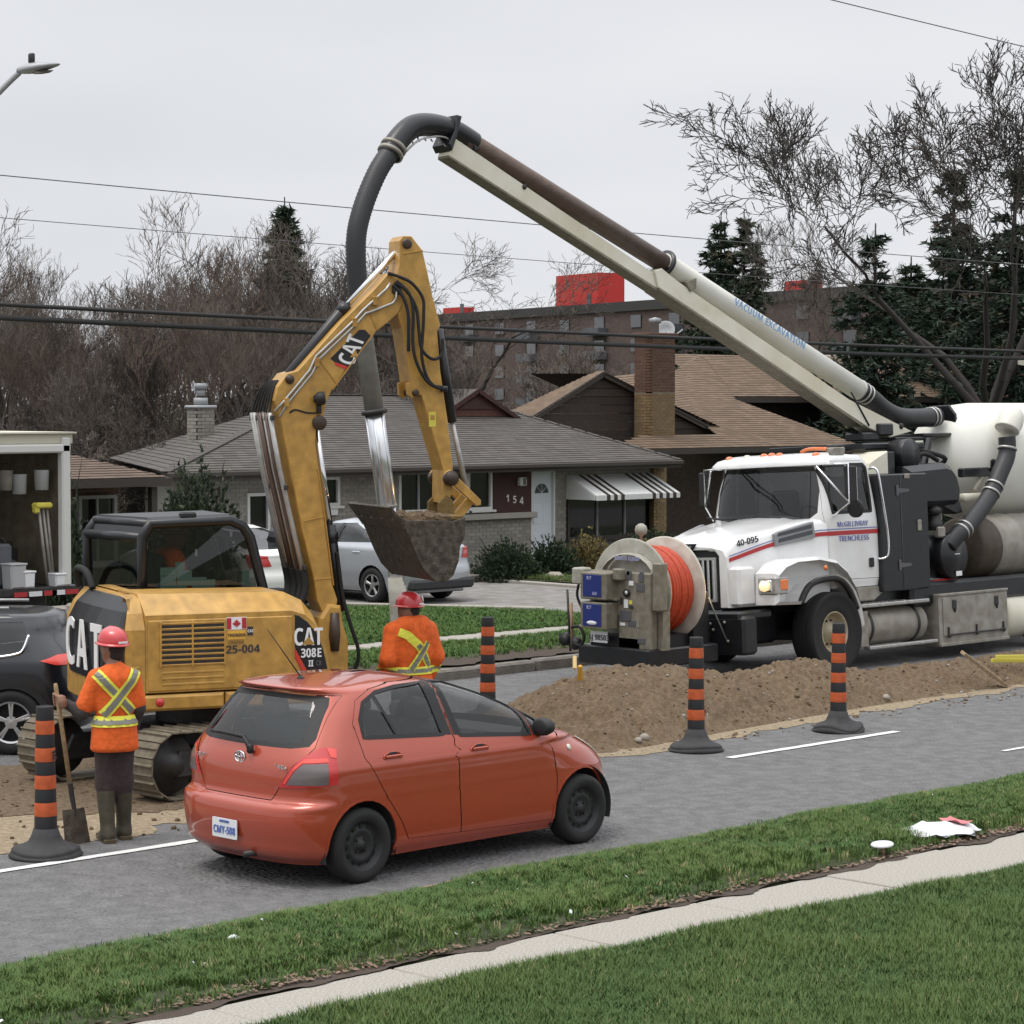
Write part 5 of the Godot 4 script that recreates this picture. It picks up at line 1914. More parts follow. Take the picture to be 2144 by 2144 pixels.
	var P2 := [[-0.895, 0.985], [0.91, 0.985], [0.93, 1.14], [0.90, 1.49], [0.84, 1.66], [0.73, 1.79], [0.55, 1.875], [-0.895, 1.895]]
	st = mb()
	var rr := []
	for e in [[P2, 0.12], [P2, 0.80], [P1, 1.06], [P1, 1.075]]:
		var ring := []
		for p in e[0]:
			var k: float = 0.0 if e[1] < 1.07 else 0.012
			ring.append(V3(p[0], p[1] - (k if p[1] > 1.5 else 0.0), e[1]))
		rr.append(ring)
	loft(st, rr, true, true)
	var hs := put("engine_cover", st, Y, o)
	# skirt in two pieces below the covers
	for e in [[-0.93, -0.135], [-0.120, 0.90]]:
		st = mb()
		extr(st, V2A([e[0], 0.815, e[1], 0.815, e[1], 0.965, e[0], 0.965]), 0.2, 1.10, Transform3D.IDENTITY, 0.025)
		put("skirt", st, Y, o)
	# side panels standing proud of the cover, with the louvre bank, pressed lines and gaps
	for e in [[-0.885, -0.36, false], [-0.35, 0.545, true]]:
		pass
	st = mb()
	extr(st, V2A([-0.872, 1.0, 0.548, 1.0, 0.548, 1.665, -0.872, 1.665]), 1.07, 1.088, Transform3D.IDENTITY, 0.008)
	var door := put("side_door", st, Y, o)
	for bank in [[-0.745, -0.452], [-0.435, -0.135]]:
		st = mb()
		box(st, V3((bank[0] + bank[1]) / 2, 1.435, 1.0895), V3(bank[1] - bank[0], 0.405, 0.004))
		put("louvre_shade_plate", st, M.dark_steel, door)  # flat plate coloured dark for the shade in the openings behind the slats
		for i in 9:
			st = mb()
			var y := 1.24 + 0.0485 * i
			var f := Transform3D(Basis(Vector3.RIGHT, 0.35), V3((bank[0] + bank[1]) / 2, y, 1.094))
			box(st, Vector3.ZERO, V3(bank[1] - bank[0] + 0.01, 0.021, 0.010), 0.003, f)
			put("slat", st, Y, door)
	for x in [-0.752, -0.4435, -0.128]:
		st = mb()
		box(st, V3(x, 1.435, 1.094), V3(0.018, 0.43, 0.016), 0.004)
		put("louvre_post", st, Y, door)
	for i in 3:
		st = mb()
		box(st, V3(-0.44, 1.06 + i * 0.055, 1.088), V3(0.60, 0.022, 0.012), 0.005)
		put("pressed_rib", st, Y, door)
	st = mb(true)
	lathe(st, [[0.024, 0.0], [0.022, 0.008], [0.0, 0.01]], 14, Transform3D(Basis(Vector3.RIGHT, V3(0, 0, 1), V3(0, -1, 0)), V3(0.13, 1.075, 1.087)))
	put("door_lock", st, M.dark_steel, door)
	st = mb(true)
	lathe(st, [[0.042, 0.0], [0.040, 0.006], [0.0, 0.007]], 20, Transform3D(Basis(Vector3.RIGHT, V3(0, 0, 1), V3(0, -1, 0)), V3(-0.765, 0.895, 1.10)))
	put("red_reflector", st, M.lamp_red, o)
	# stickers: flag, service labels, fleet number
	st = mb()
	box(st, V3(-0.012, 1.612, 1.090), V3(0.20, 0.118, 0.004), 0.001)
	var fl := put("flag_sticker", st, M.print_white, door)
	st = mb()
	for x in [-0.087, 0.063]: box(st, V3(x, 1.612, 1.093), V3(0.044, 0.105, 0.004))
	put("flag_bars", st, M.print_red, fl)
	st = mb()
	var leaf := []
	for p in [[0, 0.04], [0.010, 0.022], [0.020, 0.026], [0.017, 0.006], [0.030, 0.012], [0.034, 0.002], [0.042, 0.0], [0.034, -0.010], [0.018, -0.020], [0.020, -0.026], [0.003, -0.024], [0.002, -0.042]]: leaf.append(Vector2(p[0], p[1]))
	for i in range(leaf.size() - 1, 0, -1): leaf.append(Vector2(-leaf[i].x - (0.0001 if i == leaf.size() - 1 else 0.0), leaf[i].y))
	extr(st, PackedVector2Array(leaf), 0.0, 0.003, Transform3D(Basis.IDENTITY, V3(-0.012, 1.612, 1.0925)))
	put("maple_leaf", st, M.print_red, fl)
	st = mb()
	box(st, V3(-0.012, 1.503, 1.090), V3(0.18, 0.085, 0.004), 0.001)
	put("yellow_label", st, mat("label_yellow", lin(0.72, 0.40, 0.06), 0.5), door)
	letters("THUNDER", 0.03, M.print_black, door, Transform3D(Basis.IDENTITY, V3(-0.012, 1.50, 1.0935)), 0.9)
	letters("CENTER", 0.03, mat("print_dull", lin(0.22, 0.13, 0.03), 0.7), door, Transform3D(Basis.IDENTITY, V3(-0.015, 1.432, 1.090)), 1.0)
	st = mb()
	box(st, V3(0.125, 1.535, 1.090), V3(0.055, 0.085, 0.004), 0.001)
	put("small_label", st, M.print_black, door)
	letters("CAT", 0.026, M.print_white, door, Transform3D(Basis.IDENTITY, V3(0.125, 1.535, 1.0935)), 0.9)
	letters("25-004", 0.075, M.print_black, door, Transform3D(Basis.IDENTITY, V3(0.05, 1.365, 1.0895)), 1.05)
	letters("VC", 0.04, M.print_yellow, cw, Transform3D(Basis.IDENTITY, V3(-1.0, 1.22, 1.078)), 1.3)
	# black front panel with name, model and red stripe
	var cutp := V2A([0.575, 1.675, 0.61, 1.665, 0.70, 1.60, 0.79, 1.49, 0.855, 1.34, 0.90, 1.15, 0.90, 1.02, 0.76, 1.02, 0.575, 1.36])
	st = mb()
	extr(st, cutp, 1.072, 1.088, Transform3D.IDENTITY, 0.004)
	var fp := put("black_front_panel", st, M.black_paint, o)
	st = mb()
	extr(st, V2A([0.575, 1.345, 0.575, 1.26, 0.70, 1.02, 0.752, 1.02]), 1.072, 1.089, Transform3D.IDENTITY, 0.003)
	put("red_stripe", st, mat("stripe_red", lin(0.55, 0.04, 0.025), 0.5), fp)
	letters("CAT", 0.165, M.print_white, fp, Transform3D(Basis.IDENTITY, V3(0.705, 1.455, 1.091)), 0.72, "lettering", 900)
	st = mb()
	extr(st, V2A([0.64, 1.383, 0.77, 1.383, 0.705, 1.46]), 1.092, 1.098)
	put("logo_triangle", st, M.machine_yellow, fp)
	letters("308E", 0.085, M.print_white, fp, Transform3D(Basis.IDENTITY, V3(0.735, 1.30, 1.091)), 0.82, "lettering", 900)
	letters("II", 0.06, M.print_white, fp, Transform3D(Basis.IDENTITY, V3(0.73, 1.20, 1.091)), 0.8, "lettering", 900)
	letters("CR", 0.045, M.sticker_grey, fp, Transform3D(Basis.IDENTITY, V3(0.81, 1.20, 1.091)), 0.7, "lettering", 900)
	# hinge lug and lifting eye on the covers, hose to the radiator
	st = mb(true)
	lathe(st, [[0.035, 0.0], [0.03, 0.05], [0.0, 0.06]], 12, Transform3D(Basis(), V3(-0.98, 1.82, 0.72)))
	put("lifting_eye", st, mat("pin_rust", lin(0.20, 0.09, 0.03), 0.8), cw)
	st = mb(true)
	tube(st, smooth_path([V3(-1.0, 1.87, -0.45), V3(-1.02, 2.02, -0.6), V3(-1.04, 2.04, -0.9), V3(-1.0, 1.86, -1.0)], 6), 0.035, 8)
	put("exhaust_hose", st, M.rubber, cw)
	# deck and hoses between cab and boom
	st = mb()
	box(st, V3(0.5, 1.12, -0.4), V3(0.9, 0.5, 1.0), 0.05)
	put("front_deck", st, M.black_paint, o)
	# --- swing post and boom
	st = mb()
	extr(st, V2A([0.85, 0.86, 1.44, 0.86, 1.44, 1.30, 1.38, 1.52, 1.36, 1.67, 1.23, 1.69, 1.14, 1.55, 1.10, 1.2, 0.85, 1.1]), -0.22, 0.22, Transform3D.IDENTITY, 0.03)
	var post := put("swing_post", st, Y, o)
	st = mb(true)
	tube(st, [V3(1.29, 1.60, 0.215), V3(1.285, 1.38, 0.225), V3(1.29, 1.22, 0.215)], [0.045, 0.06, 0.045], 14)
	put("swing_pin", st, mat("greasy_brown", lin(0.045, 0.028, 0.018), 0.45), post)
	var foot := V2A([1.13, 1.71, 1.20, 1.55, 1.30, 1.55, 1.34, 1.72, 1.29, 1.87, 1.21, 2.48, 1.14, 3.05, 1.11, 3.29, 1.12, 3.43, 1.19, 3.52, 1.23, 3.71, 1.28, 3.81, 1.53, 4.17, 1.74, 4.40, 1.88, 4.50, 2.00, 4.60, 2.06, 4.73, 1.995, 4.95, 1.89, 5.00, 1.76, 4.86, 1.38, 4.50, 0.93, 4.02, 0.82, 3.99, 0.72, 3.86, 0.68, 3.72, 0.75, 3.54, 0.845, 3.05, 0.98, 2.40, 1.09, 1.96])
	st = mb()
	extr(st, foot, -0.17, 0.17, Transform3D.IDENTITY, 0.008)
	var bm := put("boom", st, Y, o)
	# edge plates and welds along the boom
	st = mb()
	for e in [[[1.13, 3.05], [1.215, 2.48]], [[1.215, 2.48], [1.295, 1.87]], [[1.29, 3.83], [1.75, 4.42]]]:
		var a := V3(e[0][0], e[0][1], 0)
		var b := V3(e[1][0], e[1][1], 0)
		box(st, Vector3.ZERO, V3(a.distance_to(b), 0.012, 0.37), 0.003, fr((a + b) / 2, b - a, V3(1, 0.3, 0)))
	put("edge_plate", st, YD, bm)
	st = mb()
	for e in [[[0.99, 2.52], [1.205, 2.56]], [[1.14, 4.14], [1.35, 3.87]], [[1.09, 1.93], [1.285, 1.95]], [[1.66, 4.66], [1.77, 4.42]]]:
		rod(st, V3(e[0][0], e[0][1], 0.171), V3(e[1][0], e[1][1], 0.171), 0.007, 5)
	put("weld_seam", st, YD, bm)
	st = mb()
	extr(st, V2A([1.27, 4.14, 1.58, 4.43, 1.64, 4.43, 1.70, 4.37, 1.46, 4.06, 1.31, 4.105]), 0.168, 0.174, Transform3D.IDENTITY, 0.002)
	var dc := put("boom_decal", st, M.black_paint, bm)
	st = mb()
	extr(st, V2A([1.31, 4.107, 1.455, 4.06, 1.43, 4.035, 1.325, 4.068]), 0.168, 0.1735)
	put("red_stripe", st, M.stripe_red, dc)
	var tx := Transform3D(Basis(V3(0, 0, 1), deg_to_rad(55)) * Basis(V3(1, 0.18, 0), V3(-0.32, 1, 0), V3(0, 0, 1)), V3(1.492, 4.225, 0.176))
	letters("CAT", 0.17, M.print_white, dc, tx, 0.72, "lettering", 900)
	st = mb()
	extr(st, V2A([1.475, 4.15, 1.535, 4.235, 1.552, 4.17]), 0.177, 0.182)
	put("logo_triangle", st, M.machine_yellow, dc)
	# work light and cylinder lugs on the boom
	st = mb(true)
	lathe(st, [[0.03, -0.05], [0.065, 0.0], [0.07, 0.05], [0.05, 0.07], [0.0, 0.07]], 14, along(V3(1.125, 3.74, 0.22), V3(0.8, 0.1, 0.3)))
	box(st, V3(1.14, 3.64, 0.19), V3(0.04, 0.1, 0.05), 0.005)
	put("work_light", st, M.plastic_black, bm)
	st = mb(true)
	tube(st, smooth_path([V3(1.14, 3.60, 0.18), V3(1.02, 3.60, 0.177), V3(0.9, 3.63, 0.177), V3(0.84, 3.60, 0.177)], 5), 0.009, 6)
	put("light_cable", st, M.rubber, bm)
	st = mb(true)
	lathe(st, [[0.075, -0.19], [0.075, 0.19], [0.06, 0.2], [0.0, 0.2]], 16, Transform3D(Basis(Vector3.RIGHT, V3(0, 0, 1), V3(0, -1, 0)), V3(1.15, 3.50, 0)))
	for p in [[0.84, 3.93], [1.97, 4.83]]:
		lathe(st, [[0.045, -0.19], [0.045, 0.19], [0.0, 0.192]], 14, Transform3D(Basis(Vector3.RIGHT, V3(0, 0, 1), V3(0, -1, 0)), V3(p[0], p[1], 0)))
	put("pivot_pins", st, M.greasy_brown, bm)
	# lift cylinder in front of the boom and its hose
	st = mb(true)
	tube(st, [V3(1.31, 2.47, 0.02), V3(1.42, 1.60, 0.02)], 0.062, 14)
	tube(st, [V3(1.32, 2.40, 0.02), V3(1.33, 2.30, 0.02)], 0.075, 14)
	put("lift_cylinder", st, M.black_paint, bm)
	st = mb(true)
	rod(st, V3(1.16, 3.48, 0.02), V3(1.31, 2.47, 0.02), 0.035, 12)
	put("lift_rod", st, M.chrome, bm)
	st = mb(true)
	tube(st, smooth_path([V3(1.36, 2.2, 0.1), V3(1.42, 1.75, 0.1), V3(1.50, 1.45, 0.12), V3(1.585, 1.2, 0.1), V3(1.57, 1.02, 0.05), V3(1.45, 1.0, 0.0)], 6), 0.021, 8)
	put("hose", st, M.rubber, bm)
	# stick cylinder over the boom
	st = mb(true)
	tube(st, [V3(0.87, 3.945, 0), V3(0.90, 3.975, 0), V3(1.49, 4.655, 0), V3(1.50, 4.667, 0)], [0.03, 0.058, 0.058, 0.05], 18)
	tube(st, [V3(1.44, 4.60, 0), V3(1.51, 4.677, 0)], 0.064, 18)
	put("stick_cylinder", st, M.black_paint, bm)
	st = mb(true)
	rod(st, V3(1.49, 4.655, 0), V3(2.10, 5.29, 0), 0.031, 14)
	put("stick_rod", st, M.chrome, bm)
	# steel pipes up the side and the back of the boom, with clamps
	for k in 2:
		var z := 0.192
		var d := V3(-0.028, 0.03, 0) * k
		st = mb(true)
		var path := [V3(0.73, 3.56, z) + d * 1.8, V3(0.80, 3.68, z) + d, V3(1.07, 3.99, z) + d, V3(1.14, 4.13, z) + d, V3(1.53, 4.48, z) + d, V3(1.64, 4.595, z) + d]
		if k == 0: path.append_array([V3(1.68, 4.605, z), V3(1.93, 4.70, z), V3(1.965, 4.75, z), V3(1.975, 4.85, z)])
		else: path.append_array([V3(1.86, 4.84, z), V3(1.90, 4.90, z)])
		tube(st, path, 0.013, 8)
		put("pipe", st, M.steel, bm)
	st = mb()
	for p in [[0.80, 3.70], [1.12, 4.10], [1.52, 4.50], [1.74, 4.72]]:
		box(st, V3(p[0], p[1], 0.186), V3(0.05, 0.09, 0.045), 0.005, Transform3D.IDENTITY)
	put("pipe_clamps", st, YD, bm)
	for i in 7:
		st = mb(true)
		var z := -0.44 + 0.093 * i
		var r: float = [0.026, 0.022, 0.018, 0.024, 0.018, 0.022, 0.027][i]
		var dx := -0.03 - 0.012 * (i % 2)
		tube(st, [V3(0.68 + dx, 3.60, z), V3(0.78 + dx, 3.05, z), V3(0.93 + dx, 2.40, z), V3(1.02 + dx, 2.02, z)], r, 9)
		put("pipe", st, M.rust_pipe if i in [2, 3, 5] else M.steel, bm)
		st = mb(true)
		tube(st, smooth_path([V3(1.02 + dx, 2.04, z), V3(1.05 + dx, 1.86, z), V3(0.98 + dx, 1.66, z * 0.8), V3(0.78 + dx, 1.48, z * 0.6 - 0.1), V3(0.5, 1.35, z * 0.5 - 0.2)], 5), r + 0.008, 8)
		put("hose", st, M.rubber, bm)
		st = mb(true)
		tube(st, smooth_path([V3(0.68 + dx, 3.58, z), V3(0.665, 3.70, z * 0.9), V3(0.70, 3.84, z * 0.7), V3(0.76, 3.92, z * 0.5)], 4), 0.012, 7)
		put("hose", st, M.rubber, bm)
	st = mb()
	for p in [[0.66, 3.55], [0.80, 2.86], [0.99, 2.06]]:
		box(st, V3(p[0], p[1], -0.16), V3(0.03, 0.05, 0.72), 0.006)
	put("pipe_bracket", st, M.dark_steel, bm)
	# --- stick
	var sp := V2A([2.02, 5.33, 2.06, 5.38, 2.15, 5.38, 2.27, 5.24, 2.32, 5.04, 2.38, 4.78, 2.465, 4.48, 2.43, 4.42, 2.465, 4.01, 2.545, 3.51, 2.60, 3.04, 2.60, 2.80, 2.545, 2.66, 2.49, 2.68, 2.495, 3.01, 2.26, 3.77, 2.175, 3.80, 2.135, 3.92, 2.11, 4.10, 2.05, 4.45, 1.985, 4.62, 1.96, 4.80, 2.02, 5.10])
	st = mb()
	extr(st, sp, -0.15, 0.15, Transform3D.IDENTITY, 0.006)
	var sk := put("stick", st, Y, o)
	st = mb(true)
	for p in [[2.10, 5.30, 0.05], [1.985, 4.83, 0.05], [2.19, 3.80, 0.035]]:
		lathe(st, [[p[2], -0.17], [p[2], 0.17], [p[2] * 0.6, 0.175], [0.0, 0.172]], 16, Transform3D(Basis(Vector3.RIGHT, V3(0, 0, 1), V3(0, -1, 0)), V3(p[0], p[1], 0)))
	put("pivot_pins", st, M.greasy_brown, sk)
	st = mb()
	for s in [-0.12, 0.12]: extr(st, V2A([2.20, 3.92, 2.22, 3.80, 2.16, 3.74, 2.11, 3.78, 2.10, 3.9]), s - 0.025, s + 0.025, Transform3D.IDENTITY, 0.006)
	rod(st, V3(2.06, 5.20, 0.152), V3(2.27, 5.24, 0.152), 0.009, 5)
	put("stick_lugs", st, Y, sk)
	st = mb()
	box(st, V3(2.375, 3.53, 0.152), V3(0.075, 0.15, 0.004), 0.001, Transform3D.IDENTITY)
	put("warning_label", st, M.print_yellow, sk)
	st = mb()
	box(st, V3(2.375, 3.55, 0.155), V3(0.045, 0.05, 0.003))
	put("warning_print", st, YD, sk)
	# black hoses looping over to the stick
	for e in [[[1.88, 5.00], [2.01, 4.96], [2.13, 4.90], [2.24, 4.76], [2.25, 4.60], [2.24, 4.40], [2.23, 4.18], [2.28, 3.98], [2.37, 3.87], [2.49, 3.84]], [[1.97, 4.92], [2.10, 4.80], [2.14, 4.62], [2.13, 4.33], [2.16, 4.14], [2.24, 3.98], [2.34, 3.88], [2.45, 3.86]], [[1.95, 4.90], [2.06, 4.84], [2.17, 4.66], [2.20, 4.42], [2.22, 4.26], [2.29, 4.17], [2.38, 4.14], [2.46, 4.20], [2.47, 4.35]], [[1.93, 4.88], [2.02, 4.78], [2.08, 4.60], [2.09, 4.35], [2.10, 4.22]]]:
		st = mb(true)
		var pts := []
		var i := 0
		for p in e:
			pts.append(V3(p[0], p[1], 0.19 + 0.04 * sin(PI * i / (e.size() - 1))))
			i += 1
		tube(st, smooth_path(pts, 5), 0.017, 8)
		put("hose", st, M.rubber, sk)
	# bucket cylinder and linkage
	st = mb(true)
	tube(st, [V3(2.50, 4.45, 0), V3(2.655, 3.50, 0)], 0.052, 14)
	box(st, V3(2.49, 3.84, 0.12), V3(0.06, 0.06, 0.2), 0.01)
	put("bucket_cylinder", st, M.black_paint, sk)
	st = mb(true)
	rod(st, V3(2.64, 3.55, 0), V3(2.83, 2.74, 0), 0.028, 12)
	put("bucket_rod", st, M.steel, sk)
	for s in [-0.19, 0.19]:
		st = mb()
		var a := V3(2.55, 2.95, s)
		var b := V3(2.82, 2.71, s)
		extr(st, V2A([-0.05, -0.05, 0.42, -0.038, 0.45, 0.0, 0.42, 0.038, -0.05, 0.05, -0.07, 0.0]), -0.022, 0.022, fr(a, b - a, Vector3.UP), 0.006)
		put("link", st, Y, sk)
		st = mb(true)
		lathe(st, [[0.075, -0.04], [0.08, 0.0], [0.075, 0.04], [0.0, 0.045]], 16, Transform3D(Basis(Vector3.RIGHT, V3(0, 0, signf(s)), V3(0, -signf(s), 0)), V3(2.555, 2.93, s * 1.05)))
		put("link_boss", st, M.greasy_brown, sk)
	st = mb()
	for s in [-0.11, 0.11]: extr(st, V2A([2.80, 2.76, 2.87, 2.70, 2.66, 2.46, 2.56, 2.50]), s - 0.025, s + 0.025, Transform3D.IDENTITY, 0.006)
	put("bucket_link", st, Y, sk)
	# --- bucket
	var side := [[1.74, 2.67], [1.86, 2.555], [1.93, 2.53], [2.43, 2.515], [2.55, 2.55], [2.545, 2.37], [2.49, 2.25], [2.475, 2.11], [2.42, 1.97], [2.345, 1.91], [2.22, 1.91], [2.10, 2.03], [2.02, 2.18], [1.96, 2.32], [1.90, 2.45]]
	var flat := []
	for p in side: flat.append_array(p)
	var bk := Node3D.new()
	bk.name = "bucket"
	o.add_child(bk)
	for s in [0.59, -0.59]:
		st = mb()
		extr(st, V2A(flat), s - 0.014, s + 0.014, Transform3D.IDENTITY, 0.004)
		put("side_plate", st, M.bucket_steel, bk)
	st = mb()
	var shell := [[1.90, 2.45], [1.96, 2.32], [2.02, 2.18], [2.10, 2.03], [2.22, 1.915], [2.345, 1.915], [2.42, 1.975], [2.475, 2.11], [2.49, 2.25], [2.545, 2.37], [2.55, 2.55]]
	for off in [0.0, 0.022]:
		var rws := []
		for z in [-0.575, 0.575]:
			var r := []
			for p in shell:
				var c := Vector2(2.25, 2.35)
				var q := Vector2(p[0], p[1])
				q += (c - q).normalized() * off
				r.append(V3(q.x, q.y, z))
			rws.append(r)
		loft(st, rws, false, false)
	put("shell", st, M.bucket_steel, bk)
	# lip plate with a row of four bolt holes
	var lf := fr(V3(1.905, 2.445, 0), V3(-0.165, 0.225, 0), V3(0.8, 0.6, 0))
	st = mb()
	box(st, V3(0.055, 0, 0), V3(0.11, 0.026, 1.2), 0.003, lf)
	box(st, V3(0.213, 0, 0), V3(0.126, 0.03, 1.2), 0.003, lf)
	var holes := [-0.60, -0.33, -0.23, -0.06, 0.04, 0.21, 0.31, 0.48, 0.56, 0.60]
	var hz := [-0.6, -0.42, -0.12, 0.18, 0.46]
	for i in 5:
		var z0: float = -0.6 if i == 0 else hz[i] + 0.045
		var z1: float = 0.6 if i == 4 else hz[i + 1] - 0.045
		box(st, V3(0.13, 0, (z0 + z1) / 2), V3(0.04, 0.026, z1 - z0), 0.0, lf)
	put("cutting_lip", st, M.bucket_steel, bk)
	st = mb()
	for s in [-0.14, 0.14]: extr(st, V2A([2.44, 2.50, 2.44, 2.68, 2.53, 2.76, 2.60, 2.70, 2.62, 2.48]), s - 0.02, s + 0.02, Transform3D.IDENTITY, 0.006)
	box(st, V3(2.50, 2.54, 0), V3(0.12, 0.05, 1.0), 0.01)
	put("hanger_lugs", st, mat("muddy_yellow", lin(0.22, 0.145, 0.05), 0.85, 0.0, tex.dirt, 4.0), bk)
	st = mb()
	rng.seed = 31
	for i in 60:
		pebble(st, V3(rng.randf_range(1.98, 2.46), 2.47 + 0.07 * sin(i), rng.randf_range(-0.5, 0.5)), rng.randf_range(0.05, 0.10), 6)
	put("soil_load", st, M.soil, bk).set_meta("kind", "stuff")
	# --- cab
	var cab := Node3D.new()
	cab.name = "cab"
	o.add_child(cab)
	st = mb(true)
	var rp := [V3(-0.60, 1.2, -0.06), V3(-0.61, 2.38, -0.06), V3(-0.52, 2.51, -0.07), V3(0.30, 2.53, -0.07), V3(0.43, 2.47, -0.07), V3(0.50, 2.36, -0.06), V3(0.63, 1.85, -0.06), V3(0.66, 1.2, -0.06)]
	var lp := [V3(-0.88, 1.2, -1.08), V3(-0.89, 2.38, -1.08), V3(-0.80, 2.51, -1.07), V3(0.30, 2.53, -1.07), V3(0.43, 2.47, -1.07), V3(0.50, 2.36, -1.08), V3(0.63, 1.85, -1.08), V3(0.66, 1.2, -1.08)]
	tube(st, rp, 0.052, 10)
	tube(st, lp, 0.052, 10)
	for k in [1, 2, 4, 5]: rod(st, rp[k], lp[k], 0.05, 10)
	rod(st, V3(-0.60, 1.80, -0.06), V3(-0.88, 1.80, -1.08), 0.04, 8)
	rod(st, V3(-0.60, 1.80, -0.06), V3(0.63, 1.80, -0.06), 0.035, 8)
	rod(st, V3(0.12, 1.2, -1.09), V3(0.12, 2.5, -1.09), 0.04, 8)
	rod(st, V3(-0.89, 1.78, -1.09), V3(0.63, 1.78, -1.09), 0.04, 8)
	put("cab_frame", st, M.black_paint, cab)
	st = mb()
	loft(st, [[rp[1], rp[2] + V3(0, 0.03, 0), rp[3] + V3(0, 0.03, 0), rp[4]], [rp[1].lerp(lp[1], 0.06), rp[2].lerp(lp[2], 0.06) + V3(0, 0.065, 0), rp[3].lerp(lp[3], 0.06) + V3(0, 0.065, 0), rp[4].lerp(lp[4], 0.06)], [lp[1].lerp(rp[1], 0.06), lp[2].lerp(rp[2], 0.06) + V3(0, 0.065, 0), lp[3].lerp(rp[3], 0.06) + V3(0, 0.065, 0), lp[4].lerp(rp[4], 0.06)], [lp[1], lp[2] + V3(0, 0.03, 0), lp[3] + V3(0, 0.03, 0), lp[4]]], false, false)
	put("cab_roof", st, M.black_paint, cab)
	st = mb()
	box(st, V3(-0.12, 2.59, -0.14), V3(0.16, 0.06, 0.1), 0.015)
	put("roof_lamp", st, M.plastic_black, cab)
	st = mb()
	quad(st, V3(-0.60, 1.80, -0.06), rp[1], rp[2], rp[3]); quad(st, V3(-0.60, 1.80, -0.06), rp[3], rp[5], V3(0.63, 1.80, -0.06))
	put("side_window", st, M.cab_glass, cab)
	st = mb()
	quad(st, V3(-0.60, 1.82, -0.08), rp[1], lp[1], V3(-0.88, 1.82, -1.06))
	put("rear_window", st, M.cab_glass, cab)
	st = mb()
	quad(st, V3(0.64, 1.3, -0.08), rp[5], lp[5], V3(0.64, 1.3, -1.06))
	put("front_window", st, M.cab_glass, cab)
	st = mb()
	quad(st, V3(-0.87, 1.80, -1.085), lp[2], lp[3], V3(0.62, 1.80, -1.085))
	put("door_window", st, M.cab_glass, cab)
	st = mb()
	quad(st, V3(-0.60, 1.0, -0.05), V3(-0.60, 1.80, -0.05), V3(-0.88, 1.80, -1.08), V3(-0.88, 1.0, -1.08))
	quad(st, V3(-0.60, 1.0, -0.04), V3(-0.60, 1.80, -0.04), V3(0.63, 1.80, -0.04), V3(0.66, 1.0, -0.04))
	quad(st, V3(-0.88, 1.0, -1.10), V3(-0.88, 1.78, -1.10), V3(0.63, 1.78, -1.10), V3(0.66, 1.0, -1.10))
	box(st, V3(-0.05, 1.15, -0.57), V3(1.3, 0.04, 1.0))
	put("cab_panels", st, M.black_paint, cab)
	st = mb()
	box(st, V3(-0.12, 1.58, -0.55), V3(0.5, 0.16, 0.5), 0.04)
	box(st, V3(-0.36, 1.90, -0.55), V3(0.12, 0.6, 0.48), 0.04)
	box(st, V3(-0.08, 1.75, -0.20), V3(0.4, 0.08, 0.12), 0.02)
	put("seat", st, M.interior_dark, cab)
	# green cards stuck inside the side window
	for q in [[-0.335, 1.945, 0.16, 0.10], [-0.335, 2.04, 0.16, 0.08], [-0.17, 1.97, 0.15, 0.15], [-0.02, 1.92, 0.15, 0.11], [0.1, 1.91, 0.09, 0.08], [-0.28, 1.875, 0.27, 0.05], [-0.215, 2.085, 0.09, 0.09], [0.46, 1.95, 0.07, 0.16]]:
		st = mb()
		box(st, V3(q[0], q[1], -0.09), V3(q[2], q[3], 0.006))
		put("card", st, M.teal_sheet, cab)
	st = mb()
	box(st, V3(0.31, 2.40, -0.085), V3(0.025, 0.06, 0.004))
	box(st, V3(-0.05, 2.22, -0.085), V3(0.02, 0.07, 0.004))
	put("window_label", st, M.plate_white, cab)
	build_operator(o.transform * V3(-0.14, 1.66, -0.55), o.rotation.y)

# ---- the vacuum truck; local x = u - 25, z grows towards the camera
func T(u: float, v: float, h: float) -> Vector3:
	return V3(u - 25.0, h, 22.1 - v)

func zbasis(s := 1.0) -> Basis:
	return Basis(Vector3.RIGHT, V3(0, 0, s), V3(0, -s, 0))

func hood_w(u: float) -> float:
	return interp([25.6, 25.75, 26.4, 27.0, 27.4], [0.67, 0.71, 0.84, 0.965, 1.02], u)

func hood_top(u: float) -> float:
	return interp([25.6, 25.75, 26.4, 27.0, 27.4], [1.80, 1.905, 2.03, 2.12, 2.16], u)

func hood_pt(u: float, h: float, off: float) -> Vector3:
	return T(u, 22.1 - hood_w(u) - off, h)

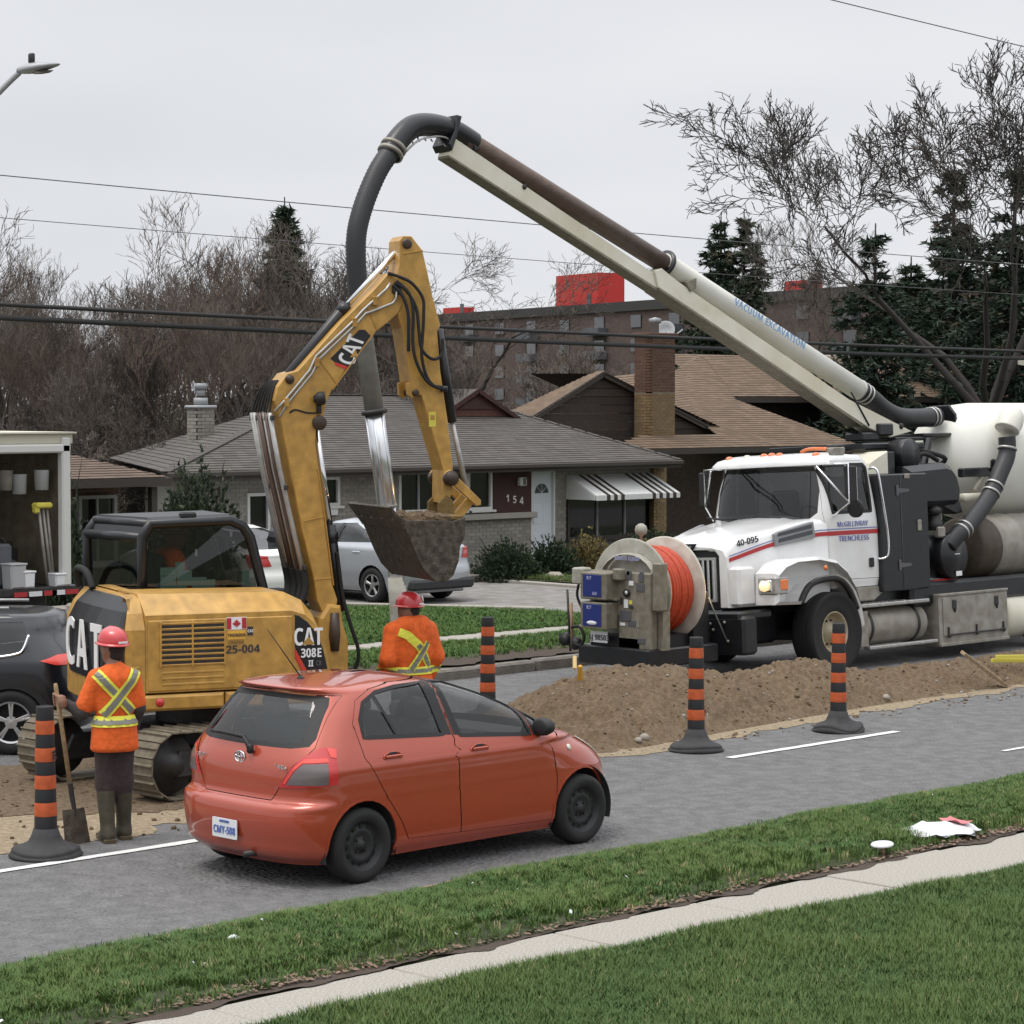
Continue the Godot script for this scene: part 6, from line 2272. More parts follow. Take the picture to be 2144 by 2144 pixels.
func big_wheel(parent: Node, u: float, z: float, s: float, y := 0.0, k := 1.0, w := 1.0) -> void:
	var xf := Transform3D(zbasis(s), V3(u - 25.0, 0.515 * k + y, z))
	var st := mb(true)
	lathe(st, [[0.30, -0.13 * w], [0.49 * k, -0.14 * w], [0.505 * k, -0.12 * w], [0.52 * k, -0.09 * w], [0.52 * k, 0.09 * w], [0.505 * k, 0.12 * w], [0.46 * k, 0.145], [0.38, 0.15], [0.30, 0.13], [0.285, 0.12]], 48, xf, false)
	var t := put("wheel", st, M.rubber, parent)
	st = mb()
	for g in 3: lathe(st, [[0.5225 * k, (-0.075 + g * 0.055) * w], [0.5225 * k, (-0.055 + g * 0.055) * w]], 48, xf, false)
	put("tread_grooves", st, M.plastic_black, t)
	st = mb(true)
	lathe(st, [[0.29, 0.13], [0.275, 0.135], [0.262, 0.11], [0.25, 0.02], [0.20, 0.0], [0.15, 0.02], [0.135, 0.06], [0.10, 0.08], [0.08, 0.14], [0.0, 0.15]], 36, xf, false)
	put("rim", st, M.wheel_cream, t)
	st = mb()
	for i in 10:
		var a := TAU * i / 10
		lathe(st, [[0.0, 0.0], [0.016, 0.0], [0.014, 0.03], [0.0, 0.034]], 6, xf * Transform3D(Basis(), V3(cos(a) * 0.17, 0.01, sin(a) * 0.17)))
	put("wheel_nuts", st, M.dark_steel, t).set_meta("kind", "stuff")

func build_truck() -> void:
	var o := thing("vacuum_truck", "white hydro excavation truck with raised suction boom parked at the far kerb", "truck", W(25.0, 22.1, 0.0))
	# the kerb side stands lower: roll about the near wheels' line
	var roll := deg_to_rad(-3.2)
	var piv := V3(0, 0, 1.15)
	o.transform = o.transform * Transform3D(Basis(), piv) * Transform3D(Basis(Vector3.RIGHT, roll), Vector3.ZERO) * Transform3D(Basis(), -piv)
	var st := mb()
	var WH: Material = M.truck_white
	# --- frame rails, front bumper, underparts
	for z in [-0.45, 0.45]: box(st, V3(5.0, 0.72, z), V3(9.4, 0.26, 0.1), 0.01)
	box(st, V3(0.55, 0.62, 0), V3(0.30, 0.52, 2.15), 0.04)
	box(st, V3(0.75, 0.88, 0.55), V3(0.7, 0.12, 0.9), 0.03)
	box(st, V3(1.1, 0.70, 0), V3(1.2, 0.5, 1.2), 0.05)
	box(st, V3(2.25, 0.52, 0), V3(0.16, 0.16, 1.8), 0.02)
	box(st, V3(3.4, 0.95, 0), V3(1.8, 0.5, 1.7), 0.05)
	box(st, V3(6.0, 0.95, 0.1), V3(3.6, 0.35, 1.9), 0.05)
	box(st, V3(5.4, 0.55, 0.55), V3(1.2, 0.5, 0.6), 0.05)
	put("chassis", st, M.black_paint, o)
	st = mb(true)
	for p in [[0.36, 0.80, 0.75], [0.36, 0.70, 0.55], [0.36, 0.55, 0.8], [0.36, 0.78, 0.5]]:
		lathe(st, [[0.022, 0.0], [0.02, 0.012], [0.0, 0.016]], 10, Transform3D(Basis(V3(0, 0, 1), V3(-1, 0, 0), V3(0, 1, 0)), V3(p[0] + 0.035, p[1], p[2])))
	put("bumper_bolts", st, M.dull_alu, o).set_meta("kind", "stuff")
	# --- hood
	st = mb(true)
	var rings := []
	for u in [25.6, 25.62, 25.75, 26.0, 26.4, 26.8, 27.1, 27.35]:
		var w := hood_w(u)
		var t := hood_top(u) - (0.03 if u < 25.61 else 0.0)
		var r := []
		for q in [[1.0, 0.98], [1.0, 1.45], [0.99, 0.0], [0.93, 0.06], [0.80, 0.085], [0.55, 0.085], [0.42, 0.11], [0.0, 0.13], [-0.42, 0.11], [-0.55, 0.085], [-0.80, 0.085], [-0.93, 0.06], [-0.99, 0.0], [-1.0, 1.45], [-1.0, 0.98]]:
			var h: float = q[1] if q[1] > 0.5 else t - 0.11 + q[1]
			r.append(V3(u - 25.0, h, w * q[0]))
		rings.append(r)
	loft(st, rings, false, false)
	var hood := put("hood", st, WH, o)
	# front face round the grille
	st = mb()
	extr(st, V2A([-0.67, 0.98, -0.53, 0.98, -0.53, 1.68, -0.45, 1.76, 0.45, 1.76, 0.53, 1.68, 0.53, 0.98, 0.67, 0.98, 0.665, 1.66, 0.60, 1.755, 0.4, 1.80, 0.0, 1.82, -0.4, 1.80, -0.60, 1.755, -0.665, 1.66]), -0.02, 0.02, Transform3D(Basis(V3(0, 0, 1), V3(0, 1, 0), V3(-1, 0, 0)), V3(0.605, 0, 0)), 0.008)
	put("hood_front", st, WH, hood)
	st = mb()
	box(st, V3(0.66, 1.36, 0), V3(0.06, 0.80, 1.06))
	var gr := put("grille", st, M.black_paint, o)
	st = mb()
	ring_frame(st, rrect(-0.47, 1.06, 0.47, 1.66, 0.02), 0.035, 0.0, 0.03, Transform3D(Basis(V3(0, 0, 1), V3(0, 1, 0), V3(-1, 0, 0)), V3(0.625, 0, 0)))
	put("grille_frame", st, M.bright_alu, gr)
	for i in 10:
		st = mb()
		box(st, V3(0.612, 1.36, -0.405 + i * 0.09), V3(0.03, 0.60, 0.042), 0.01)
		put("grille_bar", st, M.bright_alu, gr)
	st = mb()
	extr(st, V2A([-0.16, 1.85, 0.16, 1.85, 0.09, 1.77, 0.06, 1.74, -0.06, 1.74, -0.09, 1.77]), 0.0, 0.02, Transform3D(Basis(V3(0, 0, 1), V3(0, 1, 0), V3(-1, 0, 0)), V3(0.585, 0, 0)), 0.004)
	put("hood_emblem", st, M.black_paint, hood)
	st = mb()
	for z in [-0.05, 0.05]: extr(st, V2A([z - 0.025, 1.82, z + 0.025, 1.82, z, 1.78]), 0.0, 0.026, Transform3D(Basis(V3(0, 0, 1), V3(0, 1, 0), V3(-1, 0, 0)), V3(0.585, 0, 0)))
	put("emblem_points", st, M.steel, hood)
	# fenders with black arch rims
	for s in [1.0, -1.0]:
		st = mb()
		var f := V2A([0.94, 1.0, 1.50, 0.98, 1.58, 1.12, 1.72, 1.24, 1.95, 1.30, 2.25, 1.31, 2.45, 1.24, 2.62, 1.08, 2.74, 0.85, 2.80, 0.58, 2.88, 0.58, 2.84, 0.86, 2.70, 1.18, 2.52, 1.40, 2.30, 1.54, 1.9, 1.61, 1.4, 1.60, 1.15, 1.54, 0.96, 1.42])
		extr(st, f, 0.80 * s, 1.22 * s, Transform3D.IDENTITY, 0.045)
		box(st, V3(0.8, 1.26, 0.74 * s), V3(0.36, 0.54, 0.2), 0.04)
		var fd := put("fender", st, WH, o)
		st = mb(true)
		var arc := []
		for p in [[1.50, 0.99], [1.58, 1.11], [1.72, 1.23], [1.95, 1.285], [2.25, 1.295], [2.45, 1.225], [2.61, 1.07], [2.73, 0.85]]: arc.append(V3(p[0], p[1], 1.17 * s))
		tube(st, smooth_path(arc, 3), 0.045, 8)
		put("arch_rim", st, M.plastic_black, fd)
		# head lamp unit: chrome bowl, lit lens, amber indicator
		st = mb()
		box(st, V3(1.06, 1.255, 1.06 * s), V3(0.27, 0.24, 0.32), 0.02)
		var hl := put("headlight", st, M.steel, o)
		st = mb()
		box(st, V3(1.0, 1.255, 1.045 * s), V3(0.18, 0.19, 0.24), 0.03)
		put("bowl", st, M.chrome, hl)
		st = mb(true)
		lathe(st, [[0.075, 0.0], [0.07, 0.03], [0.045, 0.05], [0.0, 0.058]], 20, Transform3D(Basis(V3(0, 0, 1), V3(-1, 0, 0), V3(0, 1, 0)), V3(0.90, 1.255, 1.04 * s)))
		put("lens", st, M.lamp_lit, hl)
		st = mb()
		box(st, V3(1.10, 1.265, 1.15 * s), V3(0.20, 0.18, 0.16), 0.03)
		put("indicator", st, M.lamp_amber, hl)
		var sl := SpotLight3D.new()
		sl.name = "headlight_beam"
		sl.light_energy = 1.2; sl.light_color = Color(1.0, 0.8, 0.5); sl.spot_range = 12.0; sl.spot_angle = 35.0
		sl.spot_attenuation = 2.0; sl.light_size = 0.08; sl.shadow_enabled = true
		o.add_child(sl, true)
		sl.position = V3(0.82, 1.255, 1.04 * s)
		sl.rotation.y = PI / 2
		st = mb(true)
		lathe(st, [[0.038, 0.0], [0.034, 0.014], [0.0, 0.022]], 14, Transform3D(zbasis(s), V3(2.0, 1.45, 1.222 * s)))
		put("side_marker", st, M.lamp_amber, fd)
		# louvred vent on the side of the hood
		st = mb()
		var a := hood_pt(26.36, 1.875, 0.012)
		var b := hood_pt(27.08, 1.965, 0.012)
		a.z *= s; b.z *= s
		var vf := fr((a + b) / 2, b - a, Vector3.UP)
		extr(st, V2A([-0.36, -0.105, 0.36, -0.10, 0.36, 0.12, 0.30, 0.125, -0.28, 0.085, -0.36, 0.06]), -0.03, 0.03, vf, 0.012)
		var vt := put("hood_vent", st, mat("vent_grey", lin(0.24, 0.25, 0.26), 0.45) if not M.has("vent_grey") else M.vent_grey, hood)
		st = mb()
		for e in [[0.04, 0.07], [-0.045, -0.008]]: extr(st, V2A([-0.31, e[0] - 0.02, 0.31, e[0], 0.31, e[1] + 0.02, -0.29, e[1] - 0.005]), -0.034, 0.034, vf)
		put("vent_opening", st, M.black_gloss, vt)
	# stripes and numbers along the hood
	for e in [[M.print_red, -0.027, 0.027, 0.006], [M.print_purple, 0.046, 0.060, 0.006]]:
		st = mb()
		var rows := []
		for i in 12:
			var u := 25.62 + i * 0.157
			var h := interp([25.6, 26.36, 27.1, 27.4], [1.615, 1.80, 1.90, 1.905], u)
			rows.append([hood_pt(u, h + e[1], e[3]), hood_pt(u, h + e[2], e[3])])
		loft(st, rows, false, false)
		put("stripe", st, e[0], hood)
	var na := hood_pt(25.65, 1.80, 0.0)
	var nb := hood_pt(26.15, 1.88, 0.0)
	letters("40-095", 0.085, M.print_black, hood, fr(hood_pt(25.93, 1.862, 0.008), nb - na, Vector3.UP), 1.05)
	# --- cab
	var cab := Node3D.new()
	cab.name = "cab"
	o.add_child(cab)
	cab.position = V3(2.25, 0, 0)
	cab.rotation.y = PI
	var b := Sliced.new()
	b.host = self
	b.ys = [1.14, 1.25, 1.8, 2.0, 2.1, 2.3, 2.6, 2.85, 2.92, 2.97, 3.01, 3.03]
	b.xr = [-1.31, -1.32, -1.31, -1.305, -1.30, -1.28, -1.24, -1.19, -1.16, -1.12, -1.0, -0.8]
	b.xf = [-0.02, 0.0, 0.06, 0.08, 0.09, 0.06, 0.0, -0.06, -0.09, -0.14, -0.24, -0.4]
	b.wd = [1.01, 1.03, 1.04, 1.04, 1.035, 1.02, 0.99, 0.965, 0.95, 0.92, 0.84, 0.6]
	for y in b.ys:
		b.lr.append(0.16)
		b.lf.append(0.30)
	b.nr = 3.5; b.nf = 2.6
	var swin := b.outline(V2A([-0.20, 2.19, -1.08, 2.19, -1.08, 2.35, -1.06, 2.80, -1.0, 2.85, -0.20, 2.85, -0.14, 2.78]), "from_side")
	var fwin := b.outline(V2A([-0.02, 2.10, 0.80, 2.12, 0.90, 2.2, 0.89, 2.78, 0.82, 2.845, -0.02, 2.86]), "from_front")
	var drp := V2A([-0.10, 1.27, -1.24, 1.25, -1.245, 1.9, -1.20, 2.55, -1.13, 2.90, -0.15, 2.90, -0.07, 2.2])
	var dro := b.outline(drp, "from_side")
	var dgap: PackedVector2Array = Geometry2D.offset_polygon(dro, 0.006)[0]
	surf_part("cab_shell", b, [], [dgap, fwin], 0.0, [1.0, -1.0], WH, cab, 0.08, 0.05)
	for s in [-1.0, 1.0]:
		var dr := surf_part("door", b, [dro], [swin], 0.004, [s], WH, cab, 0.08, 0.05)
		surf_part("window", b, [swin], [], -0.006, [s], M.truck_glass, dr)
		st = mb()
		b.band(st, swin, 0.045, 0.006, s)
		put("window_seal", st, M.plastic_black, dr)
		st = mb()
		for e in [[2.19, 2.85]]:
			var p0 := b.at(b.from_side(Vector2(-0.62, e[0])).x, e[0], s)
			var p1 := b.at(b.from_side(Vector2(-0.60, e[1])).x, e[1], s)
			rod(st, p0, p1, 0.018, 8)
		put("window_bar", st, M.steel, dr)
		surf_part("stripe", b, [b.outline(V2A([-0.10, 1.875, -1.238, 1.875, -1.236, 1.935, -0.10, 1.935]), "from_side")], [], 0.009, [s], M.print_red, dr)
		surf_part("stripe", b, [b.outline(V2A([-0.10, 1.953, -1.236, 1.953, -1.236, 1.968, -0.10, 1.968]), "from_side")], [], 0.009, [s], M.print_purple, dr)
		var q := b.at(1.5, 1.9, s)
		var tf := Transform3D(Basis(V3(s, 0, 0), Vector3.UP, V3(0, 0, s)), V3(-0.62, 2.025, q.z + 0.012 * s))
		letters("McGILLIVRAY", 0.07, M.print_purple, dr, tf, 1.2, "lettering", 500)
		letters("TRENCHLESS", 0.072, M.print_purple, dr, Transform3D(tf.basis, V3(-0.64, 1.825, q.z + 0.012 * s)), 1.2, "lettering", 500)
		st = mb()
		box(st, V3(-1.02, 1.47, q.z + 0.012 * s), V3(0.10, 0.13, 0.03), 0.01)
		put("handle", st, M.plastic_black, dr)
		# step skirt under the door
		st = mb()
		extr(st, V2A([-0.55, 1.13, -1.31, 1.13, -1.31, 1.03, -1.1, 0.93, -0.62, 0.93]), 0.75 * s, 1.02 * s, Transform3D.IDENTITY, 0.015)
		put("sill_skirt", st, M.dull_alu, cab)
		# grab rail behind the door
		st = mb(true)
		tube(st, smooth_path([V3(-1.12, 2.78, 0.98 * s), V3(-1.16, 2.76, 1.10 * s), V3(-1.20, 2.4, 1.14 * s), V3(-1.27, 1.9, 1.16 * s), V3(-1.28, 1.60, 1.16 * s), V3(-1.24, 1.52, 1.12 * s), V3(-1.18, 1.51, 1.05 * s)], 4), 0.017, 8)
		put("grab_rail", st, M.chrome, cab)
		# west coast mirror on tubular arms
		var mz: float = 1.30 * s
		st = mb()
		box(st, V3(-0.26, 2.58, mz + 0.02 * s), V3(0.05, 0.50, 0.20), 0.02, Transform3D.IDENTITY)
		var mi := put("mirror", st, M.plastic_black, cab)
		st = mb()
		box(st, V3(-0.288, 2.58, mz + 0.02 * s), V3(0.006, 0.45, 0.17))
		put("mirror_face", st, M.chrome, mi)
		st = mb(true)
		tube(st, [V3(-0.08, 2.86, 0.98 * s), V3(-0.24, 2.86, mz), V3(-0.24, 2.32, mz), V3(-0.12, 2.12, 1.06 * s)], 0.014, 8)
		tube(st, [V3(0.02, 2.84, 0.95 * s), V3(-0.24, 2.32, mz)], 0.014, 8)
		tube(st, [V3(-0.24, 2.86, mz), V3(-0.3, 2.86, 0.95 * s)], 0.012, 8)
		put("mirror_arms", st, M.chrome, mi)
		if s < 0:
			st = mb(true)
			lathe(st, [[0.0, 0.02], [0.10, 0.015], [0.13, 0.0], [0.13, -0.04], [0.0, -0.05]], 18, Transform3D(Basis(V3(0, 0, 1), V3(1, 0, 0), V3(0, 1, 0)), V3(-0.42, 2.24, -1.25)))
			put("round_mirror", st, M.plastic_black, cab)
	surf_part("windscreen", b, [fwin], [], -0.006, [1.0, -1.0], M.truck_glass, cab)
	# sun visor over the windscreen
	st = mb(true)
	var vr := []
	for i in 33:
		var t := -1.0 + i / 16.0
		var sd := 1.0 if t >= 0 else -1.0
		var s2 := 3.0 - absf(t) * 0.80
		var r := []
		for e in [[2.84, 0.165], [2.88, 0.175], [2.95, 0.14], [3.005, 0.05], [3.015, 0.0]]:
			var p := b.at(s2, e[0], sd)
			var nn := b.normal(s2, e[0], sd)
			nn.y = 0
			r.append(p + nn.normalized() * e[1] + V3(0, 0.02, 0))
		vr.append(r)
	loft(st, vr, false, false)
	put("sun_visor", st, WH, cab)
	# wipers
	st = mb(true)
	for z in [-0.45, 0.4]:
		tube(st, [V3(0.14, 2.10, z), V3(0.12, 2.16, z + 0.45)], 0.012, 6)
		tube(st, [V3(0.10, 2.14, z + 0.1), V3(0.07, 2.17, z + 0.62)], 0.014, 6)
	put("wipers", st, M.plastic_black, cab)
	# inside of the cab
	st = mb()
	for z in [-0.5, 0.5]:
		box(st, V3(-0.85, 1.75, z), V3(0.5, 0.2, 0.5), 0.05)
		box(st, V3(-1.08, 2.15, z), V3(0.14, 0.75, 0.48), 0.05)
	box(st, V3(-0.15, 1.98, 0), V3(0.4, 0.2, 1.8), 0.06)
	box(st, V3(-1.245, 1.6, 0), V3(0.03, 0.9, 1.8))
	put("seats", st, M.interior_dark, cab)
	st = mb(true)
	var sw := []
	for i in 17:
		var a := TAU * i / 16
		sw.append(V3(-0.45 + 0.12 * sin(a), 2.15 + 0.14 * sin(a), -0.5 + 0.21 * cos(a)))
	tube(st, sw, 0.016, 6, false)
	put("steering_wheel", st, M.interior_dark, cab)
	# roof lamps, horn and beacon
	for e in [[-0.78, 0], [-0.45, 1], [-0.14, 0], [0.0, 0], [0.14, 0], [0.78, 0]]:
		st = mb(true)
		lathe(st, [[0.065, 0.0], [0.06, 0.03], [0.04, 0.055], [0.0, 0.062]], 14, Transform3D(Basis.from_scale(V3(1, 1, 0.9)), V3(-0.20, 3.0 - 0.03 * absf(e[0]), -e[0])))
		put("marker_lamp", st, M.lamp_amber if e[1] == 0 else M.lamp_clear, cab)
	st = mb(true)
	tube(st, smooth_path([V3(-0.42, 3.05, -0.35), V3(-0.42, 3.09, -0.5), V3(-0.42, 3.08, -0.8)], 4), 0.025, 8)
	put("beacon_bar", st, M.lamp_amber, cab)
	st = mb()
	extr(st, V2A([-0.6, 2.93, -0.42, 2.93, -0.42, 3.08, -0.46, 3.10, -0.7, 3.10, -0.72, 3.08, -0.70, 3.0]), -0.90, -0.78, Transform3D.IDENTITY, 0.01)
	put("roof_bracket", st, M.dull_alu, cab)
	# --- wheels
	for q in [[27.25, 1.02, 1.0, 0.0], [27.25, -1.02, -1.0, 0.11], [32.6, 1.0, 1.0, 0.0], [33.9, 1.0, 1.0, 0.0], [32.6, -1.0, -1.0, 0.11], [33.9, -1.0, -1.0, 0.11]]:
		big_wheel(o, q[0], q[1], q[2], q[3], 1.07 if q[0] < 28 else 1.0, 1.5 if q[0] < 28 else 1.0)
	# --- black cabinet with hinges and latches, dome and discs behind the cab
	st = mb()
	box(st, V3(4.03, 1.87, 0.55), V3(1.14, 1.66, 1.1), 0.02)
	var kb := put("black_cabinet", st, M.black_paint, o)
	st = mb()
	for x in [3.94]: box(st, V3(x, 1.87, 1.102), V3(0.01, 1.6, 0.006))
	put("door_gap", st, M.black_gloss, kb)
	st = mb()
	for y in [2.46, 1.40]:
		box(st, V3(3.86, y, 1.108), V3(0.05, 0.15, 0.02), 0.005)
		extr(st, V2A([3.88, y - 0.035, 4.12, y - 0.02, 4.14, y, 4.12, y + 0.02, 3.88, y + 0.035]), 1.10, 1.115)
	put("strap_hinges", st, M.sticker_grey, kb)
	st = mb()
	box(st, V3(4.10, 2.66, 1.108), V3(0.12, 0.07, 0.02), 0.008)
	box(st, V3(4.36, 1.95, 1.108), V3(0.09, 0.16, 0.025), 0.01)
	put("latches", st, M.dull_alu, kb)
	st = mb()
	extr(st, V2A([4.25, 2.2, 5.45, 2.2, 5.58, 2.25, 5.60, 2.45, 5.53, 2.66, 5.40, 2.79, 5.22, 2.84, 4.25, 2.80]), 0.10, 1.02, Transform3D.IDENTITY, 0.09)
	put("blower_housing", st, M.black_paint, o)
	st = mb()
	extr(st, V2A([5.15, 2.2, 5.6, 2.3, 5.68, 2.10, 5.5, 2.08]), 0.1, 0.95, Transform3D.IDENTITY, 0.02)
	put("housing_flap", st, M.black_paint, o)
	st = mb(true)
	lathe(st, [[0.22, -0.3], [0.235, -0.02], [0.225, 0.0], [0.0, 0.01]], 28, Transform3D(zbasis(), V3(4.58, 2.97, 0.85)))
	put("blower_disc", st, M.black_paint, o)
	st = mb()
	extr(st, V2A([3.45, 2.70, 3.95, 2.70, 3.95, 3.03, 3.72, 2.95, 3.5, 2.86]), 0.3, 0.9, Transform3D.IDENTITY, 0.01)
	put("cream_housing", st, M.boom_cream, o)
	st = mb()
	box(st, V3(4.08, 2.86, 0.6), V3(0.2, 0.32, 0.5), 0.01)
	box(st, V3(4.6, 3.11, 0.2), V3(1.5, 0.10, 0.7), 0.02)
	box(st, V3(5.55, 3.22, 0.0), V3(1.0, 0.05, 0.5), 0.01)
	box(st, V3(3.6, 3.10, -0.2), V3(1.2, 0.08, 0.6), 0.01)
	rod(st, V3(5.85, 3.2, 0.25), V3(5.6, 2.75, 0.3), 0.07, 8)
	put("boom_pedestal", st, M.black_paint, o)
	st = mb(true)
	for q in [[[5.2, 3.05, 0.5], [5.5, 2.98, 0.6], [5.85, 2.9, 0.55], [6.0, 2.8, 0.3]], [[4.6, 2.9, 0.6], [5.1, 2.98, 0.7], [5.5, 2.88, 0.65], [5.75, 2.93, 0.4]]]:
		var pts := []
		for p in q: pts.append(V3(p[0], p[1], p[2]))
		tube(st, smooth_path(pts, 4), 0.035, 7)
	put("hydraulic_hose", st, M.rubber, o)
	# air filter pots, red hose and small white label by the round housing
	st = mb(true)
	lathe(st, [[0.0, 0.0], [0.13, 0.0], [0.13, 0.12], [0.09, 0.16], [0.09, 0.24], [0.0, 0.25]], 16, Transform3D(Basis(), V3(5.03, 1.86, 0.88)))
	lathe(st, [[0.07, 0.0], [0.12, 0.03], [0.12, 0.09], [0.05, 0.15], [0.0, 0.15]], 16, Transform3D(Basis(), V3(5.0, 2.08, 0.9)))
	put("filter_pot", st, M.dark_steel, o)
	st = mb()
	box(st, V3(5.03, 1.83, 0.98), V3(0.17, 0.16, 0.1), 0.02)
	put("grey_canister", st, M.dull_alu, o)
	st = mb(true)
	rod(st, V3(5.30, 1.95, 0.75), V3(5.30, 2.35, 0.75), 0.035, 8)
	rod(st, V3(5.39, 1.95, 0.75), V3(5.39, 2.35, 0.75), 0.02, 8)
	put("white_pipe", st, M.white_flange, o)
	st = mb(true)
	lathe(st, [[0.30, -0.4], [0.335, -0.38], [0.335, -0.02], [0.32, 0.0], [0.0, 0.015]], 36, Transform3D(zbasis(), V3(5.27, 1.48, 1.06)))
	var rd := put("round_housing", st, M.black_paint, o)
	st = mb()
	box(st, V3(5.32, 1.215, 1.085), V3(0.14, 0.07, 0.006))
	box(st, V3(5.30, 1.50, 1.082), V3(0.12, 0.012, 0.004))
	put("label", st, M.print_white, rd)
	st = mb(true)
	tube(st, smooth_path([V3(4.75, 1.08, 0.8), V3(5.1, 1.12, 0.95), V3(5.5, 1.10, 0.9)], 4), 0.03, 8)
	put("red_hose", st, M.lamp_red, o)
	# --- fuel tank with straps, steps and tool box on the near side
	st = mb(true)
	lathe(st, [[0.0, 2.93], [0.24, 2.93], [0.27, 2.96], [0.27, 4.46], [0.24, 4.49], [0.0, 4.49]], 32, Transform3D(Basis(V3(0, 1, 0), V3(1, 0, 0), V3(0, 0, 1)), V3(0, 0.56, 0.84)))
	var ft := put("fuel_tank", st, M.dull_alu, o)
	st = mb(true)
	for x in [3.16, 4.26]:
		lathe(st, [[0.272, x - 0.03], [0.282, x - 0.025], [0.282, x + 0.025], [0.272, x + 0.03]], 32, Transform3D(Basis(V3(0, 1, 0), V3(1, 0, 0), V3(0, 0, 1)), V3(0, 0.56, 0.84)), false)
	put("tank_strap", st, M.dark_steel, ft)
	st = mb()
	box(st, V3(3.68, 0.87, 0.98), V3(1.6, 0.05, 0.34), 0.01)
	box(st, V3(3.86, 0.275, 1.08), V3(1.62, 0.05, 0.12), 0.012)
	for i in 5: box(st, V3(3.1 + 0.2 * i, 0.90, 0.98), V3(0.03, 0.02, 0.3))
	put("step_plates", st, M.steel, o)
	st = mb()
	box(st, V3(2.95, 0.55, 1.10), V3(0.18, 0.5, 0.06), 0.01)
	put("step_side", st, M.dull_alu, o)
	st = mb()
	box(st, V3(5.57, 0.56, 0.82), V3(1.74, 0.76, 0.66), 0.012)
	box(st, V3(5.57, 0.925, 1.155), V3(1.74, 0.04, 0.03), 0.008)
	box(st, V3(5.57, 0.205, 1.155), V3(1.74, 0.05, 0.03), 0.008)
	var tb := put("tool_box", st, M.dull_alu, o)
	st = mb()
	extr(st, rrect(4.78, 0.33, 6.36, 0.88, 0.02), 1.15, 1.165, Transform3D.IDENTITY, 0.004)
	var td := put("tool_box_door", st, M.dull_alu, tb)
	st = mb()
	for x in [5.05, 6.12]:
		box(st, V3(x, 0.78, 1.172), V3(0.10, 0.13, 0.02), 0.01)
		extr(st, V2A([x - 0.03, 0.72, x + 0.03, 0.72, x, 0.66]), 1.17, 1.19)
	put("latches", st, M.dark_steel, td)
	st = mb()
	rod(st, V3(4.9, 0.345, 1.18), V3(6.32, 0.345, 1.18), 0.012, 6)
	for x in [4.88, 5.58, 6.27]:
		box(st, V3(x, 0.38, 1.18), V3(0.025, 0.16, 0.02), 0.004)
		lathe(st, [[0.03, 0.0], [0.028, 0.02], [0.0, 0.025]], 10, Transform3D(zbasis(), V3(x, 0.335, 1.18)))
	put("door_hinges", st, M.dark_steel, td)
	st = mb(true)
	lathe(st, [[0.0, 6.5], [0.30, 6.5], [0.345, 6.56], [0.345, 7.8], [0.0, 7.85]], 32, Transform3D(Basis(V3(0, 1, 0), V3(1, 0, 0), V3(0, 0, 1)), V3(0, 0.52, 0.80)))
	put("water_tank", st, M.boom_cream, o)
	# --- galvanised drum and white debris tank
	st = mb(true)
	lathe(st, [[0.0, 6.0], [0.42, 6.0], [0.46, 6.05], [0.46, 6.5]], 36, Transform3D(Basis(V3(0, 1, 0), V3(1, 0, 0), V3(0, 0, 1)), V3(0, 1.56, 0.62)), false)
	var dm := put("drum_end", st, mat("drum_brown", lin(0.085, 0.07, 0.05), 0.6, 0.2, tex.dirt, 1.5, null, 0.5, false), o)
	st = mb(true)
	lathe(st, [[0.462, 6.48], [0.475, 6.5], [0.475, 6.98], [0.49, 7.0], [0.49, 7.04], [0.475, 7.06], [0.475, 9.5], [0.0, 9.5]], 36, Transform3D(Basis(V3(0, 1, 0), V3(1, 0, 0), V3(0, 0, 1)), V3(0, 1.56, 0.62)), false)
	put("drum_shell", st, M.dull_alu, dm)
	st = mb(true)
	lathe(st, [[0.0, 6.36], [0.25, 6.38], [0.5, 6.46], [0.7, 6.60], [0.82, 6.78], [0.88, 7.0], [0.90, 7.25], [0.90, 10.6], [0.7, 10.9], [0.0, 11.0]], 48, Transform3D(Basis(V3(0, 1, 0), V3(1, 0, 0), V3(0, 0, 1)), V3(0, 2.80, 0.0)))
	var tk := put("debris_tank", st, M.tank_white, o)
	st = mb(true)
	tube(st, smooth_path([V3(6.85, 3.47, 0.02), V3(7.1, 3.45, 0.02), V3(7.4, 3.3, 0.02)], 4), 0.155, 20)
	put("tank_neck", st, M.tank_white, tk)
	st = mb()
	box(st, V3(6.6, 2.62, 0.7), V3(1.2, 0.14, 0.12), 0.02)
	box(st, V3(6.9, 2.72, 0.75), V3(0.4, 0.2, 0.14), 0.03)
	put("tank_brace", st, M.black_paint, tk)
	st = mb(true)
	rod(st, V3(6.35, 2.35, 0.7), V3(6.75, 2.75, 0.72), 0.03, 6)
	box(st, V3(6.4, 2.25, 0.75), V3(0.9, 0.12, 0.1), 0.01)
	put("tank_bracket", st, M.boom_cream, tk)
	# large black hose from the tank down to the round housing
	var hp := smooth_path([V3(7.3, 3.35, 0.75), V3(6.95, 3.42, 1.0), V3(6.76, 3.24, 1.04)], 6)
	st = mb(true)
	tube(st, hp, 0.19, 20)
	put("white_elbow", st, M.tank_white, tk)
	st = mb(true)
	tube(st, smooth_path([V3(6.75, 3.20, 1.04), V3(6.72, 2.93, 1.05), V3(6.52, 2.66, 1.05), V3(6.20, 2.30, 1.05), V3(5.62, 1.90, 1.06), V3(5.36, 1.78, 1.05), V3(5.20, 1.62, 1.0)], 6), 0.13, 20)
	var bh := put("black_hose", st, M.hose_rubber, o)
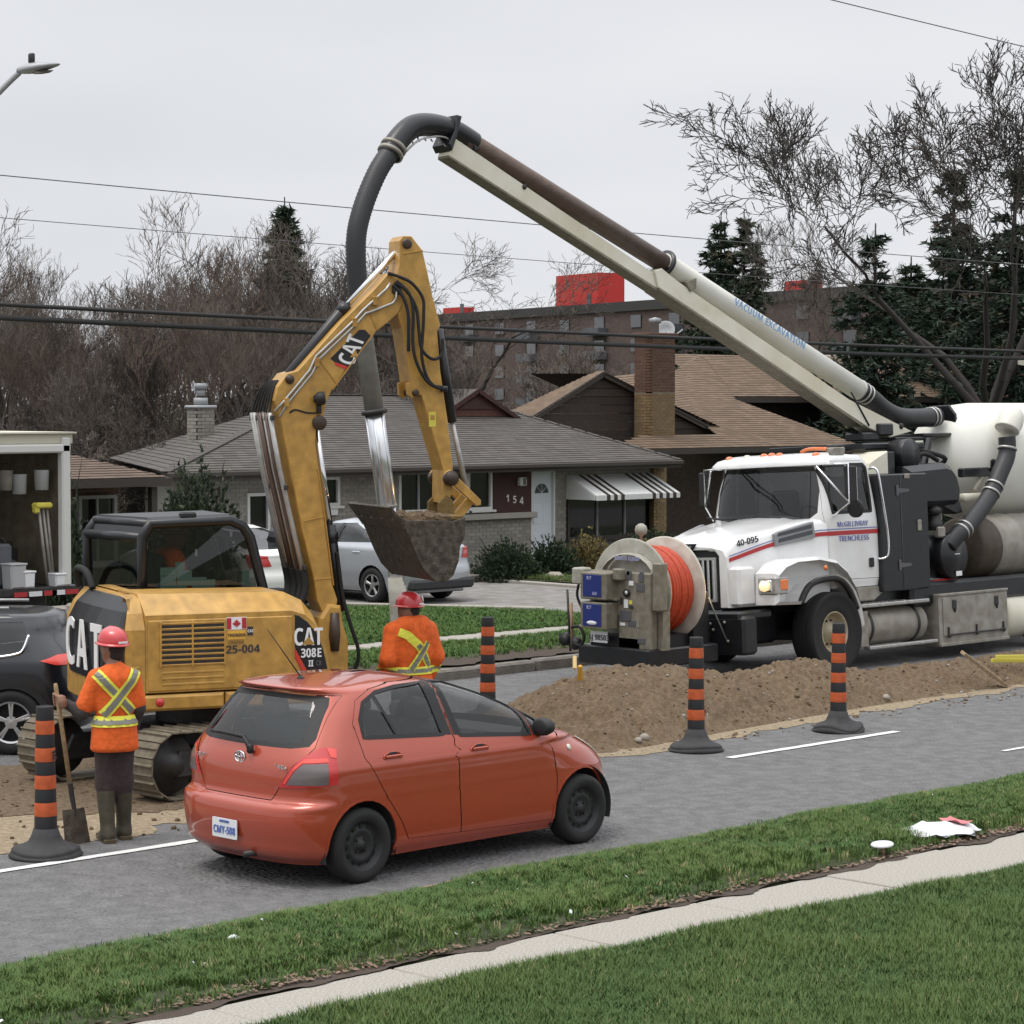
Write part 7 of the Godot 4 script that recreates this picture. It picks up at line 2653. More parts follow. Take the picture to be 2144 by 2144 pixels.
	for q in [[6.735, 3.02, 0.05, 0.18, 0.15], [6.36, 2.47, 0.55, 0.62, 0.145], [6.26, 2.365, 0.55, 0.62, 0.145], [5.55, 1.865, 0.8, 0.45, 0.145], [5.45, 1.82, 0.8, 0.45, 0.145]]:
		st = mb(true)
		var d := V3(q[2], q[3], 0.0).normalized()
		lathe(st, [[q[4] - 0.005, -0.018], [q[4], -0.015], [q[4], 0.015], [q[4] - 0.005, 0.018]], 24, along(V3(q[0], q[1], 1.05), d), false)
		put("hose_clamp", st, M.steel, bh)
	# --- boom: cream beam in two sections with the suction pipe above it
	var bd := V3(-0.929, 0.371, 0).normalized()
	st = mb()
	extr(st, V2A([-3.73, 6.75, -3.60, 6.97, 0.21, 5.34, 0.14, 5.19]), -0.10, 0.10, Transform3D.IDENTITY, 0.008)
	var bs := put("boom", st, M.boom_cream, o)
	st = mb()
	extr(st, V2A([-0.03, 5.46, 0.12, 5.50, 0.45, 5.33, 4.1, 3.75, 5.62, 3.27, 5.07, 3.18, 4.57, 3.32, 3.23, 3.88, 1.59, 4.58, 0.03, 5.24]), -0.135, 0.135, Transform3D.IDENTITY, 0.01)
	put("boom_sleeve", st, M.boom_cream, bs)
	st = mb()
	for e in [[[-3.72, 6.735], [0.10, 5.185], 0.21], [[0.05, 5.215], [4.4, 3.36], 0.28]]:
		var a := V3(e[0][0], e[0][1], 0)
		var c := V3(e[1][0], e[1][1], 0)
		box(st, Vector3.ZERO, V3(a.distance_to(c), 0.03, e[2]), 0.006, fr((a + c) / 2, c - a, Vector3.UP))
	put("underside_rail", st, M.panel_tan, bs)
	st = mb(true)
	lathe(st, [[0.045, -0.15], [0.045, 0.15], [0.0, 0.152]], 14, Transform3D(zbasis(), V3(5.34, 3.35, 0)))
	lathe(st, [[0.035, -0.112], [0.035, 0.112], [0.0, 0.113]], 12, Transform3D(zbasis(), V3(-2.42, 6.44, 0)))
	rod(st, V3(4.15, 3.85, 0.142), V3(4.55, 3.36, 0.142), 0.014, 6)
	put("boom_pins", st, M.dark_steel, bs)
	st = mb()
	box(st, V3(4.9, 3.30, 0.0), V3(0.35, 0.18, 0.4), 0.02, Transform3D.IDENTITY)
	box(st, V3(4.55, 3.2, 0.0), V3(0.4, 0.12, 0.34), 0.02)
	put("boom_foot", st, M.black_paint, bs)
	st = mb(true)
	rod(st, V3(-3.35, 6.99, 0), V3(0.40, 5.545, 0), 0.13, 24)
	put("inner_pipe", st, M.rust_pipe, bs)
	st = mb(true)
	tube(st, [V3(0.30, 5.59, 0), V3(0.34, 5.575, 0), V3(4.52, 3.89, 0)], [0.14, 0.152, 0.152], 28)
	var op := put("outer_pipe", st, M.tank_white, bs)
	st = mb(true)
	lathe(st, [[0.12, -0.02], [0.19, -0.02], [0.195, 0.0], [0.19, 0.025], [0.15, 0.03]], 28, along(V3(0.32, 5.582, 0), V3(0.929, -0.371, 0)))
	put("pipe_collar", st, M.black_paint, op)
	letters("VACUUM EXCAVATION", 0.10, mat("print_faded_blue", lin(0.22, 0.36, 0.56), 0.6), op, fr(V3(2.35, 4.80, 0.15), V3(0.929, -0.369, 0), Vector3.UP), 1.1)
	st = mb()
	extr(st, V2A([0.55, 5.33, 0.80, 5.40, 0.78, 5.25, 0.66, 5.20]), -0.16, 0.16, Transform3D.IDENTITY, 0.01)
	put("pipe_saddle", st, M.panel_tan, bs)
	# black elbow at the tip, with frame plate and clamps
	st = mb(true)
	tube(st, smooth_path([V3(-3.20, 6.95, 0), V3(-3.55, 7.08, 0), V3(-3.95, 7.12, 0), V3(-4.25, 7.06, 0), V3(-4.50, 6.86, 0), V3(-4.62, 6.70, 0)], 6), 0.142, 22)
	var el := put("tip_elbow", st, M.black_paint, bs)
	st = mb()
	extr(st, V2A([-3.71, 6.80, -3.62, 6.98, -3.52, 7.24, -3.60, 7.25, -3.66, 7.04, -3.76, 6.88]), -0.16, 0.16, Transform3D.IDENTITY, 0.01)
	extr(st, V2A([-3.32, 6.92, -3.22, 6.98, -3.20, 6.86, -3.28, 6.84]), -0.12, 0.12, Transform3D.IDENTITY, 0.005)
	put("tip_plate", st, M.black_paint, el)
	st = mb(true)
	tube(st, smooth_path([V3(-4.4, 6.75, 0.06), V3(-4.2, 6.90, 0.08), V3(-3.9, 6.97, 0.08), V3(-3.7, 6.95, 0.08), V3(-3.74, 6.85, 0.08)], 4), 0.014, 6)
	for i in 6: rod(st, V3(-4.3 + 0.11 * i, 6.92 + 0.03 * sin(i * 0.9), 0.05), V3(-4.3 + 0.11 * i, 6.86 + 0.045 * sin(i * 0.62), 0.08), 0.012, 5)
	put("elbow_rail", st, M.steel, el)
	st = mb(true)
	for k in [0.0, 0.075]:
		lathe(st, [[0.14, -0.025], [0.165, -0.02], [0.165, 0.02], [0.14, 0.025]], 24, along(V3(-4.545 - k * 0.75, 6.80 - k, 0), V3(0.6, 0.8, 0)), false)
	put("elbow_clamp", st, M.dull_alu, el)
	lathe(st, [[0.03, -0.04], [0.03, 0.06], [0.0, 0.06]], 8, along(V3(-4.35, 6.95, 0.15), V3(0, 0, 1)))
	# hanging suction hose, ribbed, and the digging tube below it
	st = mb(true)
	var sp := smooth_path([V3(-4.62, 6.72, 0), V3(-4.80, 6.52, 0), V3(-4.98, 6.24, 0), V3(-5.12, 5.96, 0), V3(-5.20, 5.72, 0), V3(-5.225, 5.45, 0), V3(-5.22, 5.15, 0), V3(-5.21, 4.95, 0)], 12)
	var rad := []
	for i in sp.size(): rad.append(0.118 + (0.006 if i % 2 else 0.0))
	tube(st, sp, rad, 20)
	put("suction_hose", st, M.hose_rubber, o)
	st = mb(true)
	tube(st, [V3(-5.22, 5.0, 0), V3(-5.21, 4.9, 0), V3(-5.03, 3.62, 0)], [0.10, 0.112, 0.115], 24)
	var dt := put("digging_tube", st, M.tube_grey, o)
	st = mb(true)
	lathe(st, [[0.10, -0.03], [0.155, -0.03], [0.16, 0.0], [0.155, 0.025], [0.11, 0.03]], 24, along(V3(-5.03, 3.60, 0), V3(-0.14, 1, 0)))
	put("flange", st, M.dark_steel, dt)
	st = mb(true)
	tube(st, [V3(-5.03, 3.60, 0), V3(-4.885, 2.46, 0)], 0.112, 24)
	tube(st, [V3(-4.885, 2.46, 0), V3(-4.76, 1.5, 0)], 0.10, 24)
	for k in 6:
		var d := V3(cos(TAU * k / 6 + 0.4), 0, sin(TAU * k / 6 + 0.4))
		rod(st, V3(-5.03, 3.58, 0) + d * 0.112, V3(-4.885, 2.46, 0) + d * 0.112, 0.012, 6)
	put("bright_tube", st, M.bright_alu, dt)
	st = mb(true)
	lathe(st, [[0.10, -0.015], [0.125, -0.012], [0.125, 0.012], [0.10, 0.015]], 20, along(V3(-4.885, 2.46, 0), V3(-0.13, 1, 0)))
	put("joint_ring", st, M.dull_alu, dt)
	st = mb(true)
	tube(st, [V3(-4.79, 1.6, 0), V3(-4.76, 1.3, 0), V3(-4.72, -0.1, 0)], [0.10, 0.115, 0.115], 20)
	put("tube_foot", st, M.reel_grey, dt)
	# black hose from the outer pipe into the tank, with its hexagonal plate
	st = mb(true)
	tube(st, smooth_path([V3(4.42, 3.93, 0), V3(4.75, 3.80, 0), V3(5.12, 3.60, 0), V3(5.5, 3.49, 0), V3(5.95, 3.475, 0), V3(6.45, 3.49, 0)], 6), 0.142, 22)
	var ih := put("inlet_hose", st, M.hose_rubber, o)
	st = mb(true)
	for q in [[4.52, 3.895, 0.929, -0.371], [4.62, 3.855, 0.9, -0.43], [4.70, 3.82, 0.9, -0.43], [6.27, 3.485, 1, 0], [6.36, 3.487, 1, 0]]:
		lathe(st, [[0.148, -0.014], [0.156, -0.010], [0.156, 0.010], [0.148, 0.014]], 24, along(V3(q[0], q[1], 0), V3(q[2], q[3], 0)), false)
	put("hose_clamp", st, M.steel, ih)
	st = mb()
	extr(st, V2A([-0.26, -0.26, 0.26, -0.26, 0.26, 0.06, 0.16, 0.20, -0.16, 0.20, -0.26, 0.06]), -0.03, 0.03, Transform3D(Basis(V3(0, 0, -1), V3(-0.12, 1, 0), V3(1, 0.12, 0)), V3(6.58, 3.46, 0)), 0.01)
	box(st, V3(6.2, 3.21, 0), V3(0.9, 0.05, 0.5), 0.01)
	put("hose_plate", st, M.black_paint, ih)
	# these hang over the middle of the truck: measured there, so the lean is taken back
	for n in ["boom", "suction_hose", "digging_tube", "inlet_hose", "debris_tank"]: (o.get_node(n) as Node3D).position.y += 0.064
	build_reel(o, roll, piv)

func build_reel(o: Node3D, roll: float, piv: Vector3) -> void:
	var rl := Node3D.new()
	rl.name = "hose_reel"
	o.add_child(rl)
	# the reel hangs level although the truck leans
	rl.transform = Transform3D(Basis(), piv) * Transform3D(Basis(Vector3.RIGHT, -roll), Vector3.ZERO) * Transform3D(Basis(), -piv)
	var ax := func(u: float) -> Transform3D: return Transform3D(Basis(V3(0, 1, 0), V3(1, 0, 0), V3(0, 0, 1)), T(u, 21.97, 1.225))
	var st := mb(true)
	lathe(st, [[0.0, -0.012], [0.68, -0.012], [0.70, -0.004], [0.70, 0.012], [0.68, 0.018], [0.0, 0.018]], 56, ax.call(24.18))
	put("front_flange", st, M.reel_grey, rl)
	st = mb(true)
	lathe(st, [[0.0, -0.015], [0.68, -0.015], [0.70, -0.005], [0.70, 0.012], [0.68, 0.018], [0.0, 0.018]], 56, ax.call(24.85))
	put("rear_flange", st, M.white_flange, rl)
	# orange hose wound in layers
	st = mb(true)
	for k in 15:
		var x := 24.222 + k * 0.0425
		var rr := 0.585 + 0.012 * sin(k * 1.7) + (0.0 if k < 12 else -0.015 * (k - 11))
		lathe(st, [[rr - 0.04, x - 25.0 - 0.021], [rr - 0.008, x - 25.0 - 0.018], [rr, x - 25.0], [rr - 0.008, x - 25.0 + 0.018], [rr - 0.04, x - 25.0 + 0.021]], 56, Transform3D(Basis(V3(0, 1, 0), V3(1, 0, 0), V3(0, 0, 1)), V3(0, 1.225, 0.13)), false)
	put("wound_hose", st, M.orange_hose, rl)
	# control box in front: rounded shroud, panel and cabinets
	st = mb()
	var arch := [Vector2(-0.52, 0.52), Vector2(0.08, 0.52), Vector2(0.08, 1.52)]
	extr(st, V2A([0.16, 0.50, 0.73, 0.50, 0.73, 1.50, -0.36, 1.50, -0.36, 0.92, 0.16, 0.92]), 0.0, 0.14, Transform3D(Basis(V3(0, 0, 1), V3(0, 1, 0), V3(-1, 0, 0)), T(24.04, 22.1, 0)), 0.015)
	put("control_panel", st, M.panel_tan, rl)
	st = mb()
	var hood := PackedVector2Array([Vector2(0.62, 1.45)])
	for i in 13:
		var a := PI * i / 12
		hood.append(Vector2(0.16 + cos(a) * 0.50, 1.36 + sin(a) * 0.38))
	hood.append(Vector2(-0.34, 1.3))
	extr(st, hood, 0.0, 0.10, Transform3D(Basis(V3(0, 0, 1), V3(0, 1, 0), V3(-1, 0, 0)), T(24.16, 22.1, 0)), 0.02)
	put("panel_shroud", st, M.reel_grey, rl)
	st = mb()
	box(st, T(23.97, 21.28, 1.33), V3(0.16, 0.62, 0.14), 0.015)
	put("side_post", st, M.panel_tan, rl)
	for y in [0.0, 0.385]:
		st = mb()
		box(st, T(23.80, 22.19, 0.925 + y) , V3(0.24, 0.35, 0.46), 0.012)
		var bx := put("control_cabinet", st, M.panel_tan, rl)
		st = mb()
		box(st, T(23.676, 22.20, 0.93 + y), V3(0.01, 0.29, 0.33), 0.006)
		put("blue_face", st, M.sticker_blue, bx)
		var ff := Transform3D(Basis(V3(0, 0, 1), V3(0, 1, 0), V3(-1, 0, 0)), T(23.668, 22.25, 1.03 + y))
		letters("9:7", 0.045, mat("print_lilac", lin(0.35, 0.36, 0.55), 0.6) if not M.has("print_lilac") else M.print_lilac, bx, ff, 1.0)
		letters("GO", 0.04, M.print_lilac, bx, Transform3D(ff.basis, T(23.668, 22.15, 0.83 + y)), 1.0)
		if y == 0.0:
			st = mb(true)
			lathe(st, [[0.045, 0.0], [0.04, 0.004], [0.0, 0.004]], 16, Transform3D(Basis(V3(0, 0, 2.0), V3(-1, 0, 0), V3(0, 0.6, 0)), T(23.668, 22.2, 0.83)))
			put("oval_logo", st, M.plate_white, bx)
	st = mb()
	box(st, T(23.85, 22.55, 1.42), V3(0.2, 0.22, 0.2), 0.02)
	put("junction_box", st, M.reel_grey, rl)
	st = mb()
	box(st, T(23.85, 21.88, 1.47), V3(0.12, 0.15, 0.15), 0.015)
	put("junction_box", st, M.panel_tan, rl)
	st = mb()
	box(st, T(23.9, 22.15, 1.145), V3(0.2, 0.03, 0.5))
	box(st, T(24.1, 21.32, 0.75), V3(0.14, 0.5, 0.08))
	put("cabinet_bracket", st, M.panel_tan, rl)
	# stickers, dials and gauges on the panel
	for q in [[21.75, 1.46, 0.09, 0.12, "sticker_grey"], [21.77, 1.49, 0.06, 0.05, "print_white"], [21.53, 1.45, 0.07, 0.14, "sticker_grey"], [21.62, 1.43, 0.07, 0.13, "dull_alu"], [21.71, 1.36, 0.08, 0.06, "plate_white"], [21.55, 1.31, 0.14, 0.10, "sticker_grey"], [21.80, 1.09, 0.07, 0.11, "plate_white"], [21.72, 1.11, 0.06, 0.05, "print_yellow"], [21.71, 1.05, 0.07, 0.04, "print_black"], [21.88, 1.12, 0.04, 0.09, "print_black"], [21.81, 0.93, 0.20, 0.14, "sticker_grey"], [21.86, 0.82, 0.09, 0.04, "plate_white"], [21.70, 0.84, 0.13, 0.07, "sticker_grey"], [21.59, 0.85, 0.06, 0.11, "dull_alu"], [21.53, 0.62, 0.13, 0.07, "sticker_grey"]]:
		st = mb()
		box(st, T(23.895, q[0], q[1]), V3(0.008, q[3], q[2]), 0.002)
		put("panel_sticker", st, M[q[4]], rl)
	st = mb(true)
	lathe(st, [[0.055, 0.0], [0.052, 0.02], [0.03, 0.022], [0.0, 0.022]], 20, Transform3D(Basis(V3(0, 0, 1), V3(-1, 0, 0), V3(0, 1, 0)), T(23.895, 21.78, 1.23)))
	put("gauge", st, M.black_paint, rl)
	st = mb(true)
	lathe(st, [[0.028, 0.0], [0.0, 0.004]], 16, Transform3D(Basis(V3(0, 0, 1), V3(-1, 0, 0), V3(0, 1, 0)), T(23.872, 21.78, 1.235)))
	put("gauge_face", st, M.plate_white, rl)
	letters("SEWER EQUIP", 0.05, M.print_lilac, rl, Transform3D(Basis(V3(0, 0, 1), V3(0, 1, 0), V3(-1, 0, 0)), T(24.055, 21.93, 1.665)), 1.0)
	# number plate, lamp ball on top, supporting beam
	st = mb()
	box(st, T(23.80, 22.19, 0.64), V3(0.01, 0.15, 0.30), 0.002)
	var pl := put("number_plate", st, M.plate_white, rl)
	letters("AJ 98503", 0.07, M.sticker_grey, pl, Transform3D(Basis(V3(0, 0, 1), V3(0, 1, 0), V3(-1, 0, 0)), T(23.79, 22.19, 0.63)), 0.95)
	st = mb(true)
	lathe(st, [[0.02, 0.0], [0.02, 0.05], [0.075, 0.08], [0.085, 0.13], [0.07, 0.18], [0.03, 0.21], [0.0, 0.215]], 18, Transform3D(Basis(), T(24.35, 21.95, 1.90)))
	put("work_lamp", st, M.reel_grey, rl)
	st = mb()
	box(st, T(24.5, 21.95, 0.40), V3(1.4, 0.24, 1.25), 0.02)
	box(st, T(24.6, 22.0, 0.58), V3(1.4, 0.16, 0.9), 0.02)
	box(st, T(25.0, 21.7, 0.85), V3(0.3, 0.7, 0.5), 0.02)
	put("reel_beam", st, M.black_paint, rl)
	st = mb()
	box(st, T(23.82, 22.0, 0.485), V3(0.02, 0.04, 0.12))
	put("red_lamp", st, M.lamp_red, rl)
	# rack with wand, small sheaves and looped hose at the far side
	st = mb(true)
	rod(st, T(23.9, 22.86, 1.22), T(23.9, 22.80, 0.40), 0.016, 8)
	put("rack_post", st, M.dark_steel, rl)
	st = mb(true)
	rod(st, T(23.85, 22.74, 1.05), T(23.85, 22.72, 0.45), 0.022, 8)
	put("wand", st, mat("wand_copper", lin(0.30, 0.20, 0.13), 0.5, 0.3), rl)
	st = mb(true)
	for q in [[22.86, 0.56], [22.66, 0.52]]:
		lathe(st, [[0.0, -0.03], [0.09, -0.03], [0.075, 0.0], [0.09, 0.03], [0.0, 0.03]], 18, Transform3D(Basis(V3(0, 1, 0), V3(1, 0, 0), V3(0, 0, 1)), T(23.86, q[0], q[1])))
	put("sheave", st, M.dark_steel, rl)
	st = mb(true)
	tube(st, smooth_path([T(23.82, 22.66, 0.52), T(23.82, 22.55, 0.50), T(23.82, 22.48, 0.60), T(23.82, 22.55, 0.74), T(23.82, 22.70, 0.73)], 5), 0.022, 8)
	tube(st, smooth_path([T(23.9, 22.62, 1.38), T(23.9, 22.68, 1.15), T(23.9, 22.56, 0.95)], 5), 0.018, 8)
	put("looped_hose", st, M.rubber, rl)
	st = mb(true)
	rod(st, T(24.9, 21.55, 1.62), T(25.42, 21.35, 0.50), 0.012, 8)
	put("stay_rod", st, M.steel, rl)

func build_peg() -> void:
	var o := thing("yellow_marker_peg", "short yellow peg standing in the left end of the soil heap", "peg", W(20.28, 19.2, 0.56))
	var st := mb()
	box(st, V3(0, 0.10, 0), V3(0.05, 0.22, 0.05), 0.01, Transform3D(Basis(V3(1, 0, 1).normalized(), 0.35), Vector3.ZERO))
	put("shaft", st, mat("peg_yellow", lin(0.55, 0.30, 0.03), 0.5), o)
	st = mb()
	box(st, V3(-0.02, 0.20, 0.0), V3(0.04, 0.16, 0.04), 0.008, Transform3D(Basis(V3(1, 0, 1).normalized(), -0.5), V3(-0.03, 0.03, -0.03)))
	put("head", st, mat("peg_pale", lin(0.70, 0.52, 0.22), 0.5), o)

# ---- parked cars
func sedan(called: String, label: String, at: Vector3, yaw: float, paint: Material) -> Node3D:
	var car := thing(called, label, "car", at, yaw, "cars parked by the grey roofed house")
	var b := Sliced.new()
	b.host = self
	b.ys = [0.20, 0.3, 0.5, 0.62, 0.7, 0.9, 0.98, 1.03, 1.1, 1.25, 1.36, 1.41, 1.43]
	b.xr = [0.12, 0.03, 0.0, 0.02, 0.06, 0.08, 0.12, 0.42, 0.72, 1.12, 1.55, 1.85, 2.1]
	b.xf = [4.42, 4.5, 4.52, 4.48, 4.4, 4.0, 3.6, 3.42, 3.25, 2.9, 2.6, 2.4, 2.3]
	b.wd = [0.8, 0.85, 0.88, 0.885, 0.885, 0.88, 0.85, 0.80, 0.76, 0.68, 0.58, 0.46, 0.1]
	for y in b.ys:
		b.lr.append(0.5); b.lf.append(0.8)
	b.nr = 2.8
	var ar := [b.outline(circle2(Vector2(0.95, 0.31), 0.36, 20), "from_side"), b.outline(circle2(Vector2(3.6, 0.31), 0.36, 20), "from_side")]
	var sw := b.outline(V2A([0.95, 1.06, 3.05, 1.0, 2.75, 1.2, 2.45, 1.34, 1.75, 1.37, 1.3, 1.24]), "from_side")
	var rg := b.outline(V2A([-0.05, 1.04, 0.62, 1.04, 0.5, 1.34, -0.05, 1.36]), "from_rear")
	surf_part("body", b, [], [ar[0], ar[1], sw, rg], 0.0, [1.0, -1.0], paint, car, 0.1, 0.05)
	surf_part("rear_window", b, [rg], [], -0.004, [1.0, -1.0], M.tint_glass, car, 0.1, 0.05)
	for s in [1.0, -1.0]:
		surf_part("side_window", b, [sw], [], -0.004, [s], M.auto_glass, car, 0.1, 0.05)
		surf_part("window_pillar", b, [b.outline(V2A([1.95, 1.04, 2.05, 1.04, 2.02, 1.36, 1.92, 1.36]), "from_side")], [], 0.004, [s], M.plastic_black, car)
		var o_l := PackedVector2Array([b.from_rear(Vector2(0.5, 0.78)), b.from_rear(Vector2(0.56, 0.95)), b.from_side(Vector2(0.42, 0.98)), b.from_side(Vector2(0.3, 0.76))])
		surf_part("tail_lamp", b, [o_l], [], 0.008, [s], M.lamp_red, car)
		for x in [0.95, 3.6]: wheel(car, V3(x, 0.31, s * 0.78), 0.31, 0.2, 0.2, s, M.wheel_alloy, "alloy")
		var st := mb()
		for hx in [1.35, 2.25]: box(st, V3(hx, 0.88, s * 0.885), V3(0.2, 0.03, 0.03), 0.01)
		put("handles", st, paint, car).set_meta("kind", "stuff")
	var st := mb()
	box(st, V3(2.3, 0.24, 0), V3(4.0, 0.14, 1.5), 0.02)
	box(st, V3(2.3, 0.5, 0), V3(2.0, 0.4, 1.6), 0.02)
	box(st, V3(0.12, 0.34, 0), V3(0.26, 0.18, 1.45), 0.04)
	put("underbody", st, M.interior_dark, car)
	st = mb()
	for z in [-0.36, 0.36]:
		seat(st, 2.3, z, 0.42); seat(st, 1.4, z, 0.45, 0.6)
	put("seats", st, M.seat_grey, car)
	st = mb()
	box(st, V3(0.045, 0.66, 0), V3(0.02, 0.12, 0.3))
	put("number_plate", st, M.plate_white, car)
	return car

func build_suv() -> void:
	var car := thing("black_suv", "black suv with chrome window line behind the worker with the shovel", "car", W(15.05, 23.05, 0.0) + V3(0.86, 0, 0.86), deg_to_rad(135))
	var b := Sliced.new()
	b.host = self
	b.ys = [0.25, 0.4, 0.62, 0.8, 0.95, 1.02, 1.1, 1.25, 1.38, 1.46, 1.50]
	b.xr = [0.10, 0.0, 0.02, 0.10, 0.14, 0.18, 0.24, 0.36, 0.42, 0.55, 1.2]
	b.xf = [4.1, 4.25, 4.28, 4.2, 3.9, 3.5, 3.2, 2.85, 2.6, 2.4, 2.2]
	b.wd = [0.82, 0.87, 0.89, 0.90, 0.89, 0.865, 0.83, 0.77, 0.70, 0.6, 0.1]
	for y in b.ys:
		b.lr.append(0.5); b.lf.append(0.8)
	b.nr = 2.8
	var ar := [b.outline(circle2(Vector2(0.82, 0.34), 0.40, 24), "from_side"), b.outline(circle2(Vector2(3.45, 0.34), 0.40, 24), "from_side")]
	var w1 := b.outline(V2A([0.62, 1.08, 0.9, 1.035, 1.5, 0.985, 1.5, 1.38, 0.72, 1.385]), "from_side")
	var w2 := b.outline(V2A([1.58, 0.98, 3.2, 0.96, 2.7, 1.3, 2.4, 1.38, 1.58, 1.385]), "from_side")
	surf_part("body", b, [], [ar[0], ar[1], w1, w2], 0.0, [1.0, -1.0], M.suv_paint, car, 0.08, 0.04)
	for s in [-1.0, 1.0]:
		surf_part("side_window", b, [w1], [], -0.004, [s], M.tint_glass, car)
		surf_part("side_window", b, [w2], [], -0.004, [s], M.tint_glass, car)
		var st := mb(true)
		var pts := []
		for p in [[0.655, 1.25], [0.70, 1.10], [0.78, 1.055], [1.0, 1.025], [1.6, 0.975], [3.1, 0.955]]:
			var q := b.from_side(Vector2(p[0], p[1]))
			pts.append(b.at(q.x, q.y, s) + b.normal(q.x, q.y, s) * 0.004)
		tube(st, smooth_path(pts, 4), 0.017, 6)
		put("chrome_line", st, M.chrome, car)
		surf_part("tail_lamp", b, [PackedVector2Array([b.from_rear(Vector2(0.55, 0.93)), b.from_rear(Vector2(0.6, 1.04)), b.from_side(Vector2(0.36, 1.04)), b.from_side(Vector2(0.52, 0.985)), b.from_side(Vector2(0.36, 0.94))])], [], 0.012, [s], M.lamp_red_bright, car)
		for x in [0.82, 3.45]: wheel(car, V3(x, 0.345, s * 0.80), 0.345, 0.22, 0.225, s, M.wheel_alloy, "alloy")
		for k in 2:
			st = mb()
			b.band(st, ar[k], 0.07, 0.012, s)
			put("arch_trim", st, M.plastic_black, car)
		st = mb()
		var hq := b.from_side(Vector2(1.35, 0.86))
		box(st, b.at(hq.x, hq.y, s), V3(0.2, 0.035, 0.05), 0.015)
		put("handle", st, M.black_gloss, car)
		st = mb(true)
		rod(st, V3(0.9, 1.52, s * 0.55), V3(2.6, 1.52, s * 0.55), 0.018)
		put("roof_rail", st, M.steel, car)
	var st := mb()
	box(st, V3(2.1, 0.3, 0), V3(3.8, 0.2, 1.5), 0.02)
	box(st, V3(2.1, 0.6, 0), V3(2.6, 0.5, 1.55), 0.02)
	for z in [-0.4, 0.4]: seat(st, 1.9, z, 0.5)
	put("underbody", st, M.interior_dark, car)

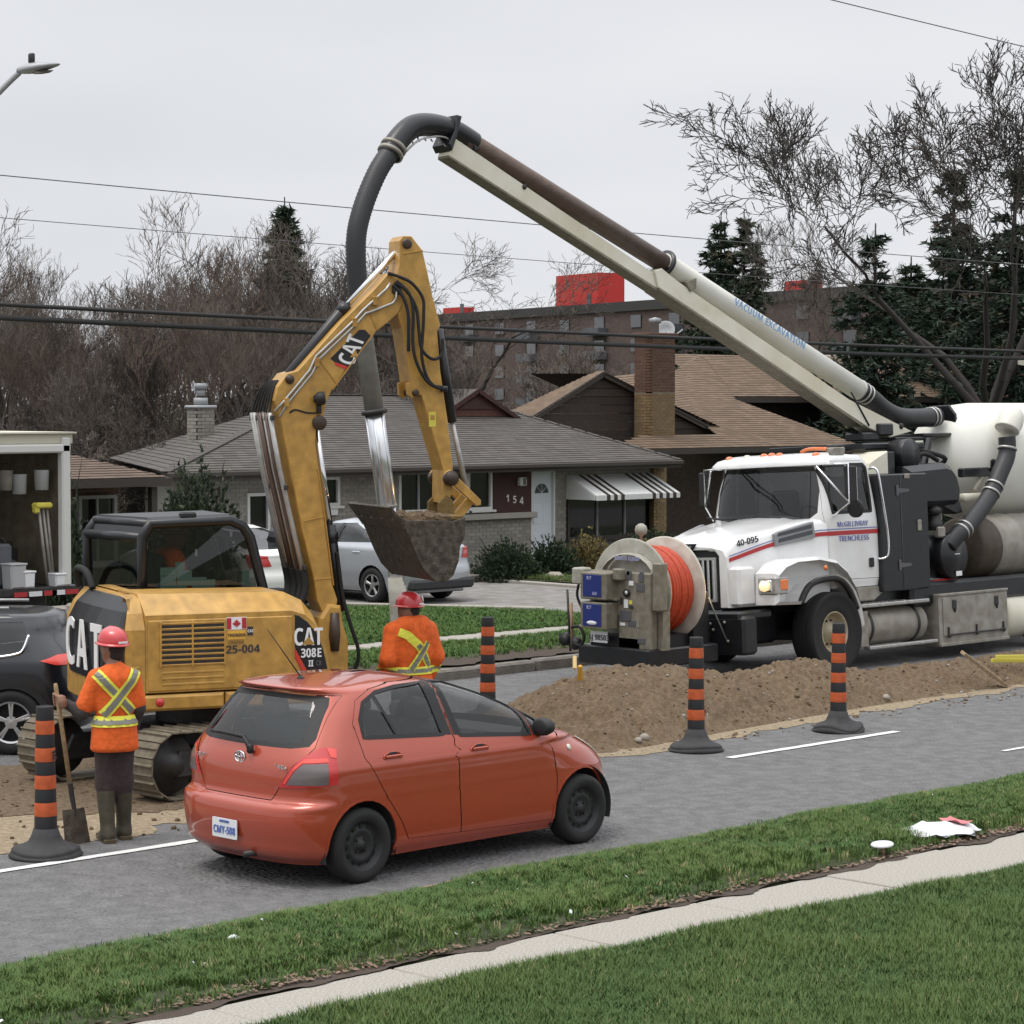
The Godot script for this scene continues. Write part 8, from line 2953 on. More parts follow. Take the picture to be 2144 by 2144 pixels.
func build_trailer() -> void:
	# open sided box body of a work truck, its floor at 1.4 m
	var o := thing("work_trailer", "white framed box trailer with open side full of tools at the left edge", "trailer", W(18.1, 26.0, 0.0))
	var st := mb()
	box(st, V3(-1.95, 1.36, -1.0), V3(4.3, 0.10, 2.1), 0.01)
	box(st, V3(-1.95, 1.14, -1.0), V3(4.0, 0.30, 1.0), 0.02)
	for x in [-2.6, -1.7]: lathe(st, [[0.0, -0.12], [0.36, -0.12], [0.38, 0.0], [0.36, 0.12], [0.0, 0.12]], 20, Transform3D(zbasis(), V3(x, 0.56, -0.3)))
	put("floor_frame", st, M.dark_steel, o)
	st = mb()
	box(st, V3(-0.02, 2.34, 0.0), V3(0.13, 1.86, 0.12), 0.02)
	box(st, V3(-2.0, 3.13, 0.0), V3(4.1, 0.11, 0.12), 0.02)
	put("white_frame", st, M.trim_white, o)
	st = mb()
	box(st, V3(-2.0, 3.25, -0.02), V3(4.2, 0.13, 0.08), 0.01)
	box(st, V3(-2.0, 3.325, -1.0), V3(4.25, 0.02, 2.14))
	put("roof", st, M.cream_band, o)
	st = mb()
	box(st, V3(-2.0, 2.36, -2.05), V3(4.2, 1.9, 0.03))
	box(st, V3(0.0, 2.36, -1.05), V3(0.03, 1.9, 2.0))
	put("inner_wall", st, M.box_wall, o)
	st = mb()
	box(st, V3(-1.25, 2.2, -1.4), V3(0.9, 1.6, 0.05))
	put("inner_panel", st, M.box_panel_red, o)
	for e in [[-0.62, "red"], [-0.40, "white"], [-0.18, "red"], [0.14, "red"], [-0.06, "white"]]:
		st = mb()
		box(st, V3(e[0] - 0.1, 1.335, 0.06), V3(0.19, 0.06, 0.012))
		put("reflector_strip", st, M.print_red if e[1] == "red" else M.plate_white, o)
	# what stands and hangs in it
	var dark := [M.interior_dark, M.seat_grey, M.dark_steel]
	rng.seed = 12
	for q in [[-0.62, 2.83, -0.4], [-0.45, 2.78, -0.35], [-0.22, 2.83, -0.2]]:
		var bu := thing("hanging_bucket", "grey plastic bucket hanging inside the box trailer, %s" % ("nearest the post" if q[0] > -0.3 else ("in the middle of three" if q[0] > -0.5 else "farthest from the post")), "bucket", W(18.1, 26.0) + V3(q[0], q[1] - 0.22, q[2]), 0.0, "buckets hanging in the trailer")
		st = mb(true)
		lathe(st, [[0.0, 0.0], [0.085, 0.0], [0.095, 0.24], [0.10, 0.25], [0.09, 0.24], [0.08, 0.02], [0.0, 0.02]], 16)
		put("pail", st, M.bucket_plastic if q[0] > -0.5 else M.dull_alu, bu)
		st = mb(true)
		var hs := []
		for k in 9: hs.append(V3(0.098 * cos(PI * k / 8), 0.24 + 0.1 * sin(PI * k / 8), 0))
		tube(st, hs, 0.005, 5)
		put("bail", st, M.dark_steel, bu)
	var tr := thing("tripod", "folded aluminium tripod with yellow head leaning inside the box trailer", "tripod", W(18.1, 26.0) + V3(-0.30, 1.42, -0.12))
	for k in 3:
		st = mb(true)
		tube(st, [V3(0.10 + 0.05 * k, 0.0, 0.03 * (k % 2)), V3(-0.02 + 0.06 * k, 0.95, 0)], 0.02, 8)
		put("leg", st, M.dull_alu, tr)
	st = mb()
	box(st, V3(0.03, 1.0, 0), V3(0.24, 0.07, 0.14), 0.02)
	box(st, V3(-0.06, 0.95, 0), V3(0.07, 0.1, 0.1), 0.02)
	put("head", st, M.print_yellow, tr)
	var sh := thing("broom", "wooden handled broom leaning at the back of the box trailer", "broom", W(18.1, 26.0) + V3(-0.75, 1.42, -0.9))
	st = mb(true)
	rod(st, V3(0.12, 0.02, 0), V3(-0.05, 1.2, -0.2), 0.016)
	put("handle", st, M.wood_handle, sh)
	st = mb()
	box(st, V3(0.12, 0.03, 0), V3(0.3, 0.06, 0.07), 0.01)
	put("brush", st, M.interior_dark, sh)
	for i in 9:
		var x := -1.15 + 0.095 * i
		var h := rng.randf_range(0.25, 0.55)
		var eq := thing("tool_case", "dark case among the piled gear on the trailer floor", "case", W(18.1, 26.0) + V3(x, 1.42, -rng.randf_range(0.3, 0.8)), rng.randf_range(-0.5, 0.5), "dark gear piled in the trailer")
		st = mb()
		box(st, V3(0, h / 2, 0), V3(rng.randf_range(0.14, 0.28), h, 0.22), 0.03)
		put("case", st, dark[i % 3], eq)
		st = mb(true)
		tube(st, smooth_path([V3(-0.06, h - 0.01, 0), V3(-0.05, h + 0.06, 0), V3(0.05, h + 0.06, 0), V3(0.06, h - 0.01, 0)], 3), 0.01, 5)
		put("handle", st, M.plastic_black, eq)
	for q in [[-0.74, 0.30, 0.24, "bucket_plastic", "grey white plastic crate at the left edge of the trailer floor"], [-0.58, 0.20, 0.18, "plate_white", "white plastic tub on the trailer floor"], [-0.12, 0.15, 0.16, "plate_white", "white crumpled sack by the post on the trailer floor"]]:
		var c := thing("tub", q[4], "tub", W(18.1, 26.0) + V3(q[0], 1.41, -0.05))
		st = mb()
		var y: float = q[1]
		extr(st, V2A([-q[2] * 0.42, 0, q[2] * 0.42, 0, q[2] * 0.5, y, -q[2] * 0.5, y]), -0.11, 0.11, Transform3D.IDENTITY, 0.02)
		put("shell", st, M[q[3]], c)
		st = mb()
		box(st, V3(0, y, 0), V3(q[2] * 1.06, 0.025, 0.24), 0.008)
		put("rim", st, M[q[3]], c)
	var bin := thing("steel_bin", "low grey brown waste bin with rubble on top behind the black suv", "bin", W(16.6, 25.0, 0.0))
	st = mb()
	extr(st, V2A([-1.6, 0.12, 1.7, 0.12, 1.8, 1.16, -1.7, 1.16]), -0.6, 0.6, Transform3D.IDENTITY, 0.02)
	put("shell", st, M.bin_grey, bin)
	st = mb()
	for z in [-0.6, 0.6]: box(st, V3(0.05, 1.17, z), V3(3.55, 0.06, 0.07), 0.012)
	put("rim", st, M.dull_alu, bin)
	st = mb()
	for i in 60: pebble(st, V3(rng.randf_range(-1.6, 1.7), 1.19, rng.randf_range(-0.5, 0.5)), rng.randf_range(0.04, 0.10), 6)
	put("rubble", st, M.stone, bin).set_meta("kind", "stuff")

# ---- houses
# a roof plane of shingle tabs; pts are 3d corners, the first edge is the eave
func shingles(parent: Node, pts: Array, base: String, called := "roof", expo := 0.15, tab := 0.30) -> void:
	var o: Vector3 = pts[0]
	var ex: Vector3 = (pts[1] - pts[0]).normalized()
	var n := Vector3.ZERO
	for i in range(1, pts.size() - 1):
		var q: Vector3 = (pts[i] - o).cross(pts[i + 1] - o)
		if q.length() > n.length(): n = q
	n = n.normalized()
	if n.y < 0: n = -n
	var ey := n.cross(ex).normalized()
	var p2 := PackedVector2Array()
	for p in pts: p2.append(Vector2((p - o).dot(ex), (p - o).dot(ey)))
	var st := mb()
	var ids := Geometry2D.triangulate_polygon(p2)
	for i in ids: st.add_vertex(pts[i] - n * 0.005)
	var rf := put(called, st, M.roof_under, parent)
	var sts := [mb(), mb(), mb(), mb()]
	var y0 := 9e9
	var y1 := -9e9
	for p in p2:
		y0 = minf(y0, p.y); y1 = maxf(y1, p.y)
	var rows := int(ceil((y1 - y0) / expo))
	for r in rows:
		var ya := y0 + r * expo
		var xs := []
		var ym := ya + expo * 0.5
		for i in p2.size():
			var a := p2[i]
			var b := p2[(i + 1) % p2.size()]
			if (a.y > ym) != (b.y > ym): xs.append(lerpf(a.x, b.x, (ym - a.y) / (b.y - a.y)))
		xs.sort()
		for k in range(0, xs.size() - 1, 2):
			var x: float = xs[k] - (0.13 if r % 2 else 0.0) * 0.0
			var nx: float = xs[k] + tab * (0.5 if r % 2 else 1.0)
			while x < xs[k + 1] - 0.005:
				nx = minf(nx, xs[k + 1])
				var g: SurfaceTool = sts[rng.randi() % 4]
				var l := 0.012 + rng.randf() * 0.004
				var a := o + ex * x + ey * ya + n * l
				var b := o + ex * (nx - 0.006) + ey * ya + n * l
				var c := o + ex * (nx - 0.006) + ey * (ya + expo * 1.05) + n * 0.001
				var d := o + ex * x + ey * (ya + expo * 1.05) + n * 0.001
				quad(g, a, b, c, d)
				quad(g, a, b, b - n * l, a - n * l)
				x = nx
				nx += tab
	for i in 4: put("shingles", sts[i], M["%s%d" % [base, i]], rf).set_meta("kind", "stuff")

# a wall face of separate bricks with mortar behind; rectangle from p along ex (w) and up (h), holes are [x0, y0, x1, y1]
func bricks(parent: Node, p: Vector3, ex: Vector3, w: float, h: float, base: String, holes := [], called := "wall") -> void:
	var n := ex.cross(Vector3.UP)
	var st := mb()
	var f := Transform3D(Basis(ex, Vector3.UP, n), p)
	var cuts := [0.0, w]
	for q in holes: cuts.append_array([q[0], q[2]])
	cuts.sort()
	for i in cuts.size() - 1:
		if cuts[i + 1] - cuts[i] < 0.001: continue
		var xm: float = (cuts[i] + cuts[i + 1]) / 2
		var sp := [[0.0, h]]
		for q in holes:
			if q[0] < xm and q[2] > xm:
				var nsp := []
				for e in sp:
					if q[1] > e[0]: nsp.append([e[0], minf(e[1], q[1])])
					if q[3] < e[1]: nsp.append([maxf(e[0], q[3]), e[1]])
				sp = nsp
		for e in sp:
			box(st, V3(xm, (e[0] + e[1]) / 2, -0.06), V3(cuts[i + 1] - cuts[i], e[1] - e[0], 0.12), 0.0, f)
	var wl := put(called, st, M.mortar, parent)
	var sts := [mb(), mb(), mb(), mb()]
	var r := 0
	while r * 0.075 < h - 0.02:
		var y := r * 0.075
		var x := -0.11 if r % 2 else 0.0
		while x < w:
			var a := maxf(x, 0.0)
			var b := minf(x + 0.20, w)
			var bad := b - a < 0.03
			for q in holes:
				if b > q[0] and a < q[2] and y + 0.063 > q[1] and y < q[3]:
					if a < q[0] and q[0] - a > 0.05: b = q[0]
					elif b > q[2] and b - q[2] > 0.05: a = q[2]
					else: bad = true
			if not bad:
				var g: SurfaceTool = sts[rng.randi() % 4]
				var z := 0.006 + rng.randf() * 0.004
				var y2 := minf(y + 0.063, h)
				var c := [f * V3(a, y, z), f * V3(b, y, z), f * V3(b, y2, z), f * V3(a, y2, z)]
				quad(g, c[0], c[1], c[2], c[3])
				for k in 4: quad(g, c[k], c[(k + 1) % 4], c[(k + 1) % 4] - n * z, c[k] - n * z)
			x += 0.212
		r += 1
	for i in 4: put("brickwork", sts[i], M["%s%d" % [base, i]], wl).set_meta("kind", "stuff")

func window(parent: Node, u0: float, u1: float, h0: float, h1: float, v: float, panes := 2, curtain := true, fm: Material = null) -> void:
	var f := Transform3D(Basis.IDENTITY, W(0, v, 0) - (parent as Node3D).position)
	var st := mb()
	ring_frame(st, V2A([u0, h0, u1, h0, u1, h1, u0, h1]), 0.06, -0.05, 0.035, f)
	var wn := put("window", st, fm if fm else M.trim_white, parent)
	st = mb()
	box(st, V3((u0 + u1) / 2, h0 - 0.025, 0.05), V3(u1 - u0 + 0.1, 0.05, 0.12), 0.01, f)
	put("sill", st, fm if fm else M.trim_white, wn)
	for i in panes:
		var a := lerpf(u0 + 0.06, u1 - 0.06, float(i) / panes)
		var b := lerpf(u0 + 0.06, u1 - 0.06, float(i + 1) / panes)
		st = mb()
		quad(st, f * V3(a, h0 + 0.06, -0.02), f * V3(b, h0 + 0.06, -0.02), f * V3(b, h1 - 0.06, -0.02), f * V3(a, h1 - 0.06, -0.02))
		put("pane", st, M.house_glass, wn)
		if i:
			st = mb()
			box(st, V3(a, (h0 + h1) / 2, -0.005), V3(0.035, h1 - h0 - 0.12, 0.05), 0.0, f)
			put("mullion", st, M.trim_light, wn)
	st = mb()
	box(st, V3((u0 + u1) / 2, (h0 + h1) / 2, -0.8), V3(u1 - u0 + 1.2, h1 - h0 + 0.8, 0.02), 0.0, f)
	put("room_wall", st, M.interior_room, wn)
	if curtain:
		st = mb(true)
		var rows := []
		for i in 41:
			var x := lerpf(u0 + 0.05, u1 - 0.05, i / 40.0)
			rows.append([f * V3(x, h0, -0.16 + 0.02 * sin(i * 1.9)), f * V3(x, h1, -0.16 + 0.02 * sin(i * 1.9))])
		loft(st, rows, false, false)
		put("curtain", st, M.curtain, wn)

func build_house_grey() -> void:
	var p := W(25.0, 36.6, 0.0)
	var o := thing("bungalow", "grey roofed pale brick bungalow numbered 154 with white door", "house", p)
	var L := func(u, v, h): return W(u, v, h) - p
	var holes := [[4.55, 1.15, 5.1, 2.0], [6.35, 1.70, 6.85, 2.27], [8.4, 1.50, 11.0, 2.34], [11.0, 1.42, 12.14, 2.4], [12.14, 0.3, 12.86, 2.29], [13.22, 0.78, 16.0, 2.0]]
	bricks(o, V3(2.8, 0, 0), Vector3.RIGHT, 13.5, 2.42, "brick_buff", holes.map(func(q): return [q[0] - 2.8, q[1], q[2] - 2.8, q[3]]))
	bricks(o, V3(16.3, 0, -0.02), V3(0, 0, -1), 8.0, 2.42, "brick_buff")
	bricks(o, V3(15.9, 0, 0.10), Vector3.RIGHT, 0.42, 2.42, "brick_brown", [], "brick_pier")
	bricks(o, V3(15.9, 0, 0.0), V3(0, 0, 1), 0.1, 2.42, "brick_brown", [], "brick_pier")
	var st := mb()
	box(st, V3(12.3, 1.2, -8.4), V3(7.8, 2.4, 0.1))
	box(st, Vector3.ZERO, V3(10.2, 2.4, 0.1), 0.0, fr(V3(5.6, 1.2, -4.2), V3(5.6, 0, -8.4), Vector3.UP))
	put("back_wall", st, M.mortar, o)
	window(o, 29.55, 30.1, 1.15, 2.0, 36.6, 1)
	window(o, 31.35, 31.85, 1.70, 2.27, 36.6, 1, false)
	window(o, 33.4, 34.5, 1.50, 2.34, 36.6, 2, true)
	window(o, 34.5, 35.3, 1.50, 2.34, 36.6, 1, true)
	window(o, 35.3, 36.0, 1.50, 2.34, 36.6, 1, true)
	window(o, 38.25, 41.0, 0.78, 2.0, 36.6, 3, true, M.fascia)
	st = mb()
	box(st, V3(6.6, 1.62, 0.03), V3(0.34, 0.2, 0.08), 0.01)
	put("wall_box", st, M.trim_white, o)
	st = mb()
	box(st, V3(11.57, 1.9, 0.02), V3(1.12, 0.98, 0.06), 0.005)
	var mp := put("maroon_panel", st, M.maroon, o)
	letters("1", 0.15, M.trim_white, mp, Transform3D(Basis.IDENTITY, V3(11.42, 1.72, 0.06)), 1.0)
	letters("5", 0.15, M.trim_white, mp, Transform3D(Basis.IDENTITY, V3(11.62, 1.69, 0.06)), 1.0)
	letters("4", 0.15, M.trim_white, mp, Transform3D(Basis.IDENTITY, V3(11.82, 1.66, 0.06)), 1.0)
	st = mb()
	box(st, V3(11.80, 2.06, 0.1), V3(0.2, 0.18, 0.1), 0.015)
	put("letter_box", st, M.trim_white, mp)
	st = mb()
	box(st, V3(11.82, 2.06, 0.155), V3(0.08, 0.14, 0.01))
	put("box_front", st, M.sticker_grey, mp)
	st = mb()
	box(st, V3(10.3, 1.36, 0.06), V3(3.85, 0.12, 0.16), 0.01)
	put("stone_ledge", st, M.concrete, o)
	# door with its half-round light
	st = mb()
	ring_frame(st, V2A([12.14, 0.22, 12.86, 0.22, 12.86, 2.29, 12.14, 2.29]), 0.05, -0.08, 0.03)
	var dr := put("door", st, M.trim_white, o)
	st = mb()
	box(st, V3(12.5, 1.24, -0.05), V3(0.62, 2.0, 0.05), 0.004)
	for e in [[12.36, 0.75], [12.64, 0.75], [12.36, 1.35], [12.64, 1.35]]: box(st, V3(e[0], e[1], -0.025), V3(0.2, 0.42, 0.012), 0.005)
	put("leaf", st, M.door_white, dr)
	st = mb()
	var fan := PackedVector2Array()
	for i in 13: fan.append(Vector2(12.5 + cos(PI * i / 12) * 0.2, 1.80 + sin(PI * i / 12) * 0.2))
	extr(st, fan, -0.03, -0.015)
	put("fanlight", st, M.house_glass, dr)
	st = mb()
	for i in [3, 6, 9]: rod(st, V3(12.5, 1.8, -0.012), V3(12.5 + cos(PI * i / 12) * 0.2, 1.80 + sin(PI * i / 12) * 0.2, -0.012), 0.007, 4)
	lathe(st, [[0.025, 0], [0.02, 0.03], [0, 0.035]], 10, Transform3D(zbasis(), V3(12.26, 1.2, -0.03)))
	put("fan_bars", st, M.door_white, dr)
	# awning: striped metal slats with turned-down ends
	var aw := Node3D.new()
	aw.name = "awning"
	o.add_child(aw)
	var ss := mb()
	extr(ss, V2A([0.02, 2.16, 0.86, 1.75, 0.86, 1.64, 0.84, 1.64, 0.84, 1.735, 0.0, 2.14]), -0.054, 0.054, Transform3D(Basis(V3(0, 0, 1), V3(0, 1, 0), V3(-1, 0, 0)), Vector3.ZERO), 0.004)
	ss.generate_normals()
	var sm := ss.commit()
	var pat := "WWWDWDWDWWWWWWWWDWDWDWDW"
	for i in pat.length():
		var sl := put("slat", sm, M.awning_white if pat[i] == "W" else M.awning_dark, aw)
		sl.position = V3(13.3 + i * 0.111, 0, 0)
	for x in [13.23, 15.93]:
		st = mb()
		extr(st, V2A([0.0, 2.15, 0.84, 1.74, 0.84, 1.65, 0.0, 1.65]), -0.008, 0.008, Transform3D(Basis(V3(0, 0, 1), V3(0, 1, 0), V3(-1, 0, 0)), V3(x, 0, 0)))
		put("awning_end", st, M.awning_white, aw)
	# steps
	for i in 4:
		st = mb()
		box(st, L.call(33.55, 35.45, 0.09 + 0.16 * i) + V3(0, -0.08, -0.16 * i), V3(0.85, 0.34, 1.9 - 0.32 * i), 0.012)
		put("step", st, M.kerb, o)
	# roof
	var e0 := 2.45
	var A: Vector3 = L.call(27.2, 36.0, e0)
	var B: Vector3 = L.call(41.2, 36.0, e0)
	var C: Vector3 = L.call(41.2, 46.0, e0)
	var D: Vector3 = L.call(33.2, 46.0, e0)
	var R0: Vector3 = L.call(35.0, 41.0, 3.86)
	var R1: Vector3 = L.call(39.2, 41.0, 3.86)
	shingles(o, [A, B, R1, R0], "shingle_grey")
	shingles(o, [B, C, R1], "shingle_grey")
	shingles(o, [C, D, R0, R1], "shingle_grey", "roof", 0.4, 1.0)
	shingles(o, [D, A, R0], "shingle_grey")
	st = mb()
	for e in [[R0, R1], [R1, B], [R0, A]]:
		var a: Vector3 = e[0]
		var b: Vector3 = e[1]
		var k := int(a.distance_to(b) / 0.24)
		for i in k:
			var f := fr(a.lerp(b, (i + 0.5) / k) + V3(0, 0.012, 0), b - a, Vector3.UP)
			box(st, Vector3.ZERO, V3(0.25, 0.018, 0.2), 0.004, f * Transform3D(Basis(V3(0, 0, 1), 0.03), Vector3.ZERO))
	put("ridge_caps", st, M.shingle_grey1, o).set_meta("kind", "stuff")
	st = mb()
	box(st, (A + B) / 2 + V3(0, -0.09, 0.02), V3(14.0, 0.15, 0.03))
	box(st, (B + C) / 2 + V3(0.02, -0.09, 0), V3(0.03, 0.15, 10))
	box(st, (A + B) / 2 + V3(0, -0.05, 0.08), V3(14.0, 0.10, 0.1), 0.02)
	put("gutter", st, M.fascia, o)
	st = mb()
	quad(st, A + V3(0, -0.12, 0), B + V3(0, -0.12, 0), C + V3(0, -0.12, 0), D + V3(0, -0.12, 0))
	put("soffit", st, M.soffit, o)
	# gablet on the ridge
	st = mb()
	var G := [L.call(36.95, 39.3, 3.40), L.call(39.35, 39.3, 3.40), L.call(38.15, 39.3, 3.95)]
	tri(st, G[0], G[1], G[2])
	var gb := put("gablet", st, M.gablet_red, o)
	for s in [0, 1]:
		st = mb()
		var back: Vector3 = G[2] + V3(0, 0, -2.2)
		var lo: Vector3 = G[s] + (G[s] - G[2]) * 0.12 + V3(0, 0, 0.12)
		var hi: Vector3 = G[2] + V3(0, 0.05, 0.12)
		quad(st, lo, hi, back + V3(0, 0.05, 0), G[s] + V3(0, 0.02, -0.4))
		put("gablet_roof", st, M.shingle_grey2, gb)
		st = mb()
		box(st, Vector3.ZERO, V3(lo.distance_to(hi), 0.09, 0.03), 0.0, fr((lo + hi) / 2 + V3(0, -0.04, 0), hi - lo, Vector3.UP))
		put("barge_board", st, M.maroon, gb)
	st = mb()
	extr(st, V2A([12.6, 3.56, 13.7, 3.56, 13.15, 3.82]), 0.0, 0.02, Transform3D(Basis.IDENTITY, V3(0, 0, -2.68)))
	put("vent_panel", st, M.maroon, gb)
	# chimney and roof vent
	var cx := L.call(31.82, 41.0, 2.72) as Vector3
	bricks(o, cx, Vector3.RIGHT, 0.44, 0.86, "brick_buff", [], "chimney")
	bricks(o, cx + V3(0, 0, -0.34), V3(0, 0, 1), 0.34, 0.86, "brick_buff", [], "chimney")
	st = mb(true)
	var cc := cx + V3(0.22, 0.86, -0.17)
	box(st, cc + V3(0, 0.03, 0), V3(0.54, 0.07, 0.44), 0.02)
	for e in [[0.15, 0.08, 0.22], [0.09, 0.26, 0.40], [0.13, 0.40, 0.52]]: lathe(st, [[e[0], e[1]], [e[0], e[2]], [0.0, e[2]]], 14, Transform3D(Basis(), cc))
	put("chimney_pot", st, M.lamp_grey, o)
	st = mb()
	box(st, L.call(32.2, 37.9, 3.02), V3(0.22, 0.16, 0.22), 0.03)
	put("roof_vent", st, M.fascia, o)

func planks(parent: Node, poly: PackedVector2Array, f: Transform3D, hgt: float) -> void:
	var y0 := 9.0
	var y1 := -9.0
	for p in poly:
		y0 = minf(y0, p.y); y1 = maxf(y1, p.y)
	var i := 0
	while y0 < y1 - 0.02:
		for q in Geometry2D.intersect_polygons(poly, V2A([-99, y0, 99, y0, 99, y0 + hgt - 0.012, -99, y0 + hgt - 0.012])):
			var st := mb()
			var lean := 0.02
			extr(st, q, 0.0, 0.02, f * Transform3D(Basis(Vector3.RIGHT, -0.06), V3(0, 0, 0.06 * y0)), 0.004)
			put("plank", st, M["siding%d" % (i % 4)], parent)
		y0 += hgt
		i += 1

func build_house_brown() -> void:
	var p := W(46.0, 43.0, 0.0)
	var o := thing("brown_house", "brown shingle roofed house with dark plank gable and tall brick chimney", "house", p)
	var L := func(u, v, h): return W(u, v, h) - p
	var st := mb()
	box(st, V3(5.0, 1.25, -6.0), V3(14.0, 2.5, 11.9))
	put("wall", st, mat("brown_wall", lin(0.06, 0.042, 0.032), 0.9, 0.0, tex.soft, 1.0), o)
	# gable
	var gp := V2A([-2.3, 3.3, 0.14, 4.36, 4.55, 2.86, -2.3, 2.6])
	planks(o, V2A([-2.3, 3.27, 0.14, 4.33, 4.5, 2.86, 4.5, 2.6, -2.3, 2.6]), Transform3D.IDENTITY, 0.21)
	st = mb()
	for e in [[[-2.6, 3.22], [0.14, 4.42]], [[0.14, 4.42], [4.9, 2.80]]]:
		var a := V3(e[0][0], e[0][1], 0.12)
		var b := V3(e[1][0], e[1][1], 0.12)
		box(st, Vector3.ZERO, V3(a.distance_to(b), 0.14, 0.04), 0.0, fr((a + b) / 2, b - a, Vector3.UP))
	put("barge_board", st, M.fascia, o)
	shingles(o, [V3(0.14, 4.44, 0.16), V3(0.14, 4.46, -2.5), V3(6.2, 2.6, -2.5), V3(4.9, 2.82, 0.16)], "shingle_brown")
	shingles(o, [V3(-2.6, 3.24, 0.16), V3(-2.2, 3.24, -1.6), V3(0.14, 4.44, -0.3), V3(0.14, 4.44, 0.16)], "shingle_brown")
	# lower roof sweeping to the eave, upper roof behind it with its dark wall
	shingles(o, [L.call(44.6, 41.5, 2.55), L.call(54.9, 41.5, 2.55), L.call(53.6, 44.8, 3.79), L.call(54.6, 46.0, 4.24), L.call(56.2, 48.3, 5.1), L.call(53.6, 47.0, 4.62), L.call(50.5, 43.9, 3.45), L.call(49.9, 42.3, 2.85), L.call(46.9, 42.3, 2.85)], "shingle_brown")
	shingles(o, [L.call(50.2, 46.4, 4.41), L.call(53.6, 47.0, 4.62), L.call(53.55, 44.8, 3.79), L.call(50.5, 43.9, 3.45)], "shingle_brown")
	shingles(o, [L.call(53.3, 46.0, 3.88), L.call(72.5, 46.0, 3.88), L.call(73.0, 47.6, 4.48), L.call(66.2, 49.4, 5.16), L.call(55.6, 49.4, 5.16), L.call(54.8, 46.9, 4.2)], "shingle_brown")
	st = mb()
	box(st, L.call(49.7, 41.48, 2.47), V3(10.4, 0.14, 0.04))
	box(st, L.call(62.9, 45.98, 3.78), V3(19.2, 0.16, 0.05))
	put("gutter", st, M.fascia, o)
	st = mb()
	box(st, L.call(63.0, 47.05, 2.0), V3(19.0, 3.6, 0.1))
	put("upper_wall", st, mat("upper_wall", lin(0.035, 0.028, 0.025), 0.9, 0.0, tex.soft, 0.8), o)
	st = mb()
	quad(st, L.call(53.4, 46.0, 3.7), L.call(72.5, 46.0, 3.7), L.call(72.5, 47.1, 3.7), L.call(53.4, 47.1, 3.7))
	put("soffit", st, M.fascia, o)
	window(o, 61.9, 63.1, 2.75, 3.3, 47.0, 2, false)
	window(o, 66.5, 69.0, 2.75, 3.5, 47.0, 3, false, M.fascia)
	# chimney: darker red brick above, buff yellow below, capped
	var c0: Vector3 = L.call(47.22, 42.3, 2.6)
	bricks(o, c0 + V3(0, 0.15, 0), Vector3.RIGHT, 0.98, 1.22, "brick_brown", [], "chimney")
	bricks(o, c0 + V3(0, 0.15, -0.5), V3(0, 0, 1), 0.5, 1.22, "brick_brown", [], "chimney")
	bricks(o, c0 + V3(0, 1.37, 0), Vector3.RIGHT, 0.98, 1.42, "brick_red", [], "chimney")
	bricks(o, c0 + V3(0, 1.37, -0.5), V3(0, 0, 1), 0.5, 1.42, "brick_red", [], "chimney")
	st = mb()
	box(st, c0 + V3(0.49, 2.83, -0.25), V3(1.12, 0.09, 0.64), 0.02)
	box(st, c0 + V3(0.49, 0.07, -0.23), V3(1.02, 0.16, 0.56), 0.01)
	put("chimney_cap", st, M.brick_red1, o)
	st = mb(true)
	lathe(st, [[0.1, 0.0], [0.1, 0.25], [0.16, 0.27], [0.16, 0.38], [0.0, 0.42]], 14, Transform3D(Basis(), c0 + V3(0.5, 2.86, -0.25)))
	put("flue", st, M.lamp_grey, o)
	st = mb(true)
	var ds := along(c0 + V3(1.3, 2.95, -0.6), V3(-0.8, 0.35, 0.5))
	lathe(st, [[0.0, 0.0], [0.15, 0.02], [0.26, 0.07], [0.25, 0.075], [0.14, 0.03], [0.0, 0.012]], 20, ds)
	rod(st, c0 + V3(1.3, 2.95, -0.6), c0 + V3(1.0, 2.7, -0.4), 0.02)
	tube(st, smooth_path([c0 + V3(1.3, 2.9, -0.55), c0 + V3(1.55, 2.85, -0.5), c0 + V3(1.85, 3.0, -0.5)], 4), 0.02, 6)
	put("satellite_dish", st, M.lamp_grey, o)

